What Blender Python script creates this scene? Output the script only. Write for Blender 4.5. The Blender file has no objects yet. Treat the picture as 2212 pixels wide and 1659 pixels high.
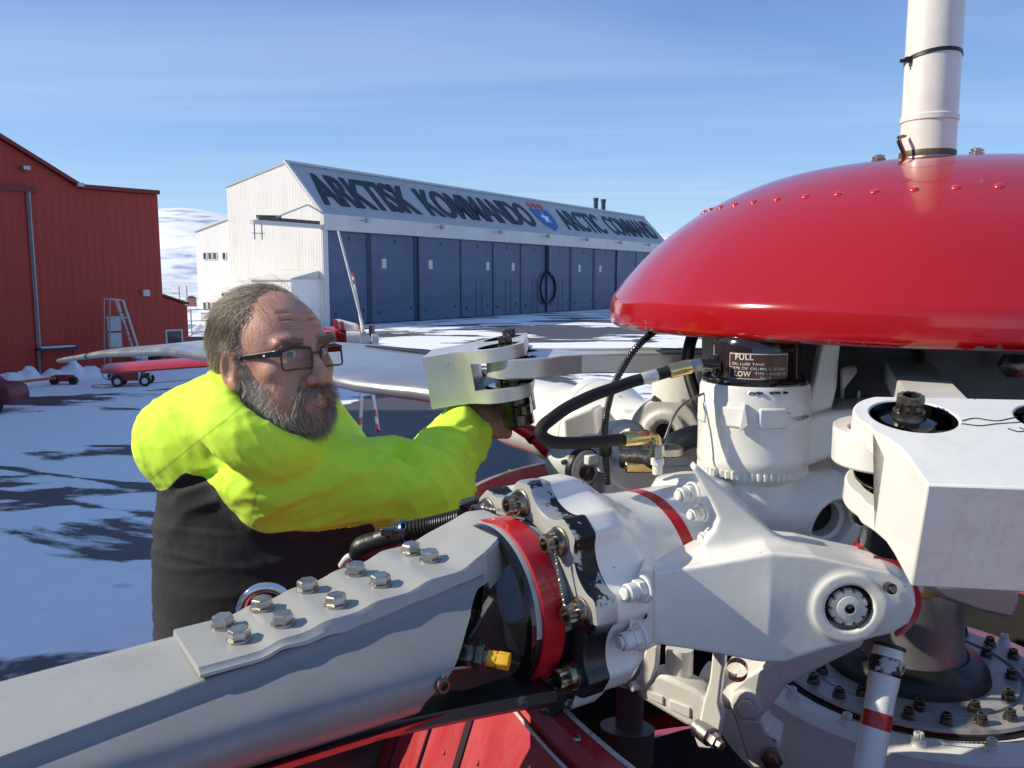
import bpy, bmesh, math, random
import numpy as np
from mathutils import Vector, Matrix
random.seed(7); RNG = np.random.default_rng(7)
SC = bpy.context.scene
COL = SC.collection
R = math.radians
CAMZ = 5.0
# ------------------------------------------------------------------ camera
PITCH = R(7.15); FPX = 1790.0
cam_d = bpy.data.cameras.new("camera"); cam = bpy.data.objects.new("camera", cam_d); COL.objects.link(cam)
cam_d.sensor_fit = 'HORIZONTAL'; cam_d.angle_x = 2 * math.atan(1106 / FPX)
cam_d.clip_start = 0.02; cam_d.clip_end = 30000
cam.location = (0, 0, CAMZ); cam.rotation_euler = (math.pi / 2 - PITCH, 0, 0)
SC.camera = cam
# ------------------------------------------------------------------ world + sun
SUN_EL = R(32.0); SUN_AZ = R(-3.0)      # sun low on the left
SUN_DIR = Vector((-math.cos(SUN_EL) * math.cos(SUN_AZ), math.cos(SUN_EL) * math.sin(SUN_AZ), math.sin(SUN_EL)))
world = bpy.data.worlds.new("World"); SC.world = world; world.use_nodes = True
wn, wl = world.node_tree.nodes, world.node_tree.links
bg = wn["Background"]; bg.inputs["Strength"].default_value = 0.15
sky = wn.new("ShaderNodeTexSky"); sky.sky_type = 'NISHITA'; sky.sun_disc = False
sky.sun_elevation = SUN_EL; sky.sun_rotation = R(-90) + SUN_AZ
sky.altitude = 50; sky.air_density = 1.0; sky.dust_density = 0.35; sky.ozone_density = 2.2
# thin cirrus streaks laid out on the sky's own directions
tc = wn.new("ShaderNodeTexCoord"); sep = wn.new("ShaderNodeSeparateXYZ"); wl.new(tc.outputs["Generated"], sep.inputs[0])
mx = wn.new("ShaderNodeMath"); mx.operation = 'MAXIMUM'; mx.inputs[1].default_value = 0.03; wl.new(sep.outputs["Z"], mx.inputs[0])
dv = wn.new("ShaderNodeVectorMath"); dv.operation = 'SCALE'
inv = wn.new("ShaderNodeMath"); inv.operation = 'DIVIDE'; inv.inputs[0].default_value = 1.0; wl.new(mx.outputs[0], inv.inputs[1])
wl.new(tc.outputs["Generated"], dv.inputs[0]); wl.new(inv.outputs[0], dv.inputs["Scale"])
mp = wn.new("ShaderNodeMapping"); mp.inputs["Rotation"].default_value = (0, 0, R(-9)); mp.inputs["Scale"].default_value = (0.13, 0.62, 1.0)
wl.new(dv.outputs[0], mp.inputs["Vector"])
nz = wn.new("ShaderNodeTexNoise"); nz.inputs["Scale"].default_value = 1.3; nz.inputs["Detail"].default_value = 7; nz.inputs["Roughness"].default_value = 0.52
nz.inputs["Distortion"].default_value = 0.5; wl.new(mp.outputs[0], nz.inputs["Vector"])
cr = wn.new("ShaderNodeMapRange"); cr.inputs[1].default_value = 0.46; cr.inputs[2].default_value = 0.80; cr.inputs[3].default_value = 0.0; cr.inputs[4].default_value = 0.38
wl.new(nz.outputs["Fac"], cr.inputs[0])
ramp = wn.new("ShaderNodeValToRGB"); wl.new(sep.outputs["Z"], ramp.inputs[0])      # clear arctic blue: paler low down
e = ramp.color_ramp.elements; SB = 0.15
for i, (pos, c) in enumerate(((0.0, (.45, .68, .93)), (.05, (.42, .66, .93)), (.14, (.27, .49, .86)), (.30, (.15, .295, .66)), (.55, (.13, .25, .56)), (.85, (.17, .29, .58)))):
    q = e[i] if i < 2 else e.new(pos)
    q.position = pos; q.color = (*c, 1)
rs = wn.new("ShaderNodeVectorMath"); rs.operation = 'SCALE'; rs.inputs["Scale"].default_value = 1 / SB; wl.new(ramp.outputs[0], rs.inputs[0])
mixs = wn.new("ShaderNodeMix"); mixs.data_type = 'RGBA'; mixs.inputs[0].default_value = 0.78; wl.new(sky.outputs[0], mixs.inputs[6]); wl.new(rs.outputs[0], mixs.inputs[7])
mixc = wn.new("ShaderNodeMix"); mixc.data_type = 'RGBA'; mixc.inputs[7].default_value = (4.0, 4.9, 6.2, 1)
wl.new(cr.outputs[0], mixc.inputs[0]); wl.new(mixs.outputs[2], mixc.inputs[6])
wl.new(mixc.outputs[2], bg.inputs["Color"])
sun_d = bpy.data.lights.new("sun", 'SUN'); sun = bpy.data.objects.new("sun", sun_d); COL.objects.link(sun)
sun_d.energy = 5.0; sun_d.angle = R(0.53); sun_d.color = (1.0, 0.91, 0.75)
sun.location = (-40, 5, 40); sun.rotation_euler = SUN_DIR.to_track_quat('Z', 'Y').to_euler()
SC.view_settings.view_transform = 'Standard'; SC.view_settings.look = 'None'
SC.view_settings.exposure = 0.08; SC.view_settings.gamma = 1.0
SC.render.engine = 'CYCLES'
SC.cycles.max_bounces = 7; SC.cycles.transparent_max_bounces = 12; SC.cycles.caustics_reflective = False; SC.cycles.caustics_refractive = False
# ------------------------------------------------------------------ helpers
WM = {}                                     # world matrix of every object built
def P(u, v, y):
    """the world point seen at photo pixel (u, v) that stands y metres ahead"""
    xc = (u - 1106) / FPX; yc = -(v - 829.5) / FPX
    d = Vector((xc, math.cos(PITCH) + yc * math.sin(PITCH), -math.sin(PITCH) + yc * math.cos(PITCH)))
    p = d * (y / d.y); return Vector((p.x, p.y, p.z + CAMZ))
def link(o, parent=None, mw=None):
    mw = mw or Matrix.Identity(4)
    COL.objects.link(o); WM[o.name] = mw
    o.matrix_basis = mw
    if parent is not None:
        o.parent = parent; o.matrix_parent_inverse = WM[parent.name].inverted()
    return o
def tag(o, label=None, cat=None, group=None, kind=None):
    if label: o["label"] = label
    if cat: o["category"] = cat
    if group: o["group"] = group
    if kind: o["kind"] = kind
    return o
def empty(name, loc, label=None, cat=None, group=None, kind=None):
    o = bpy.data.objects.new(name, None); o.empty_display_size = 0.2
    link(o, None, Matrix.Translation(Vector(loc))); return tag(o, label, cat, group, kind)
def basis(axis, up=(0, 0, 1)):
    """3x3 whose Z column is axis"""
    z = Vector(axis).normalized(); up = Vector(up)
    if abs(z.dot(up)) > 0.98: up = Vector((0, 1, 0))
    x = up.cross(z).normalized(); y = z.cross(x)
    return Matrix((x, y, z)).transposed()
class MB:
    def __init__(s): s.v = []; s.f = []; s.mi = []
    def add(s, vs, fs, m=0):
        b = len(s.v); s.v += [tuple(v) for v in vs]; s.f += [tuple(i + b for i in f) for f in fs]; s.mi += [m] * len(fs); return s
    def box(s, c, size, rot=None, m=0):
        hx, hy, hz = size[0] / 2, size[1] / 2, size[2] / 2; c = Vector(c)
        vs = [Vector((x * hx, y * hy, z * hz)) for x in (-1, 1) for y in (-1, 1) for z in (-1, 1)]
        if rot is not None: vs = [rot @ v for v in vs]
        return s.add([v + c for v in vs], [(0, 1, 3, 2), (4, 6, 7, 5), (0, 4, 5, 1), (2, 3, 7, 6), (0, 2, 6, 4), (1, 5, 7, 3)], m)
    def bar(s, a, b, w, h=None, up=(0, 0, 1), m=0):
        a, b = Vector(a), Vector(b); h = h or w
        return s.box((a + b) / 2, (w, h, (b - a).length), basis(b - a, up), m)
    def prism(s, pts, vec, m=0):
        """polygon (world points) swept by vec"""
        n = len(pts); pts = [Vector(p) for p in pts]; vec = Vector(vec)
        nrm = sum(((pts[i]).cross(pts[(i + 1) % n]) for i in range(n)), Vector())
        if nrm.dot(vec) > 0: pts = pts[::-1]
        return s.add(pts + [p + vec for p in pts], [tuple(range(n)), tuple(range(2 * n - 1, n - 1, -1))] +
                     [(i, i + n, (i + 1) % n + n, (i + 1) % n) for i in range(n)], m)
    def lathe(s, prof, c=(0, 0, 0), axis=(0, 0, 1), seg=32, a0=0.0, a1=2 * math.pi, up=(0, 0, 1), m=0, cap=False):
        """prof: (radius, height along axis)"""
        B = basis(axis, up); c = Vector(c); full = abs(a1 - a0) > 6.28
        k = seg if full else seg + 1; vs = []
        for r, h in prof:
            for i in range(k):
                a = a0 + (a1 - a0) * i / seg
                vs.append(c + B @ Vector((r * math.cos(a), r * math.sin(a), h)))
        fs = []
        for j in range(len(prof) - 1):
            for i in range(seg):
                i2 = (i + 1) % k if full else i + 1
                fs.append((j * k + i, j * k + i2, (j + 1) * k + i2, (j + 1) * k + i))
        if full and cap:
            if prof[0][0] > 1e-5: fs.append(tuple(range(k - 1, -1, -1)))
            if prof[-1][0] > 1e-5: fs.append(tuple(range((len(prof) - 1) * k, len(prof) * k)))
        return s.add(vs, fs, m)
    def tube(s, pts, r, seg=10, caps=True, m=0, flat=1.0):
        pts = [Vector(p) for p in pts]; n = len(pts); rr = r if hasattr(r, '__len__') else [r] * n
        vs = []; prev = None
        for i, p in enumerate(pts):
            t = (pts[min(i + 1, n - 1)] - pts[max(i - 1, 0)]).normalized()
            if prev is None: x = basis(t).col[0].copy()
            else: x = (prev - t * prev.dot(t)).normalized()
            prev = x; y = t.cross(x)
            for j in range(seg):
                a = 2 * math.pi * j / seg
                vs.append(p + x * (rr[i] * math.cos(a)) + y * (rr[i] * flat * math.sin(a)))
        fs = [(i * seg + j, i * seg + (j + 1) % seg, (i + 1) * seg + (j + 1) % seg, (i + 1) * seg + j) for i in range(n - 1) for j in range(seg)]
        if caps: fs += [tuple(range(seg - 1, -1, -1)), tuple(range((n - 1) * seg, n * seg))]
        return s.add(vs, fs, m)
    def loft(s, secs, closed=True, caps=True, m=0):
        n = len(secs[0]); vs = [Vector(p) for sec in secs for p in sec]; fs = []
        for i in range(len(secs) - 1):
            for j in range(n if closed else n - 1):
                fs.append((i * n + j, i * n + (j + 1) % n, (i + 1) * n + (j + 1) % n, (i + 1) * n + j))
        if caps: fs += [tuple(range(n - 1, -1, -1)), tuple(range((len(secs) - 1) * n, len(secs) * n))]
        return s.add(vs, fs, m)
    def build(s, name, mats, parent=None, smooth=40, bevel=0, bseg=2, mw=None, fixn=True, sub=0):
        me = bpy.data.meshes.new(name)
        if mw is None and s.v:                       # put the origin at the foot of the part
            A = np.array(s.v); c = Vector(((A[:, 0].min() + A[:, 0].max()) / 2, (A[:, 1].min() + A[:, 1].max()) / 2, A[:, 2].min()))
            me.from_pydata((A - np.array(c)).tolist(), [], s.f); mw = Matrix.Translation(c)
        else: me.from_pydata(s.v, [], s.f)
        mats = mats if isinstance(mats, (list, tuple)) else [mats]
        for mm in mats: me.materials.append(mm)
        if len(mats) > 1: me.polygons.foreach_set("material_index", s.mi)
        if fixn:
            bm = bmesh.new(); bm.from_mesh(me); bmesh.ops.recalc_face_normals(bm, faces=bm.faces); bm.to_mesh(me); bm.free()
        shade(me, smooth)
        o = bpy.data.objects.new(name, me); link(o, parent, mw)
        if bevel:
            b = o.modifiers.new("bevel", 'BEVEL'); b.width = bevel; b.segments = bseg; b.limit_method = 'ANGLE'; b.angle_limit = R(35); b.harden_normals = False
        if sub:
            b = o.modifiers.new("sub", 'SUBSURF'); b.levels = sub; b.render_levels = sub
        return o
def shade(me, ang):
    if ang is None or ang <= 0: return
    me.polygons.foreach_set("use_smooth", [True] * len(me.polygons))
    if ang < 180: me.set_sharp_from_angle(angle=R(ang))
    me.update()
def copy_tree(o, mw, parent=None, name=None):
    """copy of a thing (and of its parts) moved so that the thing stands at mw"""
    old = WM[o.name]; delta = mw @ old.inverted()
    def rec(src, par):
        c = src.copy(); link(c, par, delta @ WM[src.name])
        for ch in kids.get(src.name, []): rec(ch, c)
        return c
    kids = {}
    for q in list(COL.objects):
        if q.parent: kids.setdefault(q.parent.name, []).append(q)
    return rec(o, parent)
def inst(o, mw, parent):
    c = o.copy(); return link(c, parent, mw)
def frame(c, axis, up=(0, 0, 1)):
    return Matrix.Translation(Vector(c)) @ basis(axis, up).to_4x4()
def spline(pts, n=40):
    """Catmull-Rom through points"""
    p = [Vector(q) for q in pts]; p = [2 * p[0] - p[1]] + p + [2 * p[-1] - p[-2]]; out = []
    m = len(p) - 3
    for i in range(n + 1):
        t = i / n * m; k = min(int(t), m - 1); t -= k
        a, b, c, d = p[k:k + 4]
        out.append(0.5 * ((2 * b) + (c - a) * t + (2 * a - 5 * b + 4 * c - d) * t * t + (3 * b - a - 3 * c + d) * t ** 3))
    return out
def bool_cut(o, cutters, op='DIFFERENCE'):
    for c in cutters:
        md = o.modifiers.new("b", 'BOOLEAN'); md.operation = op; md.object = c; md.solver = 'EXACT'
    dg = bpy.context.evaluated_depsgraph_get(); ev = o.evaluated_get(dg)
    me = bpy.data.meshes.new_from_object(ev); o.modifiers.clear(); o.data = me
    for c in cutters: bpy.data.objects.remove(c)
    shade(me, 30); return o
def add_bevel(o, w, seg=2, ang=35):
    b = o.modifiers.new("bevel", 'BEVEL'); b.width = w; b.segments = seg; b.limit_method = 'ANGLE'; b.angle_limit = R(ang); return o
# ------------------------------------------------------------------ signed distance meshing
def smin(a, b, k):
    h = np.clip(0.5 + 0.5 * (b - a) / k, 0, 1); return b * (1 - h) + a * h - k * h * (1 - h)
def smax(a, b, k): return -smin(-a, -b, k)
def s_ell(p, c, r, rot=None):
    q = p - np.array(c)
    if rot is not None: q = q @ np.array(rot)
    r = np.array(r); k0 = np.linalg.norm(q / r, axis=-1); k1 = np.linalg.norm(q / (r * r), axis=-1)
    return k0 * (k0 - 1) / np.maximum(k1, 1e-9)
def s_cap(p, a, b, ra, rb=None):
    rb = ra if rb is None else rb
    a = np.array(a, float); b = np.array(b, float); pa = p - a; ba = b - a
    h = np.clip((pa @ ba) / (ba @ ba), 0, 1)
    return np.linalg.norm(pa - h[..., None] * ba, axis=-1) - (ra + (rb - ra) * h)
def s_cyl(p, c, ax, r, h):
    ax = np.array(Vector(ax).normalized()); q = p - np.array(c); t = q @ ax
    d = np.sqrt(np.maximum((q * q).sum(-1) - t * t, 0)) - r; e = np.abs(t) - h
    return np.minimum(np.maximum(d, e), 0) + np.sqrt(np.maximum(d, 0) ** 2 + np.maximum(e, 0) ** 2)
def s_box(p, c, half, rot=None, r=0.0):
    q = p - np.array(c)
    if rot is not None: q = q @ np.array(rot)
    q = np.abs(q) - (np.array(half) - r)
    return np.linalg.norm(np.maximum(q, 0), axis=-1) + np.minimum(q.max(-1), 0) - r
def s_poly(p, pts, o, ex, ey, half, r=0.0):
    """polygon pts (in axes ex, ey from o) extruded +-half along ex x ey"""
    o = np.array(o); ex = np.array(ex); ey = np.array(ey); ez = np.cross(ex, ey)
    q = p - o; x = q @ ex; y = q @ ey; z = q @ ez; n = len(pts)
    d = np.full(x.shape, 1e9); sg = np.ones(x.shape)
    for i in range(n):
        ax_, ay_ = pts[i]; bx_, by_ = pts[i - 1]
        ex_, ey_ = bx_ - ax_, by_ - ay_; wx, wy = x - ax_, y - ay_
        t = np.clip((wx * ex_ + wy * ey_) / (ex_ * ex_ + ey_ * ey_), 0, 1)
        d = np.minimum(d, (wx - ex_ * t) ** 2 + (wy - ey_ * t) ** 2)
        c1 = y >= ay_; c2 = y < by_; c3 = ex_ * wy > ey_ * wx
        sg = np.where((c1 & c2 & c3) | (~c1 & ~c2 & ~c3), -sg, sg)
    d2 = sg * np.sqrt(d) + r; e = np.abs(z) - half + r
    return np.minimum(np.maximum(d2, e), 0) + np.sqrt(np.maximum(d2, 0) ** 2 + np.maximum(e, 0) ** 2) - r
def sdf_mesh(f, lo, hi, h, proj=1):
    """surface nets over the box lo..hi: returns vertices, quads"""
    lo = np.array(lo, float); hi = np.array(hi, float); n = np.maximum(((hi - lo) / h).astype(int) + 2, 4)
    X = [lo[i] + h * np.arange(n[i]) for i in range(3)]
    D = np.empty(n, dtype=np.float32)
    for i in range(0, n[0], 24):
        G = np.stack(np.meshgrid(X[0][i:i + 24], X[1], X[2], indexing='ij'), -1); D[i:i + 24] = f(G)
    S = D < 0
    c = np.zeros((n[0] - 1, n[1] - 1, n[2] - 1), np.int8)
    for dx in (0, 1):
        for dy in (0, 1):
            for dz in (0, 1): c += S[dx:n[0] - 1 + dx, dy:n[1] - 1 + dy, dz:n[2] - 1 + dz]
    act = (c > 0) & (c < 8); idx = np.full(act.shape, -1, np.int64); I = np.argwhere(act); idx[act] = np.arange(len(I))
    acc = np.zeros((len(I), 3)); cnt = np.zeros(len(I))
    cor = [(x, y, z) for x in (0, 1) for y in (0, 1) for z in (0, 1)]
    for a in cor:
        for ax in range(3):
            if a[ax] == 0:
                b = list(a); b[ax] = 1
                d0 = D[I[:, 0] + a[0], I[:, 1] + a[1], I[:, 2] + a[2]]; d1 = D[I[:, 0] + b[0], I[:, 1] + b[1], I[:, 2] + b[2]]
                m = (d0 < 0) != (d1 < 0); t = np.where(m, d0 / np.where(m, d0 - d1, 1), 0)
                p = np.tile(np.array(a, float), (len(I), 1)); p[:, ax] = t
                acc[m] += p[m]; cnt[m] += 1
    Vv = lo + h * (I + acc / cnt[:, None])
    for _ in range(proj):
        e = h * 0.3; d0 = f(Vv); g = np.stack([f(Vv + np.eye(3)[i] * e) - f(Vv - np.eye(3)[i] * e) for i in range(3)], -1) / (2 * e)
        g2 = np.maximum((g * g).sum(-1), 0.25); st = np.clip(d0 / g2, -h * .6, h * .6); Vv = Vv - g * st[:, None]
    Q = []
    for ax in range(3):
        o1, o2 = [(1, 2), (2, 0), (0, 1)][ax]
        sl0 = [slice(None)] * 3; sl1 = [slice(None)] * 3; sl0[ax] = slice(0, n[ax] - 1); sl1[ax] = slice(1, n[ax])
        E = S[tuple(sl0)] != S[tuple(sl1)]; sgn = S[tuple(sl0)]
        K = np.argwhere(E); K = K[(K[:, o1] > 0) & (K[:, o2] > 0) & (K[:, o1] < n[o1] - 1) & (K[:, o2] < n[o2] - 1)]
        if not len(K): continue
        def cell(d1, d2):
            k = K.copy(); k[:, o1] -= d1; k[:, o2] -= d2; return idx[k[:, 0], k[:, 1], k[:, 2]]
        q = np.stack([cell(1, 1), cell(0, 1), cell(0, 0), cell(1, 0)], -1)
        fl = ~sgn[K[:, 0], K[:, 1], K[:, 2]]; q[fl] = q[fl][:, ::-1]; Q.append(q)
    Q = np.concatenate(Q); Q = Q[(Q >= 0).all(1)]
    return Vv, Q
def np_obj(name, V, Q, mats, parent=None, smooth=180, mw=None, mi=None):
    me = bpy.data.meshes.new(name)
    if mw is None:
        c = Vector(((V[:, 0].min() + V[:, 0].max()) / 2, (V[:, 1].min() + V[:, 1].max()) / 2, V[:, 2].min()))
        V = V - np.array(c); mw = Matrix.Translation(c)
    me.from_pydata(V.tolist(), [], Q.tolist())
    mats = mats if isinstance(mats, (list, tuple)) else [mats]
    for m in mats: me.materials.append(m)
    if mi is not None: me.polygons.foreach_set("material_index", mi.astype(np.int32))
    shade(me, smooth)
    o = bpy.data.objects.new(name, me); return link(o, parent, mw)
# ------------------------------------------------------------------ materials
MAT = {}
def mat(name, col, rough=0.5, metal=0.0, coat=0.0, spec=0.5, var=0.0, vscale=6.0, bump=0.0, bscale=60.0,
        dirt=None, damt=0.0, dscale=9.0, dlo=0.55, dhi=0.72, rvar=0.0, stretch=(1, 1, 1), sheen=0.0, sss=0.0, trans=0.0, chips=None, cscale=38.0, cth=0.70):
    """procedural surface: base colour with a little tonal noise, real marks of dirt/wear, fine bump"""
    m = bpy.data.materials.new(name); m.use_nodes = True; MAT[name] = m
    N, K = m.node_tree.nodes, m.node_tree.links; b = N["Principled BSDF"]
    b.inputs["Roughness"].default_value = rough; b.inputs["Metallic"].default_value = metal
    b.inputs["Coat Weight"].default_value = coat; b.inputs["Coat Roughness"].default_value = 0.06
    b.inputs["Specular IOR Level"].default_value = spec; b.inputs["Sheen Weight"].default_value = sheen
    b.inputs["Transmission Weight"].default_value = trans
    if sss: b.inputs["Subsurface Weight"].default_value = sss; b.inputs["Subsurface Radius"].default_value = (0.012, 0.005, 0.003); b.inputs["Subsurface Scale"].default_value = 0.6
    c4 = (*col, 1)
    tcn = N.new("ShaderNodeTexCoord"); mpn = N.new("ShaderNodeMapping"); K.new(tcn.outputs["Object"], mpn.inputs["Vector"]); mpn.inputs["Scale"].default_value = stretch
    co = mpn.outputs[0]; cur = None
    n1 = N.new("ShaderNodeTexNoise"); n1.inputs["Scale"].default_value = vscale; n1.inputs["Detail"].default_value = 6; K.new(co, n1.inputs["Vector"])
    mr = N.new("ShaderNodeMapRange"); mr.inputs[1].default_value = 0.3; mr.inputs[2].default_value = 0.7
    mr.inputs[3].default_value = 1 - var; mr.inputs[4].default_value = 1 + var; K.new(n1.outputs["Fac"], mr.inputs[0])
    mu = N.new("ShaderNodeVectorMath"); mu.operation = 'SCALE'; mu.inputs[0].default_value = col; K.new(mr.outputs[0], mu.inputs["Scale"])
    cur = mu.outputs[0]
    if dirt is not None:
        n2 = N.new("ShaderNodeTexNoise"); n2.inputs["Scale"].default_value = dscale; n2.inputs["Detail"].default_value = 9; n2.inputs["Roughness"].default_value = 0.65; K.new(co, n2.inputs["Vector"])
        m2 = N.new("ShaderNodeMapRange"); m2.inputs[1].default_value = dlo; m2.inputs[2].default_value = dhi; m2.inputs[3].default_value = 0; m2.inputs[4].default_value = damt; K.new(n2.outputs["Fac"], m2.inputs[0])
        mm = N.new("ShaderNodeMix"); mm.data_type = 'RGBA'; mm.inputs[7].default_value = (*dirt, 1); K.new(m2.outputs[0], mm.inputs[0]); K.new(cur, mm.inputs[6]); cur = mm.outputs[2]
    if chips is not None:                       # small nicks and scuffs, a little drawn out
        mp2 = N.new("ShaderNodeMapping"); K.new(tcn.outputs["Object"], mp2.inputs["Vector"]); mp2.inputs["Scale"].default_value = (1, 1, 2.2); mp2.inputs["Rotation"].default_value = (.4, .7, .2)
        n4 = N.new("ShaderNodeTexNoise"); n4.inputs["Scale"].default_value = cscale; n4.inputs["Detail"].default_value = 3; n4.inputs["Roughness"].default_value = 0.7; K.new(mp2.outputs[0], n4.inputs["Vector"])
        m4 = N.new("ShaderNodeMapRange"); m4.inputs[1].default_value = cth; m4.inputs[2].default_value = cth + .02; m4.inputs[4].default_value = .9; K.new(n4.outputs["Fac"], m4.inputs[0])
        mm4 = N.new("ShaderNodeMix"); mm4.data_type = 'RGBA'; mm4.inputs[7].default_value = (*chips, 1); K.new(m4.outputs[0], mm4.inputs[0]); K.new(cur, mm4.inputs[6]); cur = mm4.outputs[2]
    K.new(cur, b.inputs["Base Color"])
    if rvar:
        m3 = N.new("ShaderNodeMapRange"); m3.inputs[1].default_value = 0.3; m3.inputs[2].default_value = 0.7; m3.inputs[3].default_value = max(0.02, rough - rvar); m3.inputs[4].default_value = min(1, rough + rvar)
        K.new(n1.outputs["Fac"], m3.inputs[0]); K.new(m3.outputs[0], b.inputs["Roughness"])
    if bump:
        n3 = N.new("ShaderNodeTexNoise"); n3.inputs["Scale"].default_value = bscale; n3.inputs["Detail"].default_value = 4; K.new(co, n3.inputs["Vector"])
        bp = N.new("ShaderNodeBump"); bp.inputs["Strength"].default_value = bump; bp.inputs["Distance"].default_value = 0.002; K.new(n3.outputs["Fac"], bp.inputs["Height"]); K.new(bp.outputs[0], b.inputs["Normal"])
    return m
WHITE = mat("white_paint", (0.78, 0.765, 0.70), 0.33, coat=0.25, var=0.05, vscale=9, bump=0.12, bscale=90, dirt=(0.30, 0.26, 0.20), damt=0.40, dscale=11, dlo=.54, dhi=.8, rvar=.12, chips=(.10, .09, .08), cscale=34, cth=.715)
WHITE2 = mat("scuffed_white_paint", (0.70, 0.69, 0.64), 0.42, var=0.07, vscale=12, bump=0.25, bscale=60, dirt=(0.10, 0.085, 0.06), damt=0.75, dscale=22, dlo=.6, dhi=.76, rvar=.1)
GREYP = mat("grey_blade_paint", (0.36, 0.36, 0.335), 0.45, var=0.05, vscale=5, bump=0.12, bscale=120, dirt=(0.20, 0.20, 0.19), damt=0.45, dscale=7, dlo=.5, dhi=.8, rvar=.1, chips=(.06, .06, .065), cscale=26, cth=.72)
ALU = mat("bare_aluminium", (0.62, 0.62, 0.60), 0.42, metal=0.55, var=0.06, vscale=14, bump=0.15, bscale=200, dirt=(0.10, 0.10, 0.10), damt=0.7, dscale=26, dlo=.66, dhi=.74, rvar=.12, chips=(.05, .05, .05), cscale=45, cth=.685)
STEEL = mat("steel", (0.46, 0.44, 0.41), 0.40, metal=1.0, var=0.15, vscale=40, bump=0.2, bscale=150, dirt=(0.12, 0.09, 0.06), damt=0.6, dscale=60, dlo=.55, dhi=.75, rvar=.12)
DSTEEL = mat("dark_oily_steel", (0.13, 0.115, 0.10), 0.25, metal=0.8, var=0.3, vscale=50, bump=0.3, bscale=120, rvar=.12)
BRASS = mat("gold_anodised", (0.72, 0.55, 0.22), 0.25, metal=1.0, var=0.08, vscale=30, bump=0.08, bscale=200, rvar=.08)
REDG = mat("glossy_red_paint", (0.50, 0.012, 0.022), 0.22, coat=0.8, var=0.05, vscale=4, bump=0.05, bscale=14, rvar=.06)
REDP = mat("weathered_red_paint", (0.42, 0.026, 0.034), 0.5, coat=0.05, var=0.12, vscale=7, bump=0.2, bscale=40, dirt=(0.52, 0.13, 0.13), damt=0.8, dscale=5, dlo=.45, dhi=.75, stretch=(2, 2, .35), rvar=.12)
REDS = mat("red_stripe_paint", (0.50, 0.012, 0.018), 0.35, coat=0.3, var=0.1, vscale=20, bump=0.1, bscale=100, dirt=(0.06, 0.02, 0.02), damt=.6, dscale=30, dlo=.68, dhi=.76)
OIL = mat("black_grease", (0.006, 0.006, 0.006), 0.12, coat=0.6, bump=0.5, bscale=70)
RUB = mat("black_rubber", (0.012, 0.012, 0.013), 0.42, var=0.2, vscale=30, bump=0.25, bscale=150)
BLKP = mat("worn_black_paint", (0.014, 0.014, 0.015), 0.38, var=0.2, vscale=20, bump=0.2, bscale=70, dirt=(0.25, 0.24, 0.22), damt=0.8, dscale=17, dlo=.66, dhi=.72, rvar=.1)
DARK = mat("dark_interior", (0.008, 0.008, 0.009), 0.7, var=.3, vscale=9)
YEL = mat("yellow_plastic", (0.75, 0.40, 0.015), 0.4, var=.06, bump=.1)
WIRE = mat("lock_wire", (0.42, 0.41, 0.38), 0.35, metal=.9, var=.2, vscale=90)
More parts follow.
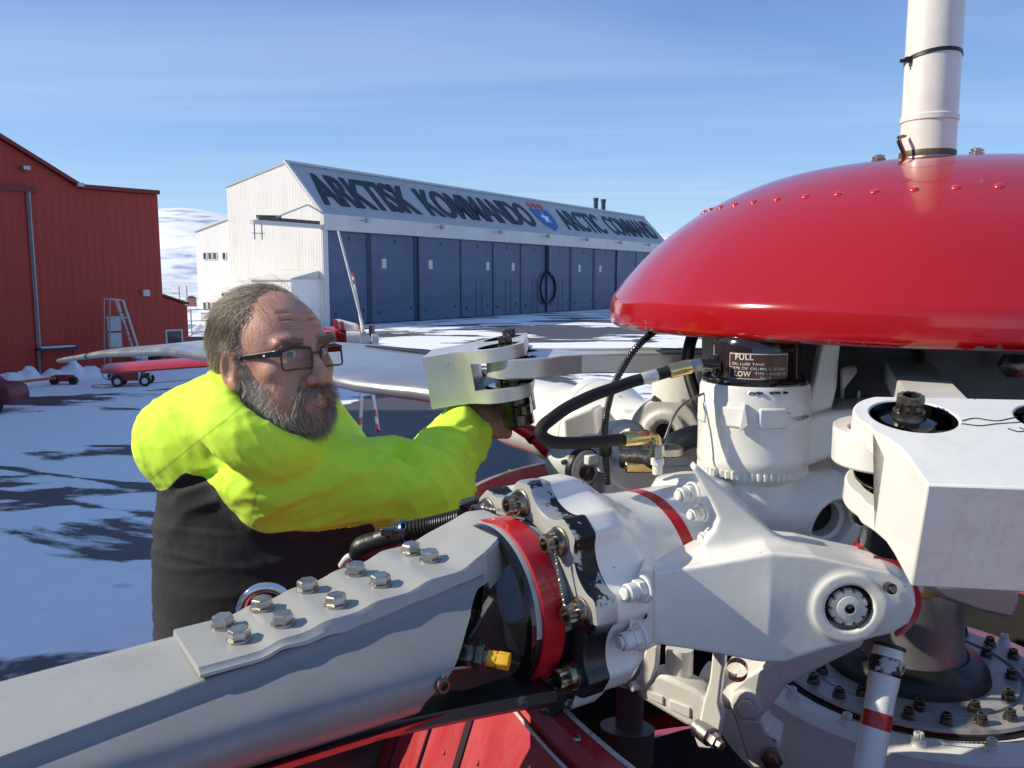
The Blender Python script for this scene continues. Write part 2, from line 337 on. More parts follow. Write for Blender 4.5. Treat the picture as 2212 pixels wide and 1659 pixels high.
# =================================================================== SETTING
def ground_material():
    m = bpy.data.materials.new("snowy_apron"); m.use_nodes = True; N, K = m.node_tree.nodes, m.node_tree.links; b = N["Principled BSDF"]
    t = N.new("ShaderNodeTexCoord"); mp_ = N.new("ShaderNodeMapping"); mp_.inputs["Rotation"].default_value = (0, 0, R(-14)); mp_.inputs["Scale"].default_value = (0.55, 1.0, 1); K.new(t.outputs["Object"], mp_.inputs[0])
    n = N.new("ShaderNodeTexNoise"); n.inputs["Scale"].default_value = 0.19; n.inputs["Detail"].default_value = 12; n.inputs["Roughness"].default_value = 0.60; n.inputs["Distortion"].default_value = 0.35; K.new(mp_.outputs[0], n.inputs["Vector"])
    s = N.new("ShaderNodeSeparateXYZ"); K.new(t.outputs["Object"], s.inputs[0])
    def math_(op, a, b_=None, clamp=False):
        q = N.new("ShaderNodeMath"); q.operation = op; q.use_clamp = clamp
        for i, x in enumerate((a, b_)):
            if x is None: continue
            if isinstance(x, (int, float)): q.inputs[i].default_value = x
            else: K.new(x, q.inputs[i])
        return q.outputs[0]
    def blob(cx, cy, rx, ry, amp):
        dx = math_('DIVIDE', math_('SUBTRACT', s.outputs[0], cx), rx); dy = math_('DIVIDE', math_('SUBTRACT', s.outputs[1], cy), ry)
        d = math_('ADD', math_('MULTIPLY', dx, dx), math_('MULTIPLY', dy, dy))
        return math_('MULTIPLY', math_('SUBTRACT', 1.0, d, True), amp)
    asp = n.outputs["Fac"]                                # ploughed bare asphalt in the middle, deep snow along the edges
    for a in ((-0.8, 26, 6.5, 20, .55), (5, 82, 14, 14, .18), (14, 104, 12, 10, .13), (-40, 110, 18, 26, -.6), (-23, 43, 9, 8, -.5), (-2, 58, 13, 9, -.3), (3, -3, 15, 12, .4)):  # last blob: unseen bare patch added to cut light bouncing off the snow
        asp = math_('ADD', asp, blob(*a))
    def track(nx, ny, off, w):
        d_ = math_('ADD', math_('ADD', math_('MULTIPLY', s.outputs[0], nx), math_('MULTIPLY', s.outputs[1], ny)), off)
        d_ = math_('ADD', d_, math_('MULTIPLY', math_('SINE', math_('MULTIPLY', s.outputs[1], .13)), .8))
        return math_('MULTIPLY', math_('SUBTRACT', 1.0, math_('DIVIDE', math_('ABSOLUTE', d_), w), True), .075)
    for nx, ny, off in ((.35, .94, -14.2), (.35, .94, -15.9), (.12, .99, -23.0), (.12, .99, -24.8), (-.25, .97, -31), (-.25, .97, -32.9)): asp = math_('ADD', asp, track(nx, ny, off, .28))
    mr = N.new("ShaderNodeMapRange"); mr.inputs[1].default_value = 0.532; mr.inputs[2].default_value = 0.558; K.new(asp, mr.inputs[0])
    n2 = N.new("ShaderNodeTexNoise"); n2.inputs["Scale"].default_value = 3.0; n2.inputs["Detail"].default_value = 8; K.new(mp_.outputs[0], n2.inputs["Vector"])
    sn = N.new("ShaderNodeMix"); sn.data_type = 'RGBA'; sn.inputs[6].default_value = (0.80, 0.81, 0.84, 1); sn.inputs[7].default_value = (0.91, 0.92, 0.93, 1); K.new(n2.outputs["Fac"], sn.inputs[0])
    ac = N.new("ShaderNodeMix"); ac.data_type = 'RGBA'; ac.inputs[6].default_value = (0.045, 0.048, 0.052, 1); ac.inputs[7].default_value = (0.10, 0.10, 0.105, 1); K.new(n2.outputs["Fac"], ac.inputs[0])
    mm = N.new("ShaderNodeMix"); mm.data_type = 'RGBA'; K.new(mr.outputs[0], mm.inputs[0]); K.new(sn.outputs[2], mm.inputs[6]); K.new(ac.outputs[2], mm.inputs[7]); K.new(mm.outputs[2], b.inputs["Base Color"])
    ro = N.new("ShaderNodeMapRange"); ro.inputs[3].default_value = 0.8; ro.inputs[4].default_value = 0.6; K.new(mr.outputs[0], ro.inputs[0]); K.new(ro.outputs[0], b.inputs["Roughness"])
    n3 = N.new("ShaderNodeTexNoise"); n3.inputs["Scale"].default_value = 6; n3.inputs["Detail"].default_value = 8; K.new(t.outputs["Object"], n3.inputs["Vector"])
    hh = math_('SUBTRACT', math_('MULTIPLY', n3.outputs["Fac"], .4), mr.outputs[0])
    bp = N.new("ShaderNodeBump"); bp.inputs["Strength"].default_value = .5; bp.inputs["Distance"].default_value = .03; K.new(hh, bp.inputs["Height"]); K.new(bp.outputs[0], b.inputs["Normal"])
    return m
SNOW = mat("snow", (0.80, 0.82, 0.85), 0.7, var=0.05, vscale=2, bump=0.6, bscale=5)
def rocky_snow():
    m = bpy.data.materials.new("snowy_rock"); m.use_nodes = True; N, K = m.node_tree.nodes, m.node_tree.links; b = N["Principled BSDF"]; b.inputs["Roughness"].default_value = .9
    t = N.new("ShaderNodeTexCoord"); mp_ = N.new("ShaderNodeMapping"); mp_.inputs["Scale"].default_value = (.0035, .0035, .016); K.new(t.outputs["Object"], mp_.inputs[0])
    n = N.new("ShaderNodeTexNoise"); n.inputs["Scale"].default_value = 1.6; n.inputs["Detail"].default_value = 12; n.inputs["Roughness"].default_value = .62; K.new(mp_.outputs[0], n.inputs["Vector"])
    r = N.new("ShaderNodeValToRGB"); K.new(n.outputs["Fac"], r.inputs[0]); e = r.color_ramp.elements
    e[0].position = .33; e[0].color = (.22, .28, .42, 1); e[1].position = .50; e[1].color = (.90, .91, .92, 1); q = r.color_ramp.elements.new(.42); q.color = (.62, .68, .78, 1)
    K.new(r.outputs[0], b.inputs["Base Color"]); return m
mb = MB(); mb.add([(-4000, -300, 0), (4000, -300, 0), (4000, 9000, 0), (-4000, 9000, 0)], [(0, 1, 2, 3)])
tag(mb.build("ground", ground_material(), mw=Matrix.Identity(4)), kind="structure")
# snow-covered hills across the fjord
mb = MB(); NA, NR = 160, 26; vs = []
def ridge(az):
    h = 190 + 60 * math.sin(az * 2.3 + 1.0) + 35 * math.sin(az * 5.1 + .4) + 14 * math.sin(az * 13.7)
    return h * (1.0 if az < R(-8) else max(.35, 1 - .9 * (az + R(8)))) + 130 * math.exp(-((az - R(-22)) / R(6)) ** 2)
for i in range(NA + 1):
    az = R(-75) + R(150) * i / NA
    for j in range(NR + 1):
        t = j / NR; d = 2300 + 1500 * t
        z = ridge(az) * (t ** .8) * (1 + .10 * math.sin(az * 40 + t * 9) * (1 - t)) + 9 * math.sin(az * 71 + t * 23) * t * (1 - t) * 3 - 3 * (1 - t)
        vs.append((d * math.sin(az), d * math.cos(az), z))
mb.add(vs, [(i * (NR + 1) + j, (i + 1) * (NR + 1) + j, (i + 1) * (NR + 1) + j + 1, i * (NR + 1) + j + 1) for i in range(NA) for j in range(NR)])
tag(mb.build("hills", rocky_snow(), mw=Matrix.Identity(4), smooth=180), kind="structure")
# ------------------------------------------------------------------ cladding materials
def cladding(name, col, pitch, dirn, amt=.5, rough=.45):
    """ribbed sheet: wave bump along dirn"""
    m = mat(name, col, rough, var=.05, vscale=.35, dirt=tuple(c * .72 for c in col), damt=.4, dscale=.8, stretch=(1, 1, .25))
    N, K = m.node_tree.nodes, m.node_tree.links; b = N["Principled BSDF"]
    t = N.new("ShaderNodeTexCoord"); d = N.new("ShaderNodeVectorMath"); d.operation = 'DOT_PRODUCT'; d.inputs[1].default_value = dirn; K.new(t.outputs["Object"], d.inputs[0])
    q = N.new("ShaderNodeMath"); q.operation = 'MULTIPLY'; q.inputs[1].default_value = 2 * math.pi / pitch; K.new(d.outputs["Value"], q.inputs[0])
    s = N.new("ShaderNodeMath"); s.operation = 'SINE'; K.new(q.outputs[0], s.inputs[0])
    c = N.new("ShaderNodeMath"); c.operation = 'MULTIPLY'; c.inputs[1].default_value = 3; c.use_clamp = True; K.new(s.outputs[0], c.inputs[0])
    bp = N.new("ShaderNodeBump"); bp.inputs["Strength"].default_value = amt; bp.inputs["Distance"].default_value = pitch * .16; K.new(c.outputs[0], bp.inputs["Height"]); K.new(bp.outputs[0], b.inputs["Normal"])
    return m
# =================================================================== RED HANGAR
RK = Vector((-20.8, 49.6, 0)); RL = Vector((-.665, -.747, 0)); RB = Vector((-.747, .665, 0)); RN = -RB   # along the front, into the building, front normal
def rp(t, z, o=0.0): return RK + RL * t + RB * o + Vector((0, 0, z))
RCL = cladding("red_cladding", (.46, .045, .026), .42, tuple(RL), .35, .6)
RTRIM = mat("dark_red_trim", (.22, .02, .018), .5, var=.1)
GREYM = mat("galvanised_steel", (.42, .43, .45), .45, metal=.6, var=.12, vscale=5)
CREAM = mat("cream_plastic", (.62, .60, .55), .5, var=.05)
GLASS = mat("dark_window_glass", (.03, .035, .045), .08, spec=.6)
red = empty("red_hangar", RK, "large dark red metal-clad hangar with a sliding door, at the left edge", "hangar")
prof = [(0, 0), (0, 9.95), (4.3, 9.95), (8.2, 12.2), (20, 18.6), (36, 9.95), (44, 9.95), (44, 0)]
mb = MB(); mb.prism([rp(t, z) for t, z in prof], RB * 60)
mb.build("wall", RCL, red, smooth=0)
mb = MB()
for (t0, z0), (t1, z1) in zip(prof[1:6], prof[2:7]):
    mb.prism([rp(t0, z0 + .02, -.35), rp(t1, z1 + .02, -.35), rp(t1, z1 + .24, -.35), rp(t0, z0 + .24, -.35)], RB * 60.5)
mb.build("roof", RTRIM, red, smooth=0)
mb = MB(); mb.prism([rp(7.2, 0.05, -.16), rp(30, .05, -.16), rp(30, 9.6, -.16), rp(7.2, 9.6, -.16)], RB * .15)
dr = mb.build("sliding_door", RCL, red, smooth=0)
mb = MB(); mb.bar(rp(7.0, 0, -.22), rp(7.0, 9.6, -.22), .16, .12); mb.build("guide_rail", GREYM, red)
mb = MB(); mb.bar(rp(6.6, 9.72, -.2), rp(31, 9.72, -.2), .2, .3); mb.build("door_track", RTRIM, red)
for (u, v, s) in ((68, 370, 1.0), (180, 405, 1.0)):
    k = (u - 1106) / 1804; t = (-20.8 - 49.6 * k) / (.665 - .747 * k); y = 49.6 - .747 * t; z = 5 + (605 - v) * y / 1804
    mb = MB(); mb.box(rp(t, z, -.3), (.42, .35, .22), basis((0, 0, 1), RL)); mb.box(rp(t, z, -.1), (.12, .2, .12), basis((0, 0, 1), RL))
    mb.build("wall_lamp", GREYM, red, bevel=.03)
mb = MB(); mb.box(rp(1.05, 4.25, -.13), (.24, .4, .38), basis((0, 0, 1), RL)); mb.build("alarm_box", CREAM, red, bevel=.03)
mb = MB(); mb.prism([rp(.1, 0, .8), rp(.1, 4.15, .8), rp(-1.9, 3.45, .8), rp(-1.9, 0, .8)], RB * 9)
lean = mb.build("lean_to", RCL, red, smooth=0)
mb = MB(); mb.prism([rp(.05, 4.19, .7), rp(-2.0, 3.49, .7), rp(-2.0, 3.62, .7), rp(.05, 4.32, .7)], RB * 9.2); mb.build("roof", RTRIM, lean, smooth=0)
mb = MB()
for t0, t1, z0, z1 in ((-.4, -1.5, .42, .52), (-.4, -1.5, 1.9, 2.0), (-.4, -.5, .52, 1.9), (-1.4, -1.5, .52, 1.9)):
    mb.prism([rp(t0, z0, .72), rp(t1, z0, .72), rp(t1, z1, .72), rp(t0, z1, .72)], RB * .07)
wf = mb.build("window", CREAM, lean, smooth=0)
mb = MB(); mb.prism([rp(-.5, .52, .77), rp(-1.4, .52, .77), rp(-1.4, 1.9, .77), rp(-.5, 1.9, .77)], RB * .02); mb.build("pane", GLASS, wf, smooth=0)
# neighbouring hangar to the left of the photo: the one whose shade lies over the apron
sh = empty("grey_hangar", (-30, -5, 0), "long grey gabled hangar whose shade lies over the apron", "hangar")
mb = MB(); mb.prism([(-21.5, -45, 0), (-21.5, -45, 13.5), (-30, -45, 17.5), (-39, -45, 13.5), (-39, -45, 0)], (0, 75, 0)); mb.build("wall", cladding("grey_cladding", (.40, .41, .42), .42, (0, 1, 0), .35, .6), sh, smooth=0)
mb = MB(); mb.prism([(-21.2, -45.3, 13.45), (-30, -45.3, 17.6), (-39.3, -45.3, 13.45), (-39.3, -45.3, 13.65), (-30, -45.3, 17.85), (-21.2, -45.3, 13.65)], (0, 75.6, 0)); mb.build("roof", GREYM, sh, smooth=0)
# =================================================================== WHITE HANGAR
G = Vector((-19.7, 88.4, 0)); WF = Vector((.543, .84, 0)); WB = Vector((-.84, .543, 0))
def wp(t, w, z): return G + WF * t + WB * w + Vector((0, 0, z))
WN = -WB
LEN = 94.0
WCLG = cladding("white_gable_cladding", (.76, .75, .71), .42, tuple(WB), .5)
WCLR = cladding("grey_roof_sheet", (.40, .42, .44), .9, tuple(WF), .25)
WPLAIN = mat("white_fascia", (.60, .60, .59), .5, var=.05, vscale=1, dirt=(.4, .38, .33), damt=.35, dscale=.6, stretch=(1, 1, .3))
DOORB = mat("slate_blue_door_paint", (.072, .11, .20), .5, var=.16, vscale=.35, dirt=(.13, .15, .19), damt=.5, dscale=.5, stretch=(.6, .6, 1.6), bump=.1, bscale=3)
DOORD = mat("dark_blue_door_edge", (.022, .035, .075), .55, var=.1)
LETT = mat("navy_lettering", (.022, .028, .045), .55, var=.1, vscale=.8)
hang = empty("white_hangar", wp(40, 5, 0), "long white ribbed hangar with blue sliding doors and ARKTISK KOMMANDO roof lettering", "hangar")
gp = [(0.25, 0), (0.25, 10.3), (0, 11.9), (5.57, 17.6), (15.4, 15.6), (15.4, 0)]
mb = MB()
mb.prism([wp(0, w, z) for w, z in [(0.5, 0), (0.5, 11.9), (5.57, 17.45), (15.4, 15.45), (15.4, 0)]], WF * .4)
mb.prism([wp(.4, 15, 0), wp(LEN, 15, 0), wp(LEN, 15, 15.5), wp(.4, 15, 15.5)], WB * .4)
mb.prism([wp(LEN - .4, w, z) for w, z in [(0.5, 0), (0.5, 11.9), (5.57, 17.45), (15, 15.5), (15, 0)]], WF * .4)
mb.build("gable_wall", WCLG, hang, smooth=0)
mb = MB(); mb.prism([wp(-.08, 0, 11.9), wp(-.08, 5.57, 17.6), wp(-.08, 5.72, 17.45), wp(-.08, .2, 11.7)], WF * (LEN + .16))
front_roof = mb.build("front_roof", WCLR, hang, smooth=0)
mb = MB(); mb.prism([wp(-.08, 5.57, 17.62), wp(-.08, 15.6, 15.62), wp(-.08, 15.6, 15.45), wp(-.08, 5.57, 17.42)], WF * (LEN + .16)); mb.build("back_roof", WCLR, hang, smooth=0)
mb = MB(); mb.prism([wp(-.12, 5.3, 17.55), wp(-.12, 5.62, 17.85), wp(-.12, 6.0, 17.72), wp(-.12, 5.62, 17.5)], WF * (LEN + .24)); mb.prism([wp(-.13, 0, 11.95), wp(-.13, .25, 11.95), wp(-.13, 5.6, 17.5), wp(-.13, 5.45, 17.7)], WF * .35)
mb.build("ridge_cap", WPLAIN, hang, smooth=0)
mb = MB(); mb.prism([wp(-.1, -.05, 10.25), wp(LEN, -.05, 10.25), wp(LEN, -.05, 11.92), wp(-.1, -.05, 11.92)], WB * .5); mb.build("fascia", WPLAIN, hang, smooth=0)
mb = MB(); mb.prism([wp(0.02, .3, 0), wp(.75, .3, 0), wp(.75, .3, 10.24), wp(0.02, .3, 10.24)], WB * .25); mb.build("corner_post", WPLAIN, hang, smooth=0)
seams = [.8, 7.8, 16.1, 24.8, 32.3, 39.8, 47, 54.7, 62.8, 71.4, 79.5, 87, 93.6]
winpx = (840, 937, 1060, 1117, 1257, 1304)
def tfront(u, w=0.0):
    k = (u - 1106) / 1804; gx, gy = G.x + WB.x * w, G.y + WB.y * w
    return (gy * k - gx) / (.543 - .84 * k)
wts = [tfront(u) for u in winpx]
for i in range(12):
    t0, t1 = seams[i], seams[i + 1]; o = .42 + (.28 if i in (0, 1, 4, 5, 8) else 0.06)
    mb = MB(); mb.prism([wp(t0 + .03, o, .1), wp(t1 - .03, o, .1), wp(t1 - .03, o, 10.24), wp(t0 + .03, o, 10.24)], WB * .22)
    d = mb.build("sliding_door", DOORB, hang, smooth=0)
    mb = MB(); mb.prism([wp(t1 - .75 if i in (0, 1, 6, 7) else t1 - .3, o - .06, .1), wp(t1 + .02, o - .06, .1), wp(t1 + .02, o - .06, 10.2), wp(t1 - .75 if i in (0, 1, 6, 7) else t1 - .3, o - .06, 10.2)], WB * .055)
    mb.build("edge_channel", DOORD, d, smooth=0)
    for tt in wts:
        if t0 < tt < t1:
            mb = MB(); mb.prism([wp(tt - .38, o - .03, 6.35), wp(tt + .38, o - .03, 6.35), wp(tt + .38, o - .03, 7.45), wp(tt - .38, o - .03, 7.45)], WB * .028); mb.build("window", CREAM, d, smooth=0)
    mb = MB(); c = (t0 + t1) / 2
    for tt, zz in ((c, 9.3), (t1 - 1.4, 1.4), (t0 + 1.2, 1.1)): mb.prism([wp(tt - .12, o - .05, zz), wp(tt + .12, o - .05, zz), wp(tt + .12, o - .05, zz + .38), wp(tt - .12, o - .05, zz + .38)], WB * .048)
    mb.build("latch", DOORD, d, smooth=0)
    if i in (3, 4, 5, 6, 9):
        mb = MB()
        for a, b_ in (((c - .5, .2), (c - .5, 5.2)), ((c + .9, .2), (c + .9, 5.2))): mb.bar(wp(a[0], o - .01, a[1]), wp(b_[0], o - .01, b_[1]), .06, .05)
        mb.build("wicket_seam", DOORD, d, smooth=0)
mb = MB(); ring_c = wp(47.0, .3, 3.75); Bq = basis(WB)
ringp = [ring_c + Bq @ Vector((2.25 * math.cos(a), 2.25 * math.sin(a), 0)) for a in np.linspace(0, 2 * math.pi, 49)]
mb.tube(ringp, .2, 8, caps=False); mb.bar(wp(47, .3, 6.0), wp(47, .3, 10.1), .22, .2); mb.box(wp(47, .2, 6.0), (.6, .4, .5), basis((0, 0, 1), WF)); mb.build("tail_opening_seal", RUB, hang)
for u in (782, 943, 1069, 1172, 1256, 1329, 1390):
    t = tfront(u); mb = MB(); mb.bar(wp(t, 0, 11.5), wp(t, -.9, 11.55), .1); mb.box(wp(t, -1.0, 11.5), (.55, .5, .5), basis((0, 0, 1), WF)); mb.build("floodlight", GREYM, hang, bevel=.05)
mb = MB(); mb.bar(wp(-9.2, .35, 10.55), wp(.1, .35, 10.55), .5, .42); beam = mb.build("door_rail_beam", WPLAIN, hang, smooth=0)
mb = MB(); mb.bar(wp(-8.4, .35, 10.95), wp(-.4, .35, 10.95), .3, .34); mb.bar(wp(-8.4, .55, 11.1), wp(-5.4, .55, 11.25), .2, .3); mb.build("roller_track", mat("rusty_dark_steel", (.10, .085, .07), .7, var=.4, vscale=3), beam)
mb = MB(); mb.bar(wp(-6.6, .35, 11.0), wp(-1.9, .35, 12.7), .13); mb.bar(wp(-1.9, .35, 12.7), wp(.1, .35, 12.0), .13); mb.build("tie_rod", GREYM, beam)
mb = MB()
for t in (-8.9, -8.0): mb.bar(wp(t, .35, 8.9), wp(t, .35, 10.4), .1)
mb.bar(wp(-9.2, .35, 9.5), wp(-7.7, .35, 9.5), .08); mb.build("end_stop", GREYM, beam)
# porch on the gable
mb = MB(); mb.prism([wp(-4, .9, 0), wp(-4, 7, 0), wp(-4, 7, 5.0), wp(-4, .9, 5.0)], WF * 3.98); porch = mb.build("porch", WCLG, hang, smooth=0)
mb = MB(); mb.prism([wp(-4.2, .7, 5.0), wp(-4.2, 7.3, 5.0), wp(-4.2, 7.3, 5.15), wp(-4.2, .7, 5.15)], WF * 4.1); mb.prism([wp(-4.1, .9, 5.15), wp(-.1, .9, 6.0), wp(-.1, .9, 5.15)], WB * 6.0); mb.build("roof", WPLAIN, porch, smooth=0)
# lettering and crest on the roof slope
sl = (WB * 5.57 + Vector((0, 0, 5.7))).normalized(); sn_ = WF.cross(sl).normalized()
sn_ = sn_ if sn_.dot(Vector((.5, -.7, .6))) > 0 else -sn_
def roof_pt(t, s, off=.05): return wp(t, 0, 11.9) + sl * s + sn_ * off
def roof_text(body, t0, t1, s0, hgt, name, hvy=.12):
    cu = bpy.data.curves.new(name, 'FONT'); cu.body = body; cu.size = 1.0; cu.extrude = .004; cu.offset = .016; cu.space_character = .97
    o = bpy.data.objects.new(name, cu); COL.objects.link(o); dg = bpy.context.evaluated_depsgraph_get(); dg.update(); me = bpy.data.meshes.new_from_object(o.evaluated_get(dg)); bpy.data.objects.remove(o)
    n = len(me.vertices); a = np.empty(n * 3); me.vertices.foreach_get("co", a); a = a.reshape(-1, 3); mn, mxx = a.min(0), a.max(0); a = (a - mn) / np.maximum(mxx - mn, 1e-6)
    O = np.array(roof_pt(t0, s0, .03)); W = a[:, :1] * np.array(WF) * (t1 - t0) + a[:, 1:2] * np.array(sl) * hgt + a[:, 2:3] * np.array(sn_) * .06 + O
    me.vertices.foreach_set("co", W.ravel())
    bm = bmesh.new(); bm.from_mesh(me)                       # heavy strokes: the same glyph laid three times, a hair apart in height
    for sx_, h_ in ((hvy, .012), (-hvy, .024)):
        g_ = bmesh.ops.duplicate(bm, geom=bm.verts[:n] + [e for e in bm.edges if max(v.index for v in e.verts) < n] + [f for f in bm.faces if max(v.index for v in f.verts) < n]); bm.verts.index_update()
        bmesh.ops.translate(bm, verts=[v for v in g_["geom"] if isinstance(v, bmesh.types.BMVert)], vec=WF * sx_ + sn_ * h_); bm.verts.ensure_lookup_table()
    bm.to_mesh(me); bm.free(); me.materials.clear(); me.materials.append(LETT); me.update()
    ob = bpy.data.objects.new(name, me); link(ob, front_roof); return ob
roof_text("ARKTISK", 1.3, 17.6, 1.45, 5.1, "lettering"); roof_text("KOMMANDO", 19.6, 45.6, 1.45, 5.0, "lettering")
roof_text("ARCTIC", 54.9, 69.4, 1.5, 4.8, "lettering", .04); roof_text("COMMAND", 71.6, 92.0, 1.5, 4.8, "lettering", .03)
CRB = mat("crest_blue", (.035, .12, .38), .5, var=.05); CRW = mat("crest_white", (.8, .8, .8), .5); CRR = mat("crest_red", (.62, .10, .10), .5)
mb = MB(); sh_ = [(0, 5.4), (5.4, 5.4), (5.4, 3.4), (4.6, 1.7), (2.7, .6), (.8, 1.7), (0, 3.4)]
mb.prism([roof_pt(47.2 + x, .3 + y, .03) for x, y in sh_], sn_ * .05); crest = mb.build("crest_shield", CRB, front_roof, smooth=0)
mb = MB(); st = []
for i in range(10):
    a = math.pi / 2 + i * math.pi / 5; r_ = 1.45 if i % 2 == 0 else .6; st.append(roof_pt(49.9 + r_ * math.cos(a), 3.7 + r_ * math.sin(a), .09))
c0 = roof_pt(49.9, 3.7, .13); mb.add(st + [c0], [(i, (i + 1) % 10, 10) for i in range(10)]); mb.build("star", CRW, crest, smooth=0)
for k in range(3):
    mb = MB(); c0 = roof_pt(48.2 + 1.65 * k, 6.5, .05); mb.lathe([(.66, 0), (.66, .06)], c0, sn_, 20, cap=True); mb.build("crest_disc", CRR, front_roof)
for u, tt in ((1285, 0), (1301, 0)):
    w = 7.5; t = tfront(u, w); mb = MB(); mb.tube([wp(t, w, 16.5), wp(t, w, 20.0)], .42, 14); mb.tube([wp(t, w, 19.6), wp(t, w, 20.1)], .5, 14); mb.build("flue", DOORD, hang)
# lower white building behind
low = empty("white_annex", wp(8, 19, 0), "lower white building with small dark windows behind the white hangar", "building")
mb = MB(); mb.prism([wp(.6, 15.85, 1.1), wp(.6, 15.85, 12.0), wp(.6, 22.2, 10.7), wp(.6, 22.2, 1.1)], WF * 40); mb.build("wall", cladding("white_annex_cladding", (.76, .76, .74), .4, tuple(WB), .35), low, smooth=0)
mb = MB(); mb.prism([wp(.75, 15.9, 0), wp(.75, 22.1, 0), wp(.75, 22.1, 1.1), wp(.75, 15.9, 1.1)], WF * 39.8); mb.build("plinth", mat("pale_concrete", (.45, .47, .48), .8, var=.08), low, smooth=0)
mb = MB(); mb.prism([wp(.45, 15.83, 12.02), wp(.45, 22.35, 10.7), wp(.45, 22.35, 10.9), wp(.45, 15.83, 12.25)], WF * 40.3); mb.build("roof", WPLAIN, low, smooth=0)
def annex_window(u, v0, v1):
    k = (u - 1106) / 1804; gx, gy = G.x + WF.x * .6, G.y + WF.y * .6
    w = (gx - k * gy) / (k * WB.y - WB.x); y = gy + WB.y * w
    z0, z1 = 5 + (605 - v1) * y / 1804, 5 + (605 - v0) * y / 1804; mb = MB()
    mb.prism([wp(.5, w - .33, z0 - .1), wp(.5, w + .33, z0 - .1), wp(.5, w + .33, z1 + .1), wp(.5, w - .33, z1 + .1)], WF * .09); f = mb.build("window", CRW, low, smooth=0)
    mb = MB(); mb.prism([wp(.45, w - .2, z0), wp(.45, w + .2, z0), wp(.45, w + .2, z1), wp(.45, w - .2, z1)], WF * .04); mb.build("pane", GLASS, f, smooth=0)
for u in (446, 457, 467.5, 487.5): annex_window(u, 547, 560)
for u in (441, 451, 461, 472): annex_window(u, 653, 667)
# =================================================================== SMALL THINGS ROUND THE APRON
def gnd(u, v): # the point of the ground seen at (u, v)
    y = 5 * 1804 / (v - 605); q = P(u, v, y); s = CAMZ / (CAMZ - q.z); return Vector((q.x * s, q.y * s, 0))
# snow banks: lumpy ploughed snow
def snow_bank(name, pts, w, h, label, seed):
    rg = np.random.default_rng(seed); pl = spline(pts, 60); nV = 12; vs = []
    for i, p in enumerate(pl):
        t = (pl[min(i + 1, 60)] - pl[max(i - 1, 0)]).normalized(); s = Vector((t.y, -t.x, 0)); e = math.sin(math.pi * min(1, max(0, i / 60))) ** .4
        hh = h * e * (.62 + .22 * math.sin(i * .31 + seed) + .16 * math.sin(i * .77 + 2 * seed) + .22 * (rg.random() - .5))
        for j in range(nV + 1):
            a = j / nV * 2 - 1; z = hh * max(0, 1 - abs(a) ** 1.6) * (1 + .5 * (rg.random() - .5)); vs.append(p + s * (a * w * (.7 + .5 * e)) + Vector((0, 0, z - .03 + .04 * rg.random())))
    mb = MB(); mb.add(vs, [(i * (nV + 1) + j, (i + 1) * (nV + 1) + j, (i + 1) * (nV + 1) + j + 1, i * (nV + 1) + j + 1) for i in range(60) for j in range(nV)])
    o = mb.build(name, SNOW, smooth=180, fixn=True); md = o.modifiers.new("s", 'SUBSURF'); md.levels = 1; md.render_levels = 1
    return tag(o, label, "snow bank")
snow_bank("snow_bank", [gnd(-40, 842), gnd(40, 828), gnd(130, 818), gnd(215, 812), gnd(300, 803)], .8, .95, "lumpy ploughed snow bank along the foot of the red hangar", 3)
snow_bank("snow_bank", [gnd(385, 716), gnd(430, 722), gnd(480, 720), gnd(560, 716)], 2.5, 1.4, "bright snow bank behind the chain-link fence by the white annex", 5)
# tall aluminium ladder platform against the red hangar
lb = rp(3.9, 0, -1.6); lad = empty("step_ladder", lb, "tall aluminium warehouse ladder with two pale panels beside the red hangar", "ladder")
ux = -RL; uy = RN  # ux: to the right along the wall, uy: away from the wall
def lp(x, y, z): return lb + ux * x + uy * y + Vector((0, 0, z))
for y in (.0, .75):
    mb = MB(); mb.bar(lp(1.55, y, 0), lp(.55, y, 3.9), .06, .11); mb.build("side_rail", GREYM, lad)
    mb = MB(); mb.bar(lp(-.35, y, 0), lp(-.15, y, 4.0), .05); mb.build("rear_leg", GREYM, lad)
for k in range(10):
    f = .06 + k * .085; mb = MB(); mb.bar(lp(1.55 - f, 0, 3.9 * f), lp(1.55 - f, .75, 3.9 * f), .14, .04); mb.build("tread", GREYM, lad)
mb = MB(); mb.bar(lp(-.2, 0, 2.95), lp(.8, 0, 2.95), .06); mb.bar(lp(-.2, .75, 2.95), lp(.8, .75, 2.95), .06); mb.bar(lp(-.15, .75, 4.0), lp(.55, .75, 3.9), .05); mb.bar(lp(-.15, 0, 4.0), lp(.55, 0, 3.9), .05); mb.bar(lp(.1, .75, 3.9), lp(.75, .75, 2.0), .04); mb.build("top_frame", GREYM, lad)
for z0 in (1.35, 2.25):
    mb = MB(); mb.box(lp(.02, .72, z0 + .4), (.72, .03, .78), basis((0, 0, 1), uy)); mb.build("panel", mat("pale_panel%d" % int(z0), (.45, .47, .47), .5, var=.1), lad, smooth=0)
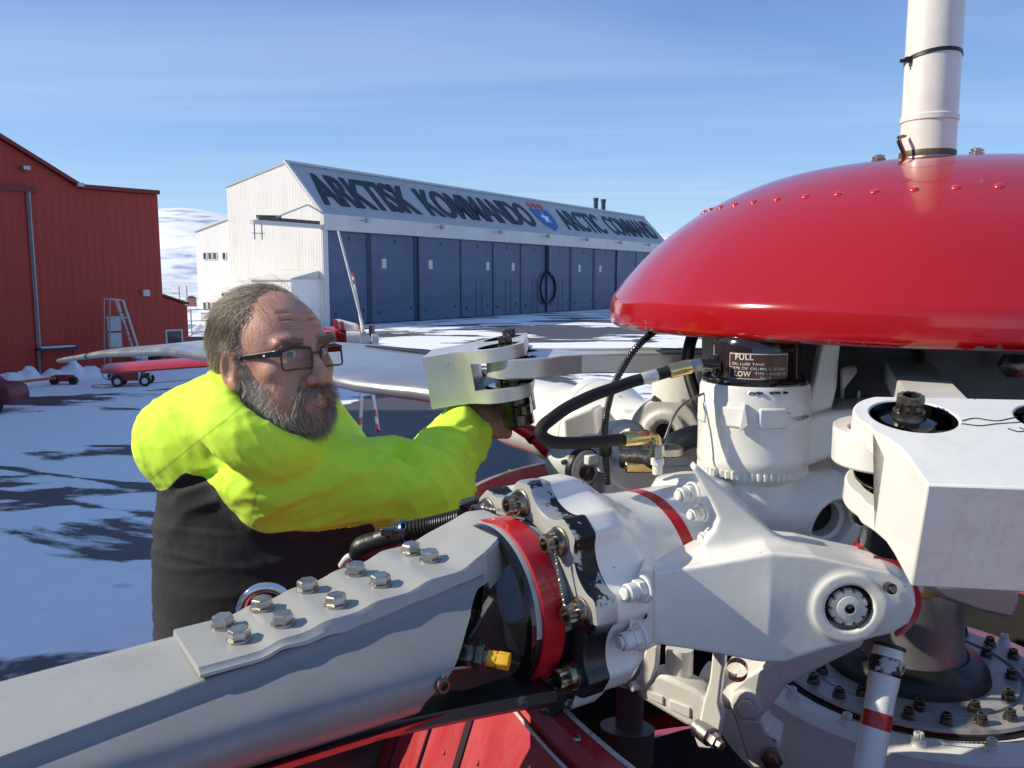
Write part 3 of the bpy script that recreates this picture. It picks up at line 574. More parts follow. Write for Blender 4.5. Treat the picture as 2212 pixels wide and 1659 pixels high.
# red ground cart
cb = gnd(280, 833); cart = empty("ground_cart", cb, "small red wheeled ground equipment cart on the snowy apron", "cart")
cx = Vector((.97, .24, 0)); cy = Vector((.24, -.97, 0))
def cp(x, y, z): return cb + cx * x + cy * y + Vector((0, 0, z))
CR = basis((0, 0, 1), cy); RCART = mat("cart_red", (.30, .028, .025), .5, var=.15)
mb = MB(); mb.box(cp(0, 0, .55), (1.35, .9, .55), Matrix((cx, cy, Vector((0, 0, 1)))).transposed()); mb.box(cp(-.75, 0, .45), (.3, .6, .3), Matrix((cx, cy, Vector((0, 0, 1)))).transposed()); mb.build("body", RCART, cart, bevel=.05)
mb = MB(); mb.bar(cp(.55, .5, .2), cp(.55, .5, .95), .08); mb.bar(cp(.55, .5, .95), cp(1.0, .5, .95), .08); mb.bar(cp(1.0, .5, .95), cp(1.05, .5, .5), .08); mb.build("handle_frame", CREAM, cart)
mb = MB(); ringp = [cp(-.85 + .2 * math.cos(a), .48, .62 + .22 * math.sin(a)) for a in np.linspace(0, 6.283, 20)]; mb.tube(ringp, .035, 6, caps=False); mb.build("hose_coil", GREYM, cart)
for x, y in ((-.42, .5), (.78, .5), (-.42, -.5), (.78, -.5)):
    mb = MB(); mb.lathe([(.05, -.07), (.24, -.07), (.27, -.03), (.27, .03), (.24, .07), (.05, .07)], cp(x, y, .27), cy, 20); w_ = mb.build("wheel", RUB, cart)
    mb = MB(); mb.lathe([(.14, -.085), (.14, .085)], cp(x, y, .27), cy, 14, cap=True); mb.build("rim", CREAM, w_)
tag((lambda m_: m_.build("air_hose", mat("orange_hose", (.40, .09, .06), .6)))(MB().tube(spline([gnd(268, 832), gnd(240, 838), gnd(208, 838), gnd(200, 834), gnd(230, 831), gnd(290, 829), gnd(350, 826), gnd(430, 819)], 60), .035, 6)), "thin red hose looping on the snow beside the red cart", "hose")
# tow bar and tug at the left edge
tb = gnd(120, 838); tow = empty("tow_bar", tb, "long orange tow bar lying on the snow in front of the red hangar", "tow bar")
mb = MB(); mb.bar(gnd(-20, 852) + Vector((0, 0, .4)), gnd(120, 832) + Vector((0, 0, .35)), .12); mb.build("bar", mat("orange_paint", (.50, .12, .02), .5), tow)
mb = MB(); mb.box(gnd(137, 830) + Vector((0, 0, .3)), (.9, .5, .28)); mb.build("head", RCART, tow, bevel=.04)
for dx in (-.42, .5):
    mb = MB(); mb.lathe([(.05, -.1), (.2, -.1), (.2, .1), (.05, .1)], gnd(137, 831) + Vector((dx, 0, .2)), (0, 1, 0), 16); mb.build("wheel", RUB, tow)
tg = gnd(5, 888); tug = empty("aircraft_tug", tg, "dark red tug vehicle cut off by the left edge of the photo", "vehicle")
mb = MB(); mb.prism([tg + Vector((x, -.5, z)) for x, z in ((-1.8, .3), (.55, .3), (.68, .55), (.6, .95), (.25, 1.08), (-.2, 1.1), (-.5, 1.35), (-1.8, 1.35))], (0, 1.3, 0)); mb.build("body", mat("tug_red", (.16, .02, .02), .45, var=.15), tug, bevel=.08)
mb = MB(); mb.box(tg + Vector((.05, -.53, .7)), (.35, .06, .3)); mb.build("yellow_plate", mat("dull_yellow", (.30, .26, .05), .5), tug, bevel=.02)
mb = MB(); mb.box(tg + Vector((-.1, -.2, .42)), (.5, .66, .24)); mb.build("bumper", RUB, tug, bevel=.05)
for x in (.0, -1.2):
    mb = MB(); mb.lathe([(.1, -.12), (.3, -.12), (.33, -.06), (.33, .06), (.3, .12), (.1, .12)], tg + Vector((x, -.48, .33)), (0, 1, 0), 22); w_ = mb.build("wheel", RUB, tug)
    mb = MB(); mb.lathe([(.15, -.135), (.15, .1)], tg + Vector((x, -.48, .33)), (0, 1, 0), 16, cap=True); mb.build("rim", RCART, w_)
# snow-capped tub and wall shelf
tu = gnd(328, 792); tub = empty("round_tub", tu, "round black tub capped with snow next to the lean-to", "tub")
mb = MB(); mb.lathe([(.55, 0), (.62, .62), (.66, .66)], tu, (0, 0, 1), 28); mb.build("tub_wall", RUB, tub)
mb = MB(); mb.lathe([(.66, .66), (.67, .72), (.5, .8), (0.01, .84)], tu, (0, 0, 1), 28); mb.build("snow_cap", SNOW, tub)
se = rp(6.2, 0, -.5); shf = empty("wall_bench", se, "snow-topped bench standing against the red hangar wall", "bench")
SR = Matrix((RL, RN, Vector((0, 0, 1)))).transposed()
mb = MB(); mb.box(se + Vector((0, 0, 1.32)), (2.0, .6, .12), SR); mb.build("bench_top", DOORD, shf)
mb = MB(); mb.box(se + Vector((0, 0, 1.42)), (1.7, .5, .08), SR); mb.build("snow_cap", SNOW, shf, bevel=.03)
for s_ in (-.8, .8):
    mb = MB(); mb.bar(se + RL * s_, se + RL * s_ + Vector((0, 0, 1.26)), .08); mb.build("leg", RCART, shf)
cr_ = rp(2.2, 0, -1.4); crt = empty("small_crate", cr_, "small snow-covered crate between bench and ladder at the red hangar", "crate")
mb = MB(); mb.box(cr_ + Vector((0, 0, .3)), (.7, .6, .6), SR); mb.build("crate_box", GREYM, crt, bevel=.02)
mb = MB(); mb.box(cr_ + Vector((0, 0, .66)), (.74, .64, .12), SR); mb.build("snow_cap", SNOW, crt, bevel=.05)
# light mast near the annex
lm = gnd(491, 703); mast = empty("light_mast", lm, "floodlight mast standing before the white annex", "lamp post")
mb = MB(); mb.tube([lm, lm + Vector((0, 0, 3.6))], .07, 8); mb.build("pole", GREYM, mast)
mb = MB(); mb.bar(lm + Vector((-.45, 0, 3.6)), lm + Vector((.45, 0, 3.6)), .08); mb.build("crossbar", GREYM, mast)
for s_ in (-.3, .05, .35):
    mb = MB(); mb.box(lm + Vector((s_, -.1, 3.38)), (.26, .25, .26)); mb.build("lamp_head", DOORD, mast, bevel=.03)
# chain-link fence
f0, f1 = gnd(392, 727), gnd(502, 722); fen = empty("chain_link_fence", f0, "grey pipe fence in front of the snow bank by the annex", "fence")
for k in (0.2, .62, .98):
    q = f0.lerp(f1, k); mb = MB(); mb.tube([q, q + Vector((0, 0, 2.45))], .06, 8); mb.build("post", GREYM, fen)
mb = MB()
for z in (.35, 1.35, 2.35): mb.tube([f0 + Vector((0, 0, z)), f1 + Vector((0, 0, z))], .045, 6)
mb.build("rail", GREYM, fen)
pk = gnd(440, 726); tag((lambda m_: m_.build("kerb_wall", mat("grey_brown_stone", (.22, .20, .17), .8, var=.2)))(MB().box(gnd(450, 738) + Vector((0, 0, .15)), (7.5, .5, .5))), "low dark stone kerb in front of the fenced snow bank", "kerb")
# far things beyond the annex
fr = gnd(414, 662); frh = empty("pink_hut", fr, "small faded red hut far off beside the white annex", "hut")
mb = MB(); mb.box(fr + Vector((0, 0, .8)), (1.5, 1.2, 1.6)); mb.build("wall", mat("faded_red", (.42, .16, .13), .7), frh, smooth=0)
mb = MB(); mb.prism([fr + Vector((-.85, -.7, 1.6)), fr + Vector((.85, -.7, 1.6)), fr + Vector((0, -.7, 2.0))], (0, 1.4, 0)); mb.build("roof", DOORD, frh, smooth=0)
for u, v0 in ((389, 618), (405, 618)):
    q = gnd(u, 664); y = q.y; mb = MB(); mb.tube([q, q + Vector((0, 0, (664 - v0) * y / 1804))], .12, 6); o = mb.build("utility_pole", GREYM)
    tag(o, "thin far pole " + ("left" if u < 400 else "right") + " of the two beyond the lean-to", "pole", "far poles")
# =================================================================== HELICOPTER
HC = Vector((.90, 1.80, 0)); TD = Vector((-.335, .942, 0)).normalized(); TS = Vector((TD.y, -TD.x, 0))
heli = empty("helicopter", HC, "large red helicopter seen close up at its white rotor head under a red dome", "helicopter")
def Z(z): return Vector((0, 0, z))
def hub(r, deg, z): return HC + Vector((r * math.cos(R(deg)), r * math.sin(R(deg)), z))
BH = empty  # (names below follow the parts)
# ---------------------------------------------------------------- fuselage, boom, tail
REDF = mat("red_fuselage_paint", (.42, .016, .022), .35, coat=.3, var=.1, vscale=2)
def fsec(s, w, z0, z1, n=20):
    c = HC + TD * s; out = []
    for i in range(n):
        a = 2 * math.pi * i / n; ca, sa = math.cos(a), math.sin(a)
        out.append(c + TS * (w * math.copysign(abs(ca) ** .6, ca)) + Z((z0 + z1) / 2 + (z1 - z0) / 2 * math.copysign(abs(sa) ** .6, sa)))
    return out
mb = MB(); mb.loft([fsec(-6.2, .1, 1.2, 1.6), fsec(-5.9, .6, .9, 2.1), fsec(-4.8, 1.0, .6, 2.9), fsec(-3, 1.08, .55, 3.15), fsec(0, 1.08, .55, 3.2), fsec(3, 1.0, .6, 3.0), fsec(5, .7, 1.0, 2.75), fsec(8, .36, 1.6, 2.62), fsec(10.6, .25, 2.0, 2.6)])
mb.build("fuselage", REDF, heli, smooth=50)
tail0 = HC + TD * 10.4
mb = MB(); secs = []
for z, s0, s1, w in ((2.0, -.9, .7, .24), (2.6, -.5, .75, .2), (3.3, -.1, .8, .17), (3.85, .05, .95, .17), (4.05, .1, 1.0, .19), (4.27, .15, 1.0, .19)):
    secs.append([tail0 + TD * (s0 + (s1 - s0) * (.5 - .5 * math.cos(a))) + TS * (w * math.sin(a)) + Z(z) for a in np.linspace(0, 2 * math.pi, 20, endpoint=False)])
mb.loft(secs); pyl = mb.build("tail_pylon", REDF, heli, smooth=60)
TWH = mat("weathered_white_tail_paint", (.66, .63, .57), .5, var=.08)
def tp(u, v, y=12.35): return P(u, v, y)
mb = MB(); mb.prism([tp(718, 690), tp(724, 710), tp(766, 718), tp(763, 702)], Vector((.02, .3, 0))); fin = mb.build("fin_cap", TWH, pyl, bevel=.02)
mb = MB(); mb.prism([tp(717.5, 689.6, 12.33), tp(723.5, 710.5, 12.33), tp(731, 712, 12.33), tp(727, 691.5, 12.33)], Vector((.01, .03, 0))); mb.prism([tp(735, 693.6, 12.33), tp(737.5, 713, 12.33), tp(743, 714, 12.33), tp(740, 695, 12.33)], Vector((.01, .03, 0))); mb.build("red_stripes", REDS, fin)
mb = MB(); mb.prism([tp(690, 707), tp(690, 744), tp(766, 747), tp(766, 719)], Vector((.1, .5, 0))); mb.build("gearbox_fairing", REDF, pyl, bevel=.04, bseg=3)
trh = tp(786, 733)
mb = MB(); mb.lathe([(.13, -.22), (.12, -.02), (.09, 0), (.09, .14), (.12, .15), (.12, .24), (.05, .26)], trh - Vector((.04, 0, 0)), Vector((1, .25, 0)), 18); tr = mb.build("tail_rotor_hub", TWH, heli)
mb = MB(); mb.tube([tp(803, 703), tp(804, 752)], .045, 10); mb.bar(tp(787, 727), tp(812, 733), .05); mb.build("pitch_beam", DSTEEL, tr)
def tr_blade(a, b, w0, w1, rot, bands=((.94, 1.003), (.78, .86))):
    a, b = Vector(a), Vector(b); d = (b - a).normalized(); e = (Vector((math.sin(rot), math.cos(rot), 0))); e = (e - d * e.dot(d)).normalized(); nn = d.cross(e)
    mb = MB(); secs = []
    for k, w in ((0, w0 * .5), (.12, w0), (.9, w1), (1.0, w1 * .6)):
        c = a.lerp(b, k); secs.append([c + e * (w * math.cos(t)) + nn * (.018 * math.sin(t)) for t in np.linspace(0, 6.283, 10, endpoint=False)])
    mb.loft(secs); o = mb.build("tail_rotor_blade", TWH, heli)
    for k0, k1 in bands:
        mb = MB(); secs = []
        for k in (k0, k1):
            c = a.lerp(b, k); secs.append([c + e * (w1 * 1.04 * math.cos(t)) + nn * (.022 * math.sin(t)) for t in np.linspace(0, 6.283, 10, endpoint=False)])
        mb.loft(secs); mb.build("red_band", REDS, o)
tr_blade(tp(786, 712), tp(731, 500, 12.6), .09, .075, -.1, ()); tr_blade(tp(784, 722, 12.3), tp(763, 597, 13.4), .09, .09, -.15)
tr_blade(tp(784, 745), tp(778, 945, 12.2), .09, .095, .07); tr_blade(tp(790, 745, 12.2), tp(817, 930, 11.6), .09, .09, .02)
mb = MB(); st0, st1 = P(218, 797, 11.6), P(640, 768, 12.1); secs = []
for k, w, th in ((0, .12, .02), (.012, .22, .04), (.04, .27, .055), (1, .30, .06)):
    c = st0.lerp(st1, k); secs.append([c + TD * (w * math.cos(t)) + Z(th * math.sin(t) + .03 * math.cos(t)) for t in np.linspace(0, 6.283, 18, endpoint=False)])
mb.loft(secs); mb.build("stabilizer", REDF, heli)
# ---------------------------------------------------------------- rotor fairing (red cowl round the mast)
RIMZ = 4.40
FC = Vector((.95, 1.73, 0)); E1 = Vector((-TD.y, TD.x, 0)); 
def frho(phi):
    """rim of the fairing: a squarish oval in line with the fuselage"""
    d_ = Vector((math.cos(phi), math.sin(phi), 0)); return (abs(d_.dot(E1) / 1.05) ** 2.5 + abs(d_.dot(TD) / 1.25) ** 2.5) ** (-1 / 2.5) / 1.085
def fhub(r, deg, z): k_ = frho(R(deg)) * r; return FC + Vector((k_ * math.cos(R(deg)), k_ * math.sin(R(deg)), z))
def foval(mb_, prof, seg=120): mb_.loft([[fhub(r_, 360 * i / seg, RIMZ + h) for i in range(seg)] for r_, h in prof], caps=False)
def cowl(r, h): return (r, h)
mb = MB(); prof = [(1.02, -.62), (1.075, -.10), (1.080, -.02), (1.085, 0.0), (1.105, -.006), (1.112, -.03), (1.10, -.045), (1.135, -.11), (1.22, -.36), (1.30, -.62), (1.36, -.95), (1.40, -1.3)]
foval(mb, prof); fair = mb.build("rotor_fairing", REDP, heli, smooth=50)
mb = MB(); foval(mb, [(1.0795, .0005), (1.0835, .0040), (1.0865, .0038), (1.088, .0005)]); mb.build("worn_rim_edge", ALU, fair)
mb = MB(); foval(mb, [(1.108, -.050), (1.1135, -.046), (1.1145, -.052), (1.110, -.056)]); mb.build("seal_strip", CREAM, fair)
SEAM = mat("dark_panel_gap", (.02, .006, .01), .6)
for deg, w, nm in ((203, .010, "panel_gap"), (213.5, .004, "panel_gap"), (195, .004, "panel_gap"), (225, .005, "panel_gap"), (187, .004, "panel_gap")):
    mb = MB(); q = []
    for r_, h in ((1.139, -.12), (1.222, -.36), (1.302, -.62), (1.362, -.95)): q.append((r_ + .0035, h))
    c = [fhub(r_, deg, RIMZ + h) for r_, h in q]; tdir = Vector((-math.sin(R(deg)), math.cos(R(deg)), 0))
    mb.loft([[p - tdir * w, p + tdir * w, p + tdir * w - fhub(.004, deg, 0) + FC, p - tdir * w - fhub(.004, deg, 0) + FC] for p in c]); mb.build(nm, SEAM, fair)
riv = MB(); riv.lathe([(.0045, 0), (.004, .0016), (.0015, .003), (0.0001, .0032)], seg=8); rv0 = riv.build("rivet", REDP, fair, mw=frame(fhub(1.16, 198, RIMZ - .15), (-1, -.2, .4)))
for deg in (199.5, 206.5, 218):
    for k in range(7):
        h = -.16 - k * .055; r_ = 1.139 + (-h - .12) * .34; c = fhub(r_ + .001, deg + k * .12, RIMZ + h); ax = Vector((math.cos(R(deg)), math.sin(R(deg)), .33)); inst(rv0, frame(c, ax), fair)
rs = MB(); rs.lathe([(.0058, 0), (.005, .003), (.0001, .004)], seg=8); rr0 = rs.build("rim_rivet", STEEL, fair, mw=frame(fhub(1.1, 130, RIMZ), (0, 0, 1)))
for deg in range(120, 240, 9): inst(rr0, frame(fhub(1.103, deg, RIMZ - .003), (0, 0, 1)), fair)
# dark equipment bay inside the fairing
mb = MB(); mb.lathe([(1.0, 0), (.0, 0)][::1] and [(.98, 0), (.98, .04), (.3, .04)], FC + Z(3.45), (0, 0, 1), 48); foval(mb, [(1.0, -.95), (1.02, -.4)]); mb.build("bay_floor", DARK, heli)
# ---------------------------------------------------------------- dome
DC = HC + Z(CAMZ)
dp = [(.645, -.0985), (.668, -.100), (.680, -.092), (.683, -.075), (.683, -.052), (.678, -.036), (.666, -.020), (.644, .008), (.604, .052), (.548, .102), (.482, .147), (.41, .184), (.33, .213), (.25, .229), (.16, .236), (.06, .238), (0.0005, .238)]
def refine(pr, n=70):
    p = spline([(a, b, 0) for a, b in pr], n); return [(max(q.x, 0.0004), q.y) for q in p]
mb = MB(); mb.lathe(refine(dp, 90) , DC, (0, 0, 1), 128)
def chip_mat():
    m = mat("glossy_dome_paint", (.37, .004, .007), .15, coat=.5, var=.06, vscale=3, bump=.05, bscale=12, rvar=.06)
    N, K = m.node_tree.nodes, m.node_tree.links; b = N["Principled BSDF"]
    src = b.inputs["Base Color"].links[0].from_socket
    t = N.new("ShaderNodeTexCoord"); s = N.new("ShaderNodeSeparateXYZ"); K.new(t.outputs["Object"], s.inputs[0])
    lo = N.new("ShaderNodeMapRange"); lo.inputs[1].default_value = .022; lo.inputs[2].default_value = 0.004; lo.inputs[3].default_value = 0; lo.inputs[4].default_value = .19; K.new(s.outputs[2], lo.inputs[0])
    n = N.new("ShaderNodeTexNoise"); n.inputs["Scale"].default_value = 26; n.inputs["Detail"].default_value = 5; n.inputs["Roughness"].default_value = .6; K.new(t.outputs["Object"], n.inputs["Vector"])
    a = N.new("ShaderNodeMath"); a.operation = 'ADD'; K.new(n.outputs["Fac"], a.inputs[0]); K.new(lo.outputs[0], a.inputs[1])
    th = N.new("ShaderNodeMapRange"); th.inputs[1].default_value = .735; th.inputs[2].default_value = .745; K.new(a.outputs[0], th.inputs[0])
    mm = N.new("ShaderNodeMix"); mm.data_type = 'RGBA'; mm.inputs[7].default_value = (.17, .165, .14, 1); K.new(th.outputs[0], mm.inputs[0]); K.new(src, mm.inputs[6]); K.new(mm.outputs[2], b.inputs["Base Color"])
    return m
dome = mb.build("rotor_dome", chip_mat(), heli, smooth=60)
mb = MB(); mb.lathe([(.644, -.0975), (.640, -.06), (.60, -.02), (.4, .06), (.0005, .1)], DC, (0, 0, 1), 96); mb.build('added_dome_liner', mat('dark_liner', (.06, .055, .05), .7, var=.2, vscale=6), dome, smooth=60)  # dark shell added inside the dome to cut its red bounce
rv = MB(); rv.lathe([(.0085, -.002), (.0075, .0014), (.005, .0034), (.002, .0041), (.0001, .0042)], seg=14)
r1 = rv.build("dome_rivet", REDG, dome, mw=frame(DC + Vector((0, -.482, .1466)), (0, -.5, .86)))
for k in range(50):
    a = 2 * math.pi * (k + .3) / 50; inst(r1, frame(DC + Vector((.482 * math.cos(a), .482 * math.sin(a), .1466)), (math.cos(a) * .5, math.sin(a) * .5, .86)), dome)
mb = MB(); mb.lathe([(.30, .206), (.318, .216), (.315, .222), (.2, .236), (.0004, .243)], DC + Vector((.16, .12, -.012)), (0, 0, 1), 64); mb.build("cap_plate", DOORD, dome, smooth=60)
mb = MB(); mb.lathe([(.02, .218), (.17, .234), (.175, .243), (.15, .252), (.0004, .256)], DC + Vector((.13, .05, -.005)), (0, 0, 1), 48); mb.build("clear_cover", mat("pale_blue_plastic", (.35, .45, .55), .2, coat=.5), dome, smooth=60)
cbm = MB(); cbm.lathe([(r_ * .72, h_ * .8) for r_, h_ in ((.018, 0), (.018, .003), (.012, .003), (.012, .0065), (.016, .0065), (.016, .010), (.009, .010), (.009, .013), (.0001, .0135))], seg=14)
def dome_skyline(u):
    """the point of the dome that stands highest over the bearing of u"""
    best = None
    for r_, h in refine(dp, 60):
        for t in np.linspace(math.pi, 2 * math.pi, 241):
            p = Vector((DC.x + r_ * math.cos(t), DC.y + r_ * math.sin(t), h))
            if abs(p.x / p.y - (u - 1106) / 1804) < .006 and (best is None or p.z / p.y > best[0]): best = (p.z / p.y, p)
    return best[1] + Z(CAMZ)
cb0 = cbm.build("cap_screw", STEEL, dome, mw=frame(dome_skyline(1875), (-.25, -.25, 1)))
inst(cb0, frame(dome_skyline(2083), (.0, -.25, 1)), dome)
# ---------------------------------------------------------------- white mast tube
tb = HC + Vector((-.083, -.17, 0)); tbx = P(2003, 335, 1.63); tb = Vector((tbx.x, tbx.y, 0))
TUBEW = mat("ivory_tube_paint", (.74, .72, .66), .38, coat=.25, var=.06, vscale=14, bump=.1, bscale=70, dirt=(.32, .28, .2), damt=.3, dscale=30, dlo=.6, dhi=.75)
mb = MB(); mb.lathe([(.049, .23), (.0492, .27), (.0492, .297), (.0515, .2985), (.0515, .308), (.049, .310), (.0488, .62), (.0488, .95), (.046, .955), (.0004, .957)], tb + Z(CAMZ), (0, 0, 1), 48); tube = mb.build("mast_tube", TUBEW, heli, smooth=50)
mb = MB(); mb.lathe([(.0505, .213), (.052, .215), (.052, .229), (.0505, .232), (.048, .234)], tb + Z(CAMZ), (0, 0, 1), 40); mb.build("base_collar", STEEL, tube)
mb = MB(); mb.lathe([(.0502, .232), (.0505, .2335), (.0505, .242), (.0498, .2435)], tb + Z(CAMZ), (0, 0, 1), 40); mb.build("gasket_ring", mat("brown_sealant", (.10, .075, .03), .5), tube)
zt = P(2010, 119, 1.6).z - CAMZ; mb = MB(); rg_ = []
for r_, h in ((.0492, -.0028), (.0505, -.0028), (.0505, .0028), (.0492, .0028)): pass
mb.lathe([(.0488, -.0036), (.0507, -.0036), (.0507, .0036), (.0488, .0036)], tb + Z(CAMZ + zt), (-.05, .16, 1), 40); mb.box(tb + Vector((-.052, -.012, CAMZ + zt - .004)), (.012, .010, .010)); mb.box(tb + Vector((-.062, -.013, CAMZ + zt - .006)), (.012, .004, .006)); mb.build("cable_tie", RUB, tube)
for nm, colr, off in (("orange_wire", (.42, .08, .03), 0), ("black_wire", (.015, .015, .02), .004)):
    mb = MB(); mb.tube(spline([tb + Vector((-.053 - off, -.02, CAMZ + .27)), tb + Vector((-.068 - off, -.03, CAMZ + .262)), tb + Vector((-.058 - off, -.032, CAMZ + .235)), tb + Vector((-.057 - off, -.03, CAMZ + .215))], 16), .0028, 6); mb.build(nm, mat(nm + "_skin", colr, .4), tube)
# ---------------------------------------------------------------- common hardware
def hexbolt(rad=.0145, h=.014):
    m_ = MB(); m_.lathe([(rad * 1.12, 0), (rad * 1.12, .003), (rad * .9, .003)], seg=20)
    m_.lathe([(rad * .98, .003), (rad * 1.02, .0045), (rad * 1.02, h - .0015), (rad * .86, h + .001), (0.0001, h + .001)], seg=6); return m_
def twelve_pt(rad=.0125, h=.026, bore=True):
    """12-point bolt head on a flanged base, with a bore"""
    m_ = MB(); m_.lathe([(rad * 1.62, -.004), (rad * 1.62, .002), (rad * 1.45, .003), (rad * 1.45, .007), (rad * 1.3, .010), (rad * 1.25, h * .45), (rad * .9, h * .48)], seg=28)
    ring0 = []; n = 48
    for hz, s in ((h * .46, .95), (h * .5, 1.0), (h * .95, 1.0), (h, .93)):
        ring0.append([Vector((rad * s * (1.0 + .085 * math.cos(12 * t)) * math.cos(t), rad * s * (1.0 + .085 * math.cos(12 * t)) * math.sin(t), hz)) for t in np.linspace(0, 2 * math.pi, n, endpoint=False)])
    for hz, s in ((h, .66), (h * .55, .62)): ring0.append([Vector((rad * s * math.cos(t), rad * s * math.sin(t), hz)) for t in np.linspace(0, 2 * math.pi, n, endpoint=False)])
    m_.loft(ring0, caps=False); ring = ring0[-1]; m_.add(ring, [tuple(range(n))]); return m_
def twist_wire(pts, r=.0011, n=60, amp=.0011):
    p = spline(pts, n); out = []
    m_ = MB()
    for ph in (0, math.pi):
        q = []
        for i, c in enumerate(p):
            t = (p[min(i + 1, n)] - p[max(i - 1, 0)]).normalized(); B = basis(t); q.append(c + B @ Vector((amp * math.cos(i * 1.1 + ph), amp * math.sin(i * 1.1 + ph), 0)))
        m_.tube(q, r, 5)
    return m_
# ---------------------------------------------------------------- FRONT BLADE (in its own frame: t outboard, a towards us, b up)
FLO = Vector((.038, 1.162, CAMZ - .452)); BD = Vector((-.829, -.559, 0)).normalized(); BN = Vector((.559, -.829, 0)).normalized()
def LB(t, a, b): return FLO + BD * t + BN * a + Z(b)
lands = [(.495, .050), (.425, .050), (.405, .057), (.375, .057), (.350, .064), (.310, .064), (.285, .0715), (.240, .0715), (.212, .081), (.165, .081), (.135, .092), (.105, .101), (.075, .112), (.05, .116)]
fe = [(.05, .01), (.075, .024), (.094, .038), (.12, .050), (.15, .058), (.2, .0625), (.27, .067), (.35, .072), (.42, .077), (.5, .081)]
be = [(.05, -.07), (.07, -.085), (.14, -.085), (.212, -.079), (.304, -.063), (.364, -.052), (.419, -.046), (.492, -.041), (.5, -.041)]
def itp(tab, t): xs = [q[0] for q in tab]; ys = [q[1] for q in tab]; o = np.argsort(xs); return float(np.interp(t, np.array(xs)[o], np.array(ys)[o]))
def bsec(t, tw=None):
    """blade spar section, outboard of the cuff"""
    k = min(1, max(0, (t - .45) / .25))
    if t < .5: top = itp(lands, max(t, .10)) - .009; fa = itp(fe, max(t, .12)) + .004
    else: top = .041 - .010 * k; fa = .084 + .036 * k
    pts = [(-.046, top - .03), (-.046, top), (.01, top + .0005), (fa - .012, top), (fa, top - .003), (fa + .007, top - .014), (fa + .022, .75 * top + .25 * .012 - .012), (.139 + .012 * k, .010), (.149 + .012 * k, -.008), (.146 + .01 * k, -.028), (.128, -.048), (.095, -.062), (.03, -.068), (-.046, -.062)]
    return pts
mb = MB(); secs = []
def smooth_sec(pts, n=56):
    p = spline([(a, b, 0) for a, b in pts] , n); return [(q.x, q.y) for q in p]
stn = [(.122, .262), (.21, .30), (.28, .34), (.36, .39), (.44, .445), (.52, .52), (.60, .60), (.70, .70), (.80, .80), (.92, .92), (1.1, 1.1)]
for t0, t1 in stn:
    sp = smooth_sec(bsec((t0 + t1) / 2)); out = []
    for a, b in sp:
        k = min(1, max(0, (.078 - b) / .105)); bul = .10 * max(0, a - .10); out.append(LB(t0 + (t1 - t0) * k + (bul if t0 < .2 else 0), a, b))
    secs.append(out)
mb.loft(secs)
SPARG = mat("dark_grey_spar_front", (0.20, 0.205, 0.205), 0.34, coat=.15, var=0.06, vscale=5, bump=0.1, bscale=120, dirt=(0.10, 0.10, 0.10), damt=0.4, dscale=7, dlo=.5, dhi=.8, rvar=.08, chips=(.06, .06, .065), cscale=26, cth=.72)
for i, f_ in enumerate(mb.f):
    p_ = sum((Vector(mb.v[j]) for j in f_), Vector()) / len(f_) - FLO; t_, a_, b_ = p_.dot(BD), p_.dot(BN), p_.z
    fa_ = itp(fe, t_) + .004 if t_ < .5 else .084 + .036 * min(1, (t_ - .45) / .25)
    mb.mi[i] = 1 if a_ > fa_ - .002 or b_ < 0 else 0  # front and lower faces take the darker grey, the top the lighter one
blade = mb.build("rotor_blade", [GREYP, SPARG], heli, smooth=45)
# stepped cuff plate
mb = MB(); secs = []
for t in np.concatenate([[.4935, .493], np.linspace(.488, .05, 150)]):
    b = (itp(lands, t - .006) + itp(lands, t) + itp(lands, t + .006)) / 3; f_, k_ = itp(fe, t), itp(be, t); th = max(.008, .040 - .105 * (t - .1)) if t > .12 else .05
    drop = .003 if t > .493 else 0
    secs.append([LB(t, k_, b - th), LB(t, k_, b - .003 - drop), LB(t, k_ + .003, b - drop), LB(t, k_ * .5 + f_ * .5, b - drop), LB(t, f_ - .004, b - drop), LB(t, f_, b - .004 - drop), LB(t, f_ + .004, b - th * .6), LB(t, f_ + .005, b - th)])
mb.loft(secs); plate = mb.build("cuff_plate", GREYP, blade, smooth=35)
hb = hexbolt(.0128, .013); hb0 = hb.build("hex_bolt", STEEL, blade, mw=frame(LB(.443, -.014, .05), (0, 0, 1)))
first = True
for i, (t, a) in enumerate(((.443, -.014), (.438, .033), (.394, -.025), (.388, .034), (.333, -.035), (.322, .032), (.267, -.037), (.257, .018), (.182, -.045), (.175, -.004))):
    b = itp(lands, t); mwx = frame(LB(t, a, b), (BD * .06 + Z(1))) @ Matrix.Rotation(i * 1.37, 4, 'Z')
    if first: hb0.matrix_basis = mwx; WM[hb0.name] = mwx; first = False
    else: inst(hb0, mwx, blade)
# cuff barrel with dark open end, ring band
def two_tone(lo_mat, hi_mat): return [hi_mat, lo_mat]
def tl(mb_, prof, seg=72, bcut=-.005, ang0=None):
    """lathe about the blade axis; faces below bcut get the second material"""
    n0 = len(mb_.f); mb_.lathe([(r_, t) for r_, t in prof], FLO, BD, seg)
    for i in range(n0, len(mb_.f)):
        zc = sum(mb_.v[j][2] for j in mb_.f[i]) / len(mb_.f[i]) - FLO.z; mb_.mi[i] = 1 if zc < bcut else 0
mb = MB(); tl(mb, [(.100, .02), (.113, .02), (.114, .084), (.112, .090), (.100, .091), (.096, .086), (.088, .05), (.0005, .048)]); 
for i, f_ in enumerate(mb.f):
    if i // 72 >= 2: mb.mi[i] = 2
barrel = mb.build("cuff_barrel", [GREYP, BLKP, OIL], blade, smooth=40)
mb = MB(); mb.lathe([(.1155, .040), (.1185, .041), (.1185, .075), (.1155, .076)], FLO, BD, 80); mb.build("red_band", REDS, blade)
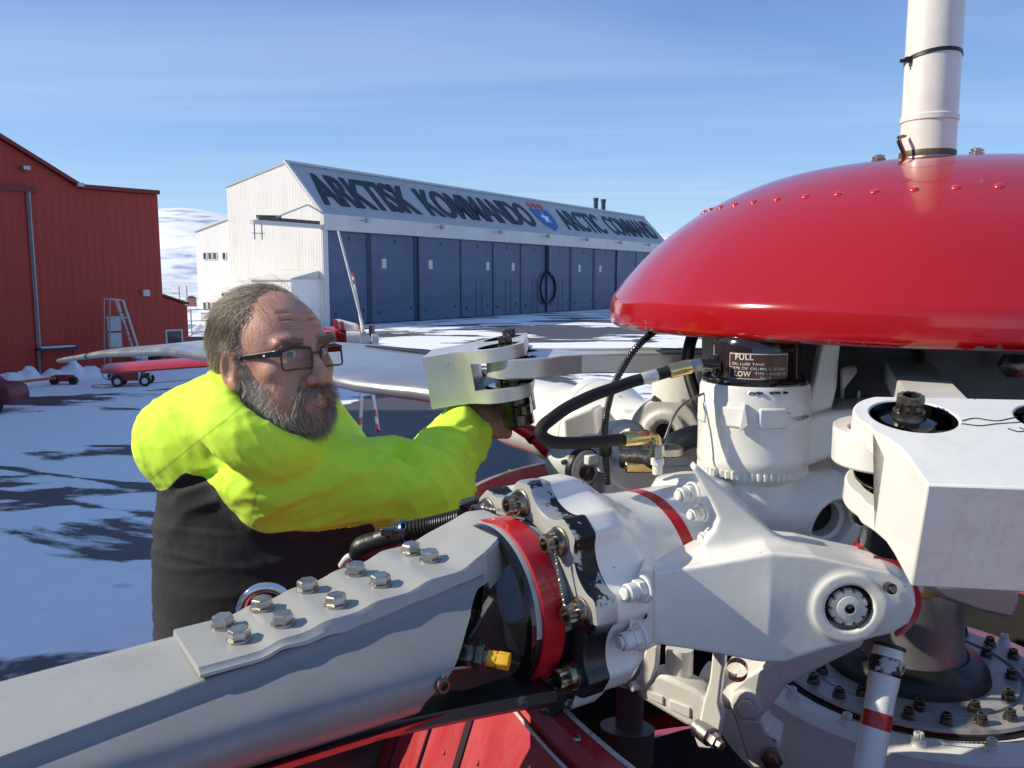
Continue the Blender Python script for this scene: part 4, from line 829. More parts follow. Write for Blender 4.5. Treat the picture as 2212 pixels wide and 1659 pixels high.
# lower fork plate and its red edge
mb = MB(); secs = []
for t in np.linspace(.48, .06, 30):
    k = (t - .06) / .42; b = -.070 - .034 * (1 - k) ** 1.5; f_ = .10 + .02 * (1 - k); secs.append([LB(t, -.09, b), LB(t, -.09, b + .02), LB(t, f_ - .02, b + .026), LB(t, f_ + .005, b + .024), LB(t, f_ + .008, b + .01), LB(t, f_ - .01, b - .004)])
mb.loft(secs); mb.build("lower_cuff_plate", BLKP, blade, smooth=40)
mb = MB(); secs = []
for t in np.linspace(.75, .07, 30):
    k = (t - .07) / .68; b = -.092 + .034 * min(1, k * 1.6); f_ = .085 + .045 * min(1, k * 1.4); secs.append([LB(t, f_ - .03, b - .011), LB(t, f_ + .012, b + .002), LB(t, f_ + .020, b + .014), LB(t, f_ - .01, b + .004)])
mb.loft(secs); mb.build("red_underside_edge", REDS, blade, smooth=60)
# black web with plugs between the fork plates
def LA(u, v, a):
    """point seen at (u, v) on the plane a metres towards us from the blade axis"""
    o = Vector((0, 0, CAMZ)); r_ = P(u, v, 1.0) - o; s = ((FLO + BN * a - o).dot(BN)) / r_.dot(BN); return o + r_ * s
mb = MB(); mb.prism([LA(u, v, .100) for u, v in ((1068, 1290), (1078, 1300), (1086, 1340), (1096, 1400), (1110, 1462), (1010, 1494), (905, 1500), (925, 1470), (1010, 1380))], BN * -.014); mb.build("black_web", BLKP, blade, smooth=0, bevel=.003)
pax = (BN * .80 + BD * -.75 + Z(-.10)).normalized(); pc = LA(1008, 1412, .112)
mb = MB(); mb.lathe([(.017, -.02), (.017, .006), (.015, .008), (.015, .012), (.018, .013), (.018, .022), (.012, .024), (.010, .028), (.0001, .028)], pc, pax, 6); hx = mb.build("black_hex_plug", DSTEEL, blade, bevel=.001)
mb = MB(); mb.lathe([(.009, .026), (.0098, .028), (.0098, .038)], pc, pax, 20); mb.lathe([(.0098, .038), (.0108, .040), (.0108, .054), (.0001, .055)], pc, pax, 6); mb.build("yellow_hex_cap", YEL, hx, bevel=.001)
sb = LA(945, 1472, .140); mb = MB(); mb.lathe([(.015, -.008), (.015, .003), (.012, .004), (.0001, .004)], sb, BN, 20); mb.lathe([(.0095, .004), (.0095, .014), (.008, .016)], sb, BN, 6); mb.lathe([(.008, .016), (.005, .016), (.005, .011), (.0001, .011)], sb, BN, 16); mb.build("small_bolt", DSTEEL, blade)
twist_wire([sb + BN * .012 + Z(.010), LA(975, 1447, .13), pc + pax * .012 + Z(-.014)], .0010).build("lock_wire", WIRE, blade)
# flange: lobed rings on both sides, bolts between the scallops
NB = 9; A0 = R(10)
def lobed(r0, dep, n=216):
    out = []
    for i in range(n):
        th = 2 * math.pi * i / n; ph = (th - A0) / (2 * math.pi / NB); fr = abs((ph % 1) - .5)  # 0 at scallop centre
        out.append((th, r0 - dep * max(0, 1 - (fr / .34) ** 2) ** .6 if fr < .34 else r0))
    return out
def lob_ring(t, r0, dep): return [LB(t, r_ * math.cos(th), r_ * math.sin(th)) for th, r_ in lobed(r0, dep)]
mb = MB(); rings = [lob_ring(.004, .10, 0), lob_ring(.0285, .118, 0), lob_ring(.0295, .150, .012), lob_ring(.027, .1665, .024), lob_ring(.024, .168, .024), lob_ring(-.008, .168, .024)]
mb.loft(rings, caps=False)
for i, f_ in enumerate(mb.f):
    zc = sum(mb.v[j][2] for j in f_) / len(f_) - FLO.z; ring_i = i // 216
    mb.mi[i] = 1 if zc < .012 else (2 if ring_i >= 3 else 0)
FLK = mat("chipped_black_flange", (.018, .018, .020), .3, coat=.2, var=.2, vscale=18, bump=.15, bscale=60, dirt=(.36, .36, .35), damt=.9, dscale=22, dlo=.60, dhi=.63, rvar=.1)
FLW = mat("worn_flange_edge", (.42, .42, .41), .3, metal=.5, var=.1, vscale=18, bump=.12, bscale=60, dirt=(.018, .018, .02), damt=1, dscale=9, dlo=.50, dhi=.515, rvar=.1)
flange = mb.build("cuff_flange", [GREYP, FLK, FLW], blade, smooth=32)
bb = twelve_pt(); b0 = None
for k in range(NB):
    th = A0 + k * 2 * math.pi / NB; c = LB(.0295, .138 * math.cos(th), .138 * math.sin(th)); mwx = frame(c, BD, BN * math.cos(th) + Z(math.sin(th)))
    if b0 is None: b0 = bb.build("twelve_point_bolt", mat("bronzed_steel", (.34, .29, .22), .3, metal=1, var=.2, vscale=60, bump=.2, bscale=200, dirt=(.03, .03, .03), damt=.8, dscale=50, dlo=.5, dhi=.65), flange, mw=mwx)
    else: inst(b0, mwx, flange)
def bh(k, t=.052, dr=0): th = A0 + k * 2 * math.pi / NB; return LB(t, (.138 + dr) * math.cos(th), (.138 + dr) * math.sin(th))
for k0, k1 in ((3, 2), (1, 0), (-1, -2)):
    m_ = bh(k0).lerp(bh(k1), .5) + BD * -.004; twist_wire([bh(k0, .046, .012), m_, bh(k1, .046, -.01)], .0010, 70).build("lock_wire", WIRE, flange)
# white sleeve with its lobed flange
mb = MB(); rings = []
for t, r0, dp_ in ((-.008, .1675, .022), (-.03, .168, .022), (-.05, .168, .021), (-.065, .163, .014), (-.078, .155, .008), (-.09, .146, .003), (-.10, .138, 0), (-.115, .130, 0), (-.135, .1245, 0), (-.17, .121, 0), (-.21, .120, 0), (-.30, .119, 0), (-.36, .114, 0), (-.395, .098, 0), (-.41, .07, 0)): rings.append(lob_ring(t, r0, dp_))
mb.loft(rings, caps=False); sleeve = mb.build("blade_sleeve", WHITE, heli, smooth=40)
mb = MB(); mb.lathe([(.1195, -.213), (.1212, -.212), (.1208, -.190), (.1195, -.189)], FLO, BD, 80); mb.build("red_stripe", REDS, sleeve)
# filler cap hump and hose fitting on top of the sleeve
fc = LB(-.335, -.02, .112); mb = MB(); mb.lathe([(.075, -.02), (.062, .004), (.03, .014), (.0001, .016)], fc, (0, 0, 1), 32); mb.build("filler_boss", WHITE, sleeve, smooth=80)
# hub-side studs on the pitch arm lug
# ---------------------------------------------------------------- pitch arm (white casting)
PO = np.array(P(1660, 1310, 1.085)); ex = np.array([.9985, -.055, 0]); ez_ = np.array([0, 0, 1.0]); pxm = 1.107 * .97 / 1790
def pp(u, v): return ((u - 1660) * pxm, -(v - 1310) * pxm * 1.04)
body = [pp(*q) for q in ((1400, 1238), (1500, 1222), (1600, 1203), (1662, 1190), (1760, 1196), (1850, 1215), (1925, 1228), (1972, 1262), (1984, 1300), (1972, 1340), (1930, 1368), (1868, 1384), (1800, 1402), (1700, 1437), (1640, 1436), (1540, 1420), (1400, 1402))]
web = [pp(*q) for q in ((1492, 1022), (1500, 1012), (1512, 1022), (1590, 1088), (1690, 1172), (1745, 1205), (1700, 1250), (1620, 1262), (1560, 1240), (1520, 1200), (1548, 1162), (1556, 1135), (1540, 1100), (1508, 1045))]
ey_ = np.cross(ex, ez_)          # towards us (-y)
def pitch_f(p):
    q = p - PO; x = q @ ex; zz = q[..., 2]; d_ = q @ ey_
    th = np.interp(x, [-.16, -.06, 0, .06, .12, .2], [.030, .048, .060, .058, .050, .046])
    crease = .012 * np.exp(-np.abs(x) / .05)                       # the casting stands proud along its vertical crease
    f1 = s_poly(p, body, PO - ey_ * .055, ex, ez_, .055, .003) - crease * np.exp(-(zz / .07) ** 2) * .5
    taper = np.clip((zz - .03) * .5, 0, .05)
    f2 = s_poly(p, web, PO - ey_ * .060, ex, ez_, .013, .004)
    f = smin(f1, f2, .014)
    bo = PO + ex * pp(1838, 1308)[0] + ez_ * pp(1838, 1308)[1]
    f = smin(f, s_cyl(p, bo - ey_ * .03, Vector(ey_), .046, .034), .012)
    c2 = PO + ex * pp(1930, 1300)[0] + ez_ * pp(1930, 1300)[1]
    f = smin(f, s_cap(p, c2 - ey_ * .045, c2 - ey_ * .055, .046), .02)
    f = smax(f, -s_cyl(p, bo + ey_ * .012, Vector(ey_), .0325, .018), .003)
    # pockets that leave the flange plate at the left end
    f = smin(f, s_cyl(p, PO + ex * pp(1392, 1312)[0] + ez_ * pp(1392, 1312)[1] - ey_ * .07, Vector(ex), .062, .006), .012)
    return f
pv, pq = sdf_mesh(pitch_f, PO + np.array([-.20, -.06, -.11]), PO + np.array([.25, .16, .21]), .0025)
arm = np_obj("pitch_arm", pv, pq, WHITE, heli)
mb = MB()
bo = Vector(PO + ex * pp(1838, 1308)[0] + ez_ * pp(1838, 1308)[1]); vy = Vector(ey_)
mb.lathe([(.0330, .003), (.0325, -.0035), (.028, -.0042), (.021, -.0044)], bo, vy, 40); mb.build("bearing_ring", OIL, arm)
mb = MB(); ringp = []
for hz, s in ((-.012, 1), (.000, 1), (.002, .95)): ringp.append([bo + basis(vy) @ Vector(((.0258 if (i // 3) % 4 else .022) * s * math.cos(2 * math.pi * i / 120), (.0258 if (i // 3) % 4 else .022) * s * math.sin(2 * math.pi * i / 120), hz)) for i in range(120)])
mb.loft(ringp); mb.lathe([(.017, .001), (.017, .006), (.008, .007), (.008, .0065), (.0001, .0065)], bo, vy, 30); mb.build("castellated_nut", WHITE2, arm)
mb = MB(); mb.lathe([(.0065, .0068), (.0001, .0072)], bo, vy, 16); mb.build("nut_bore", OIL, arm)
rb_ = [P(u, v, 1.115) for u, v in ((1868, 1180), (1905, 1192), (1945, 1222), (1976, 1262), (1988, 1300), (1978, 1340), (1950, 1372))]
mb = MB(); pl_ = spline(rb_, 24); mb.loft([[p + Vector((.001, -.002, .002)), p + Vector((.004, .012, .004)), p + Vector((-.006, .014, -.002)), p + Vector((-.010, .0, -.003))] for p in pl_]); mb.build("red_end_band", REDS, arm)
def stud(c, ax, parent, s=1.0):
    m_ = MB(); m_.lathe([(.017 * s, 0), (.017 * s, .003 * s), (.0145 * s, .004 * s)], c, ax, 20); m_.lathe([(.0135 * s, .004 * s), (.0135 * s, .013 * s), (.0115 * s, .0145 * s)], c, ax, 6); m_.lathe([(.0112 * s, .0145 * s), (.0112 * s, .026 * s), (.009 * s, .028 * s)], c, ax, 18)
    m_.lathe([(.008 * s, .0145 * s), (.008 * s, .031 * s), (.0065 * s, .0325 * s), (.0001, .0325 * s)], c, ax, 14)
    return m_.build("lock_nut", WHITE2, parent)
lax = Vector((-.86, -.5, -.02))
mb = MB(); q0, q1 = P(1400, 1228, 1.10), P(1396, 1400, 1.10)
mb.prism([P(u, v, 1.058 + (u - 1370) * .0009) for u, v in ((1385, 1225), (1372, 1262), (1362, 1320), (1358, 1370), (1362, 1402), (1390, 1408), (1410, 1396), (1417, 1320), (1416, 1250), (1404, 1226))], Vector((.012, .05, 0))); mb.build("bolting_flange", WHITE, arm, bevel=.004, bseg=3)
stud(P(1392, 1272, 1.052), lax, arm, 1.1); stud(P(1382, 1376, 1.050), lax, arm, 1.1)
mb = MB(); mb.lathe([(.0085, 0), (.0085, .0012), (.0001, .0014)], P(1390, 1324, 1.0735), lax, 16); mb.build("bolt_hole", OIL, arm)
for u, v, s in ((1497, 1064, .95), (1517, 1108, .8), (1538, 1157, .75)): stud(P(u, v, 1.165), lax, arm, s)
sd = P(1926, 1272, 1.06); mb = MB(); mb.lathe([(.0075, -.01), (.0075, .001), (.004, .003), (.004, .006), (.0001, .006)], sd, (0, -1, .15), 14); mb.build("grease_nipple", DSTEEL, arm)
# ---------------------------------------------------------------- pitch link
lk0, lk1 = P(1922, 1392, 1.13), P(1868, 1700, 1.06)
mb = MB(); mb.tube([lk0.lerp(lk1, k) for k in np.linspace(0, 1, 12)], [.020, .0215, .0215, .021, .0195, .0195, .0195, .0195, .0195, .0195, .0195, .0195], 28); link_ = mb.build("pitch_link", WHITE, heli)
ld = (lk1 - lk0).normalized()
mb = MB(); mb.lathe([(.0205, -.012), (.0245, -.011), (.0255, 0), (.0245, .012), (.0205, .013)], lk0.lerp(lk1, .155), ld, 12); mb.build("worn_collar", mat("worn_collar_paint", (.5, .49, .45), .4, metal=.2, bump=.4, bscale=80, dirt=(.02, .02, .02), damt=1, dscale=40, dlo=.45, dhi=.5), link_, bevel=.002)
mb = MB(); mb.lathe([(.0195, -.011), (.0201, -.0105), (.0201, .0105), (.0195, .011)], lk0.lerp(lk1, .54), ld, 32); mb.build("red_stripe", REDS, link_)
mb = MB(); mb.lathe([(.0205, -.003), (.0222, -.002), (.0222, .002), (.0205, .003)], lk0.lerp(lk1, .015), ld, 28); mb.build("seal_ring", RUB, link_)
# ---------------------------------------------------------------- oil tank on the hinge
H1 = Vector((.419, 1.42, 0)); zt0 = P(1638, 1030, 1.33).z; ztop = P(1638, 838, 1.33).z
mb = MB(); mb.lathe([(.060, zt0 - .03), (.086, zt0 - .006), (.090, zt0 + .004), (.0935, zt0 + .010), (.0945, zt0 + .022), (.0938, zt0 + .026), (.0938, ztop - .075), (.0945, ztop - .07), (.0945, ztop - .03), (.0925, ztop - .024), (.0922, ztop - .006), (.0895, ztop), (.080, ztop + .0005)], H1, (0, 0, 1), 80); hous = mb.build("hinge_housing", WHITE, heli, smooth=35)
mb = MB(); ringp = []
for hz, r_ in ((zt0 - .008, .9), (zt0 - .008, 1), (zt0 + .004, 1), (zt0 + .004, .9)):
    ringp.append([H1 + Vector(((.0935 if (i % 4) < 2 or r_ < 1 else .0885) * r_ * math.cos(2 * math.pi * i / 216), (.0935 if (i % 4) < 2 or r_ < 1 else .0885) * r_ * math.sin(2 * math.pi * i / 216), hz)) for i in range(216)])
mb.loft(ringp, caps=False); mb.build("toothed_ring", WHITE, hous, smooth=25)
for ang, w in ((232, .028), (272, .030), (190, .02)):
    a = R(ang); c = H1 + Vector((.094 * math.cos(a), .094 * math.sin(a), ztop - .05)); rt = Matrix((Vector((-math.sin(a), math.cos(a), 0)), Vector((math.cos(a), math.sin(a), 0)), Vector((0, 0, 1)))).transposed()
    mb = MB(); mb.box(c, (w * 1.5, .007, .034), rt); mb.build("lug_pad", WHITE, hous, bevel=.003)
c = H1 + Vector((.096 * math.cos(R(243)), .096 * math.sin(R(243)), ztop - .048)); mb = MB(); mb.prism([c + Vector((-.004, 0, -.024)), c + Vector((.010, -.003, -.012)), c + Vector((.004, 0, .024))], Vector((-.004, -.012, 0))); mb.build("wedge_rib", WHITE, hous, bevel=.001)
TANK = mat("oil_dark_plastic", (.020, .010, .007), .13, coat=.6, var=.2, vscale=10, bump=.15, bscale=30)
mb = MB(); mb.lathe([(.0865, ztop - .002), (.0865, ztop + .003), (.079, ztop + .006), (.0735, ztop + .012), (.0725, ztop + .06), (.0705, ztop + .072), (.064, ztop + .082), (.05, ztop + .088), (.0004, ztop + .09)], H1, (0, 0, 1), 72); tank = mb.build("oil_reservoir", TANK, heli, smooth=50)
mb = MB(); pc_ = P(1552, 788, 1.40); mb.box(pc_ + Vector((.012, .01, -.006)), (.032, .04, .056)); mb.tube([pc_ + Vector((-.002, 0, .0)), pc_ + Vector((-.012, 0, 0))], .0165, 20); mb.build("port_block", OIL, tank, bevel=.004)
mb = MB(); sl_ = []
for i in range(90): a = 2 * math.pi * i / 90; sl_.append(H1 + Vector(((.0815 + .003 * math.sin(7 * a) + .002 * math.sin(17 * a)) * math.cos(a), (.0815 + .003 * math.sin(7 * a)) * math.sin(a), ztop + .006 + .002 * math.sin(5 * a + 1)))); 
mb.tube(sl_ + [sl_[0]], .0045, 8, caps=False); mb.build("sealant_bead", OIL, tank)
for a_0, a_1, sd_ in ((246, 262, 1), (268, 279, 2), (283, 287, 3)):
    rg_ = np.random.default_rng(sd_); pth = [H1 + Vector(((.0934 + .0004) * math.cos(R(a)), (.0934 + .0004) * math.sin(R(a)), ztop - .006 - .004 * rg_.random())) for a in np.linspace(a_0, a_1, 14)]
    MB().tube(pth, [.0006 + .0016 * rg_.random() for _ in pth], 6).build("chipped_paint", OIL, hous)
twist_wire([P(1722, 906, 1.325), P(1735, 904, 1.335), P(1750, 897, 1.355)], .0013, 26, .0014).build("lock_wire", WIRE, hous)
# label wrapped on the reservoir, with its writing
LR = .0733
def on_tank(x, z, off=0.0):
    """x metres along the skin from the label centre"""
    a = R(258) + x / LR; return H1 + Vector(((LR + off) * math.cos(a), (LR + off) * math.sin(a), z))
LW, LH = .100, .0455; lz = ztop + .0325
mb = MB(); n = 24; vs = []
for i in range(n + 1):
    for zz in (lz - LH / 2, lz + LH / 2): vs.append(on_tank(-LW / 2 + LW * i / n, zz - .00035 * 0, .0006))
mb.add(vs, [(2 * i, 2 * i + 2, 2 * i + 3, 2 * i + 1) for i in range(n)]); lab = mb.build("label", mat("brown_label", (.085, .028, .018), .35, var=.1), tank, smooth=60)
LWH = mat("label_white_print", (.66, .63, .58), .45)
mb = MB()
def lstrip(x0, x1, z0, z1):
    k = max(1, int((x1 - x0) / .004)); v_ = []
    for i in range(k + 1):
        for zz in (z0, z1): v_.append(on_tank(x0 + (x1 - x0) * i / k, zz, .0011))
    mb.add(v_, [(2 * i, 2 * i + 2, 2 * i + 3, 2 * i + 1) for i in range(k)])
e = .0016
lstrip(-LW / 2 + e, LW / 2 - e, lz + LH / 2 - 2 * e, lz + LH / 2 - e); lstrip(-LW / 2 + e, LW * .12, lz - LH / 2 + e, lz - LH / 2 + 1.7 * e)
lstrip(-LW / 2 + .8 * e, -LW / 2 + 1.3 * e, lz - LH / 2 + e, lz + LH / 2 - e); lstrip(LW / 2 - 1.3 * e, LW / 2 - .8 * e, lz - LH * .3, lz + LH / 2 - e); mb.build("border", LWH, lab, smooth=0)
def label_text(body_, x0, z0, h, width=None, bold=.0):
    cu = bpy.data.curves.new("t", 'FONT'); cu.body = body_; cu.size = 1.0; cu.offset = bold; cu.space_character = 1.1
    o = bpy.data.objects.new("t", cu); COL.objects.link(o); dg = bpy.context.evaluated_depsgraph_get(); dg.update(); me = bpy.data.meshes.new_from_object(o.evaluated_get(dg)); bpy.data.objects.remove(o)
    n_ = len(me.vertices); a = np.empty(n_ * 3); me.vertices.foreach_get("co", a); a = a.reshape(-1, 3); a[:, 0] -= a[:, 0].min(); s = h / .72; w = a[:, 0].max() * s; sx = s if width is None else s * width / w
    for i in range(n_): me.vertices[i].co = on_tank(x0 + a[i, 0] * sx, z0 + a[i, 1] * s, .0012)
    me.materials.clear(); me.materials.append(LWH); me.update(); o = bpy.data.objects.new("lettering", me); link(o, lab)
zb = lz - LH / 2; xl = -LW / 2
label_text("FULL", xl + .0115, zb + .0335, .0088, .030, .03); label_text("OIL LUBE TANK", xl + .006, zb + .0245, .0044, .0535, .01); label_text("TYPE OF OIL:MIL-L-21260", xl + .0025, zb + .0172, .0046, .0915, .01)
label_text("LOW", xl + .011, zb + .006, .0088, .027, .03); label_text("TYPE 1 GRADE 30", xl + .0445, zb + .0092, .0044, .051, .01); label_text("S6110", xl + .052, zb + .0032, .0036, .018, .01)
# white bracket fin and arm at the right of the tank
fy = 1.40
mb = MB(); mb.prism([P(u, v, fy) for u, v in ((1777, 725), (1818, 725), (1812, 780), (1808, 838), (1797, 885), (1762, 900), (1735, 908), (1748, 870), (1760, 815))], Vector((.012, .05, 0))); mb.build("bracket_fin", WHITE, heli, bevel=.006, bseg=3)
mb = MB(); mb.prism([P(u, v, 1.38) for u, v in ((1720, 905), (1800, 888), (1860, 882), (1900, 880), (1900, 960), (1850, 980), (1790, 990), (1745, 1008), (1720, 1010))], Vector((.05, .16, 0))); mb.build("hinge_arm", WHITE, heli, bevel=.008, bseg=3)
# ---------------------------------------------------------------- lower hinge lug (big round bore facing us)
lc = np.array(P(1772, 1118, 1.43)); lax_ = np.array(Vector((.16, -.98, -.06)).normalized())
lp0 = np.array(H1 + Z(zt0 - .06))
def lug_f(p):
    f = s_cyl(p, lc - lax_ * .05, Vector(lax_), .072, .055) - .004
    f = smin(f, s_cap(p, lp0 + [-.06, -.01, -.02], lp0 + [.09, .02, -.02], .070, .078), .05)
    f = smin(f, s_cyl(p, lp0 + [0, 0, .02], (0, 0, 1), .066, .04), .02)
    f = smin(f, s_cap(p, lp0 + [.1, .06, -.02], lp0 + [.30, .2, -.02], .07, .09), .06)
    f = smax(f, -s_cyl(p, lc + lax_ * .01, Vector(lax_), .047, .06), .004)
    return smax(f, p[..., 2] - (zt0 - .004), .01)
v_, q_ = sdf_mesh(lug_f, lp0 + np.array([-.17, -.2, -.14]), lp0 + np.array([.42, .36, .09]), .0048); hl = np_obj("hub_lug", v_, q_, WHITE, heli)
mb = MB(); mb.lathe([(.047, -.05), (.033, -.04), (.033, .006), (.040, .0085), (.047, .004), (.0475, -.01)], Vector(lc), Vector(lax_), 40); mb.build("bearing_race", WHITE2, hl, smooth=40)
mb = MB(); mb.lathe([(.034, -.02), (.0001, -.021)], Vector(lc), Vector(lax_), 30); mb.build("bore", DARK, hl)
# ---------------------------------------------------------------- bifilar weights
def weight(name, hc, o_, roll, label_parts, bx=0.0):
    o_ = Vector(o_).normalized(); l_ = Vector((-o_.y, o_.x, 0)).normalized()
    if l_.dot(Vector((1, .3, 0))) < 0: l_ = -l_
    l_ = (l_ + Z(roll)).normalized(); n_ = l_.cross(o_); n_ = n_ if n_.z > 0 else -n_
    def q(e1, e2, h): return hc + o_ * e1 + l_ * e2 + n_ * h
    W2 = .150; Rr = .062; pl_ = []
    for a in np.linspace(R(205), R(300), 12): pl_.append((Rr * math.cos(a), Rr * math.sin(a)))          # round the first hole, inner to outer
    pl_ += [(.045, -.042 + bx * .35), (.062, -.022 + bx * .7), (.082, -.009 + bx * .9), (.105, -.004 + bx), (.163, -.003 + bx)]
    full = pl_ + [(x, W2 - y) for x, y in pl_[::-1]]
    H_ = .112
    mb = MB(); mb.prism([q(x, y, 0) for x, y in full], -n_ * H_); w = mb.build(name, label_parts, heli, smooth=30)
    mb = MB(); mb.prism([q(x, y, -.027) for x, y in ((-.2, -.2), (.062, -.2), (.062, .35), (-.2, .35))], n_ * -.058); cut = [mb.build("cut", label_parts, None, smooth=0)]
    for e2 in (0, W2):
        mb = MB(); mb.lathe([(.0445, -.2), (.0445, .2)], q(0, e2, 0), n_, 48); cut.append(mb.build("cut", label_parts, None))
    bool_cut(w, cut); add_bevel(w, .0022, 2, 40)
    for e2 in (0, W2):
        mb = MB(); mb.lathe([(.0436, -.1115), (.0436, -.086)], q(0, e2, 0), n_, 48); mb.lathe([(.0436, -.0265), (.0436, -.0012)], q(0, e2, 0), n_, 48); mb.lathe([(.0434, -.022), (.01, -.021)], q(0, e2, 0), n_, 48); mb.build("greased_bore", OIL, w)
        mb = MB(); mb.lathe([(.026, -.135), (.026, -.03), (.030, -.028), (.030, -.010), (.0185, -.008)], q(-.016, e2, 0), n_, 32); pn = mb.build("pin", OIL, w)
        tw = twelve_pt(.0135, .034); tw.build("pin_nut", DSTEEL, pn, mw=frame(q(-.016, e2, -.016), n_))
        mb = MB(); mb.lathe([(.034, -.175), (.034, -.112)], q(-.016, e2, 0), n_, 24, cap=True); mb.lathe([(.018, -.15), (.019, -.128)], q(-.03, e2 - .028, 0), n_, 12, cap=True); mb.build('pin_housing', OIL, w, bevel=.003)
        for hh in (-.030, -.083):
            mb = MB(); mb.lathe([(.05, -.0015), (.05, .0015), (.02, .0015)], q(-.015, e2, hh), n_, 40); mb.build("washer_plate", OIL, w)
    return w, q
HL_ = P(1076, 746, 1.74)
wl_, ql = weight("vibration_weight", HL_, (-.985 * 1.0, .05, -.165), .035, ALU)
HR_ = P(1973, 898, .90)
wr_, qr = weight("vibration_weight", HR_, (math.cos(R(261)) * math.cos(R(14)), math.sin(R(261)) * math.cos(R(14)), -math.sin(R(14))), 0.0, WHITE, -.030)
for pts in (((.012, .046), (.004, .062), (.010, .080), (.002, .098), (-.002, .106)), ((.020, .043), (.024, .060), (.018, .078), (.012, .104)), ((.030, .085), (.037, .092), (.034, .100), (.026, .098))):
    MB().tube([p for p in spline([qr(x, y, .0006) for x, y in pts], 24)], .00055, 5).build("oil_thread", OIL, wr_)
def arm_lug(name, tip, lat, inward, th, lenb, m_, neck=.05, parent=heli):
    """flat lug with two pin bosses, necking into a beam that runs inward to the hub"""
    inward = Vector(inward).normalized(); lat = Vector(lat).normalized(); up_ = inward.cross(lat); up_ = up_ if up_.z > 0 else -up_; W2 = .150
    pts = []
    for a in np.linspace(R(275), R(150), 26): pts.append((.062 * math.cos(a), .062 * math.sin(a)))
    pts = [(.092, -.010), (.080, -.028), (.066, -.044), (.048, -.055), (.028, -.061)] + pts
    outer = pts + [(x, W2 - y) for x, y in pts[::-1]]
    poly = outer + [(.10, W2 - .005), (.14, .5 * W2 + neck), (lenb, .5 * W2 + neck), (lenb, .5 * W2 - neck), (.14, .5 * W2 - neck), (.10, .005)]
    mb = MB(); mb.prism([tip + inward * x + lat * y + up_ * (th / 2) for x, y in poly], -up_ * th); o = mb.build(name, m_, parent, smooth=30)
    cut = []
    for e2 in (0, W2):
        mb = MB(); mb.lathe([(.044, -.2), (.044, .2)], tip + lat * e2, up_, 40); cut.append(mb.build("cut", m_, None))
    bool_cut(o, cut); add_bevel(o, .003, 2, 40)
    for e2 in (0, W2):
        mb = MB(); mb.lathe([(.0432, -th / 2 + .001), (.0432, th / 2 - .0015)], tip + lat * e2, up_, 40); mb.build("greased_bore", OIL, o)
    return o
aL = arm_lug("absorber_arm", ql(-.030, -.0, -.050), (.05, 1, 0), (1, .02, .01), .042, .88, ALU, .045)
tipR = qr(-.012, -.010, -.047)
aR = arm_lug("absorber_arm", tipR + Vector((-.006, .0, .004)), (.94, -.34, 0), (.34, .94, .04), .040, .8, WHITE, .038)
mb = MB(); mb.box(P(1330, 768, 1.99) , (.5, .02, .035)); mb.build("arm_back_rib", ALU, aL, bevel=.004)
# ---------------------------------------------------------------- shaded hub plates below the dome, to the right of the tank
mb = MB(); mb.lathe([(.25, -.36), (.36, -.34), (.40, -.29), (.40, -.20), (.385, -.17), (.385, -.06), (.2, -.05)], HC + Z(CAMZ), (0, 0, 1), 64); mb.build("hub_plate", mat("shade_dark_hub_paint", (.10, .10, .095), .4, var=.2, vscale=8, dirt=(.02, .02, .02), damt=.8, dscale=9, dlo=.45, dhi=.7), heli, smooth=40)  # coloured dark to stand in for the shade under the dome
mb = MB(); mb.lathe([(.20, -.5), (.20, -.05)], HC + Z(CAMZ), (0, 0, 1), 40); mb.build("hub_core", DSTEEL, heli)
mb = MB(); mb.prism([P(u, v, 1.52) for u, v in ((1815, 795), (1850, 788), (1990, 850), (2010, 880), (1985, 890), (1870, 860), (1815, 880))], Vector((.06, .14, 0))); mb.build("hub_web", WHITE, heli, bevel=.006)
mb = MB(); mb.prism([P(u, v, 1.50) for u, v in ((1848, 872), (1852, 842), (1880, 829), (1925, 833), (1985, 868))], Vector((.03, .07, 0))); mb.build("web_block", WHITE, heli, bevel=.005)
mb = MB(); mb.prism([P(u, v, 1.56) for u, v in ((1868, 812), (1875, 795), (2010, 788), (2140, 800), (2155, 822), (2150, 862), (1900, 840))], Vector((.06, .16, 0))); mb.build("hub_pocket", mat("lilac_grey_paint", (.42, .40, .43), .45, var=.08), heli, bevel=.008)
mb = MB(); mb.tube([P(1990, 755, 1.5), P(1950, 792, 1.52)], .012, 10); mb.build("drain_hose", RUB, heli)
mb = MB(); mb.lathe([(.02, -.02), (.022, .006), (.012, .012), (.0001, .013)], P(2190, 790, 1.35), (-.2, -1, 0), 6); mb.build("hub_bolt", DSTEEL, heli)
mb = MB(); mb.lathe([(.010, -.02), (.011, .012), (.006, .016), (.0001, .016)], P(1985, 776, 1.45), (0, -.3, -1), 12); mb.build("drain_plug", DSTEEL, heli)
mb = MB(); mb.prism([P(u, v, 1.60) for u, v in ((1515, 690), (1580, 690), (1580, 860), (1515, 860))], Vector((.02, .04, 0))); mb.build("mounting_post", GREYP, heli, bevel=.004)
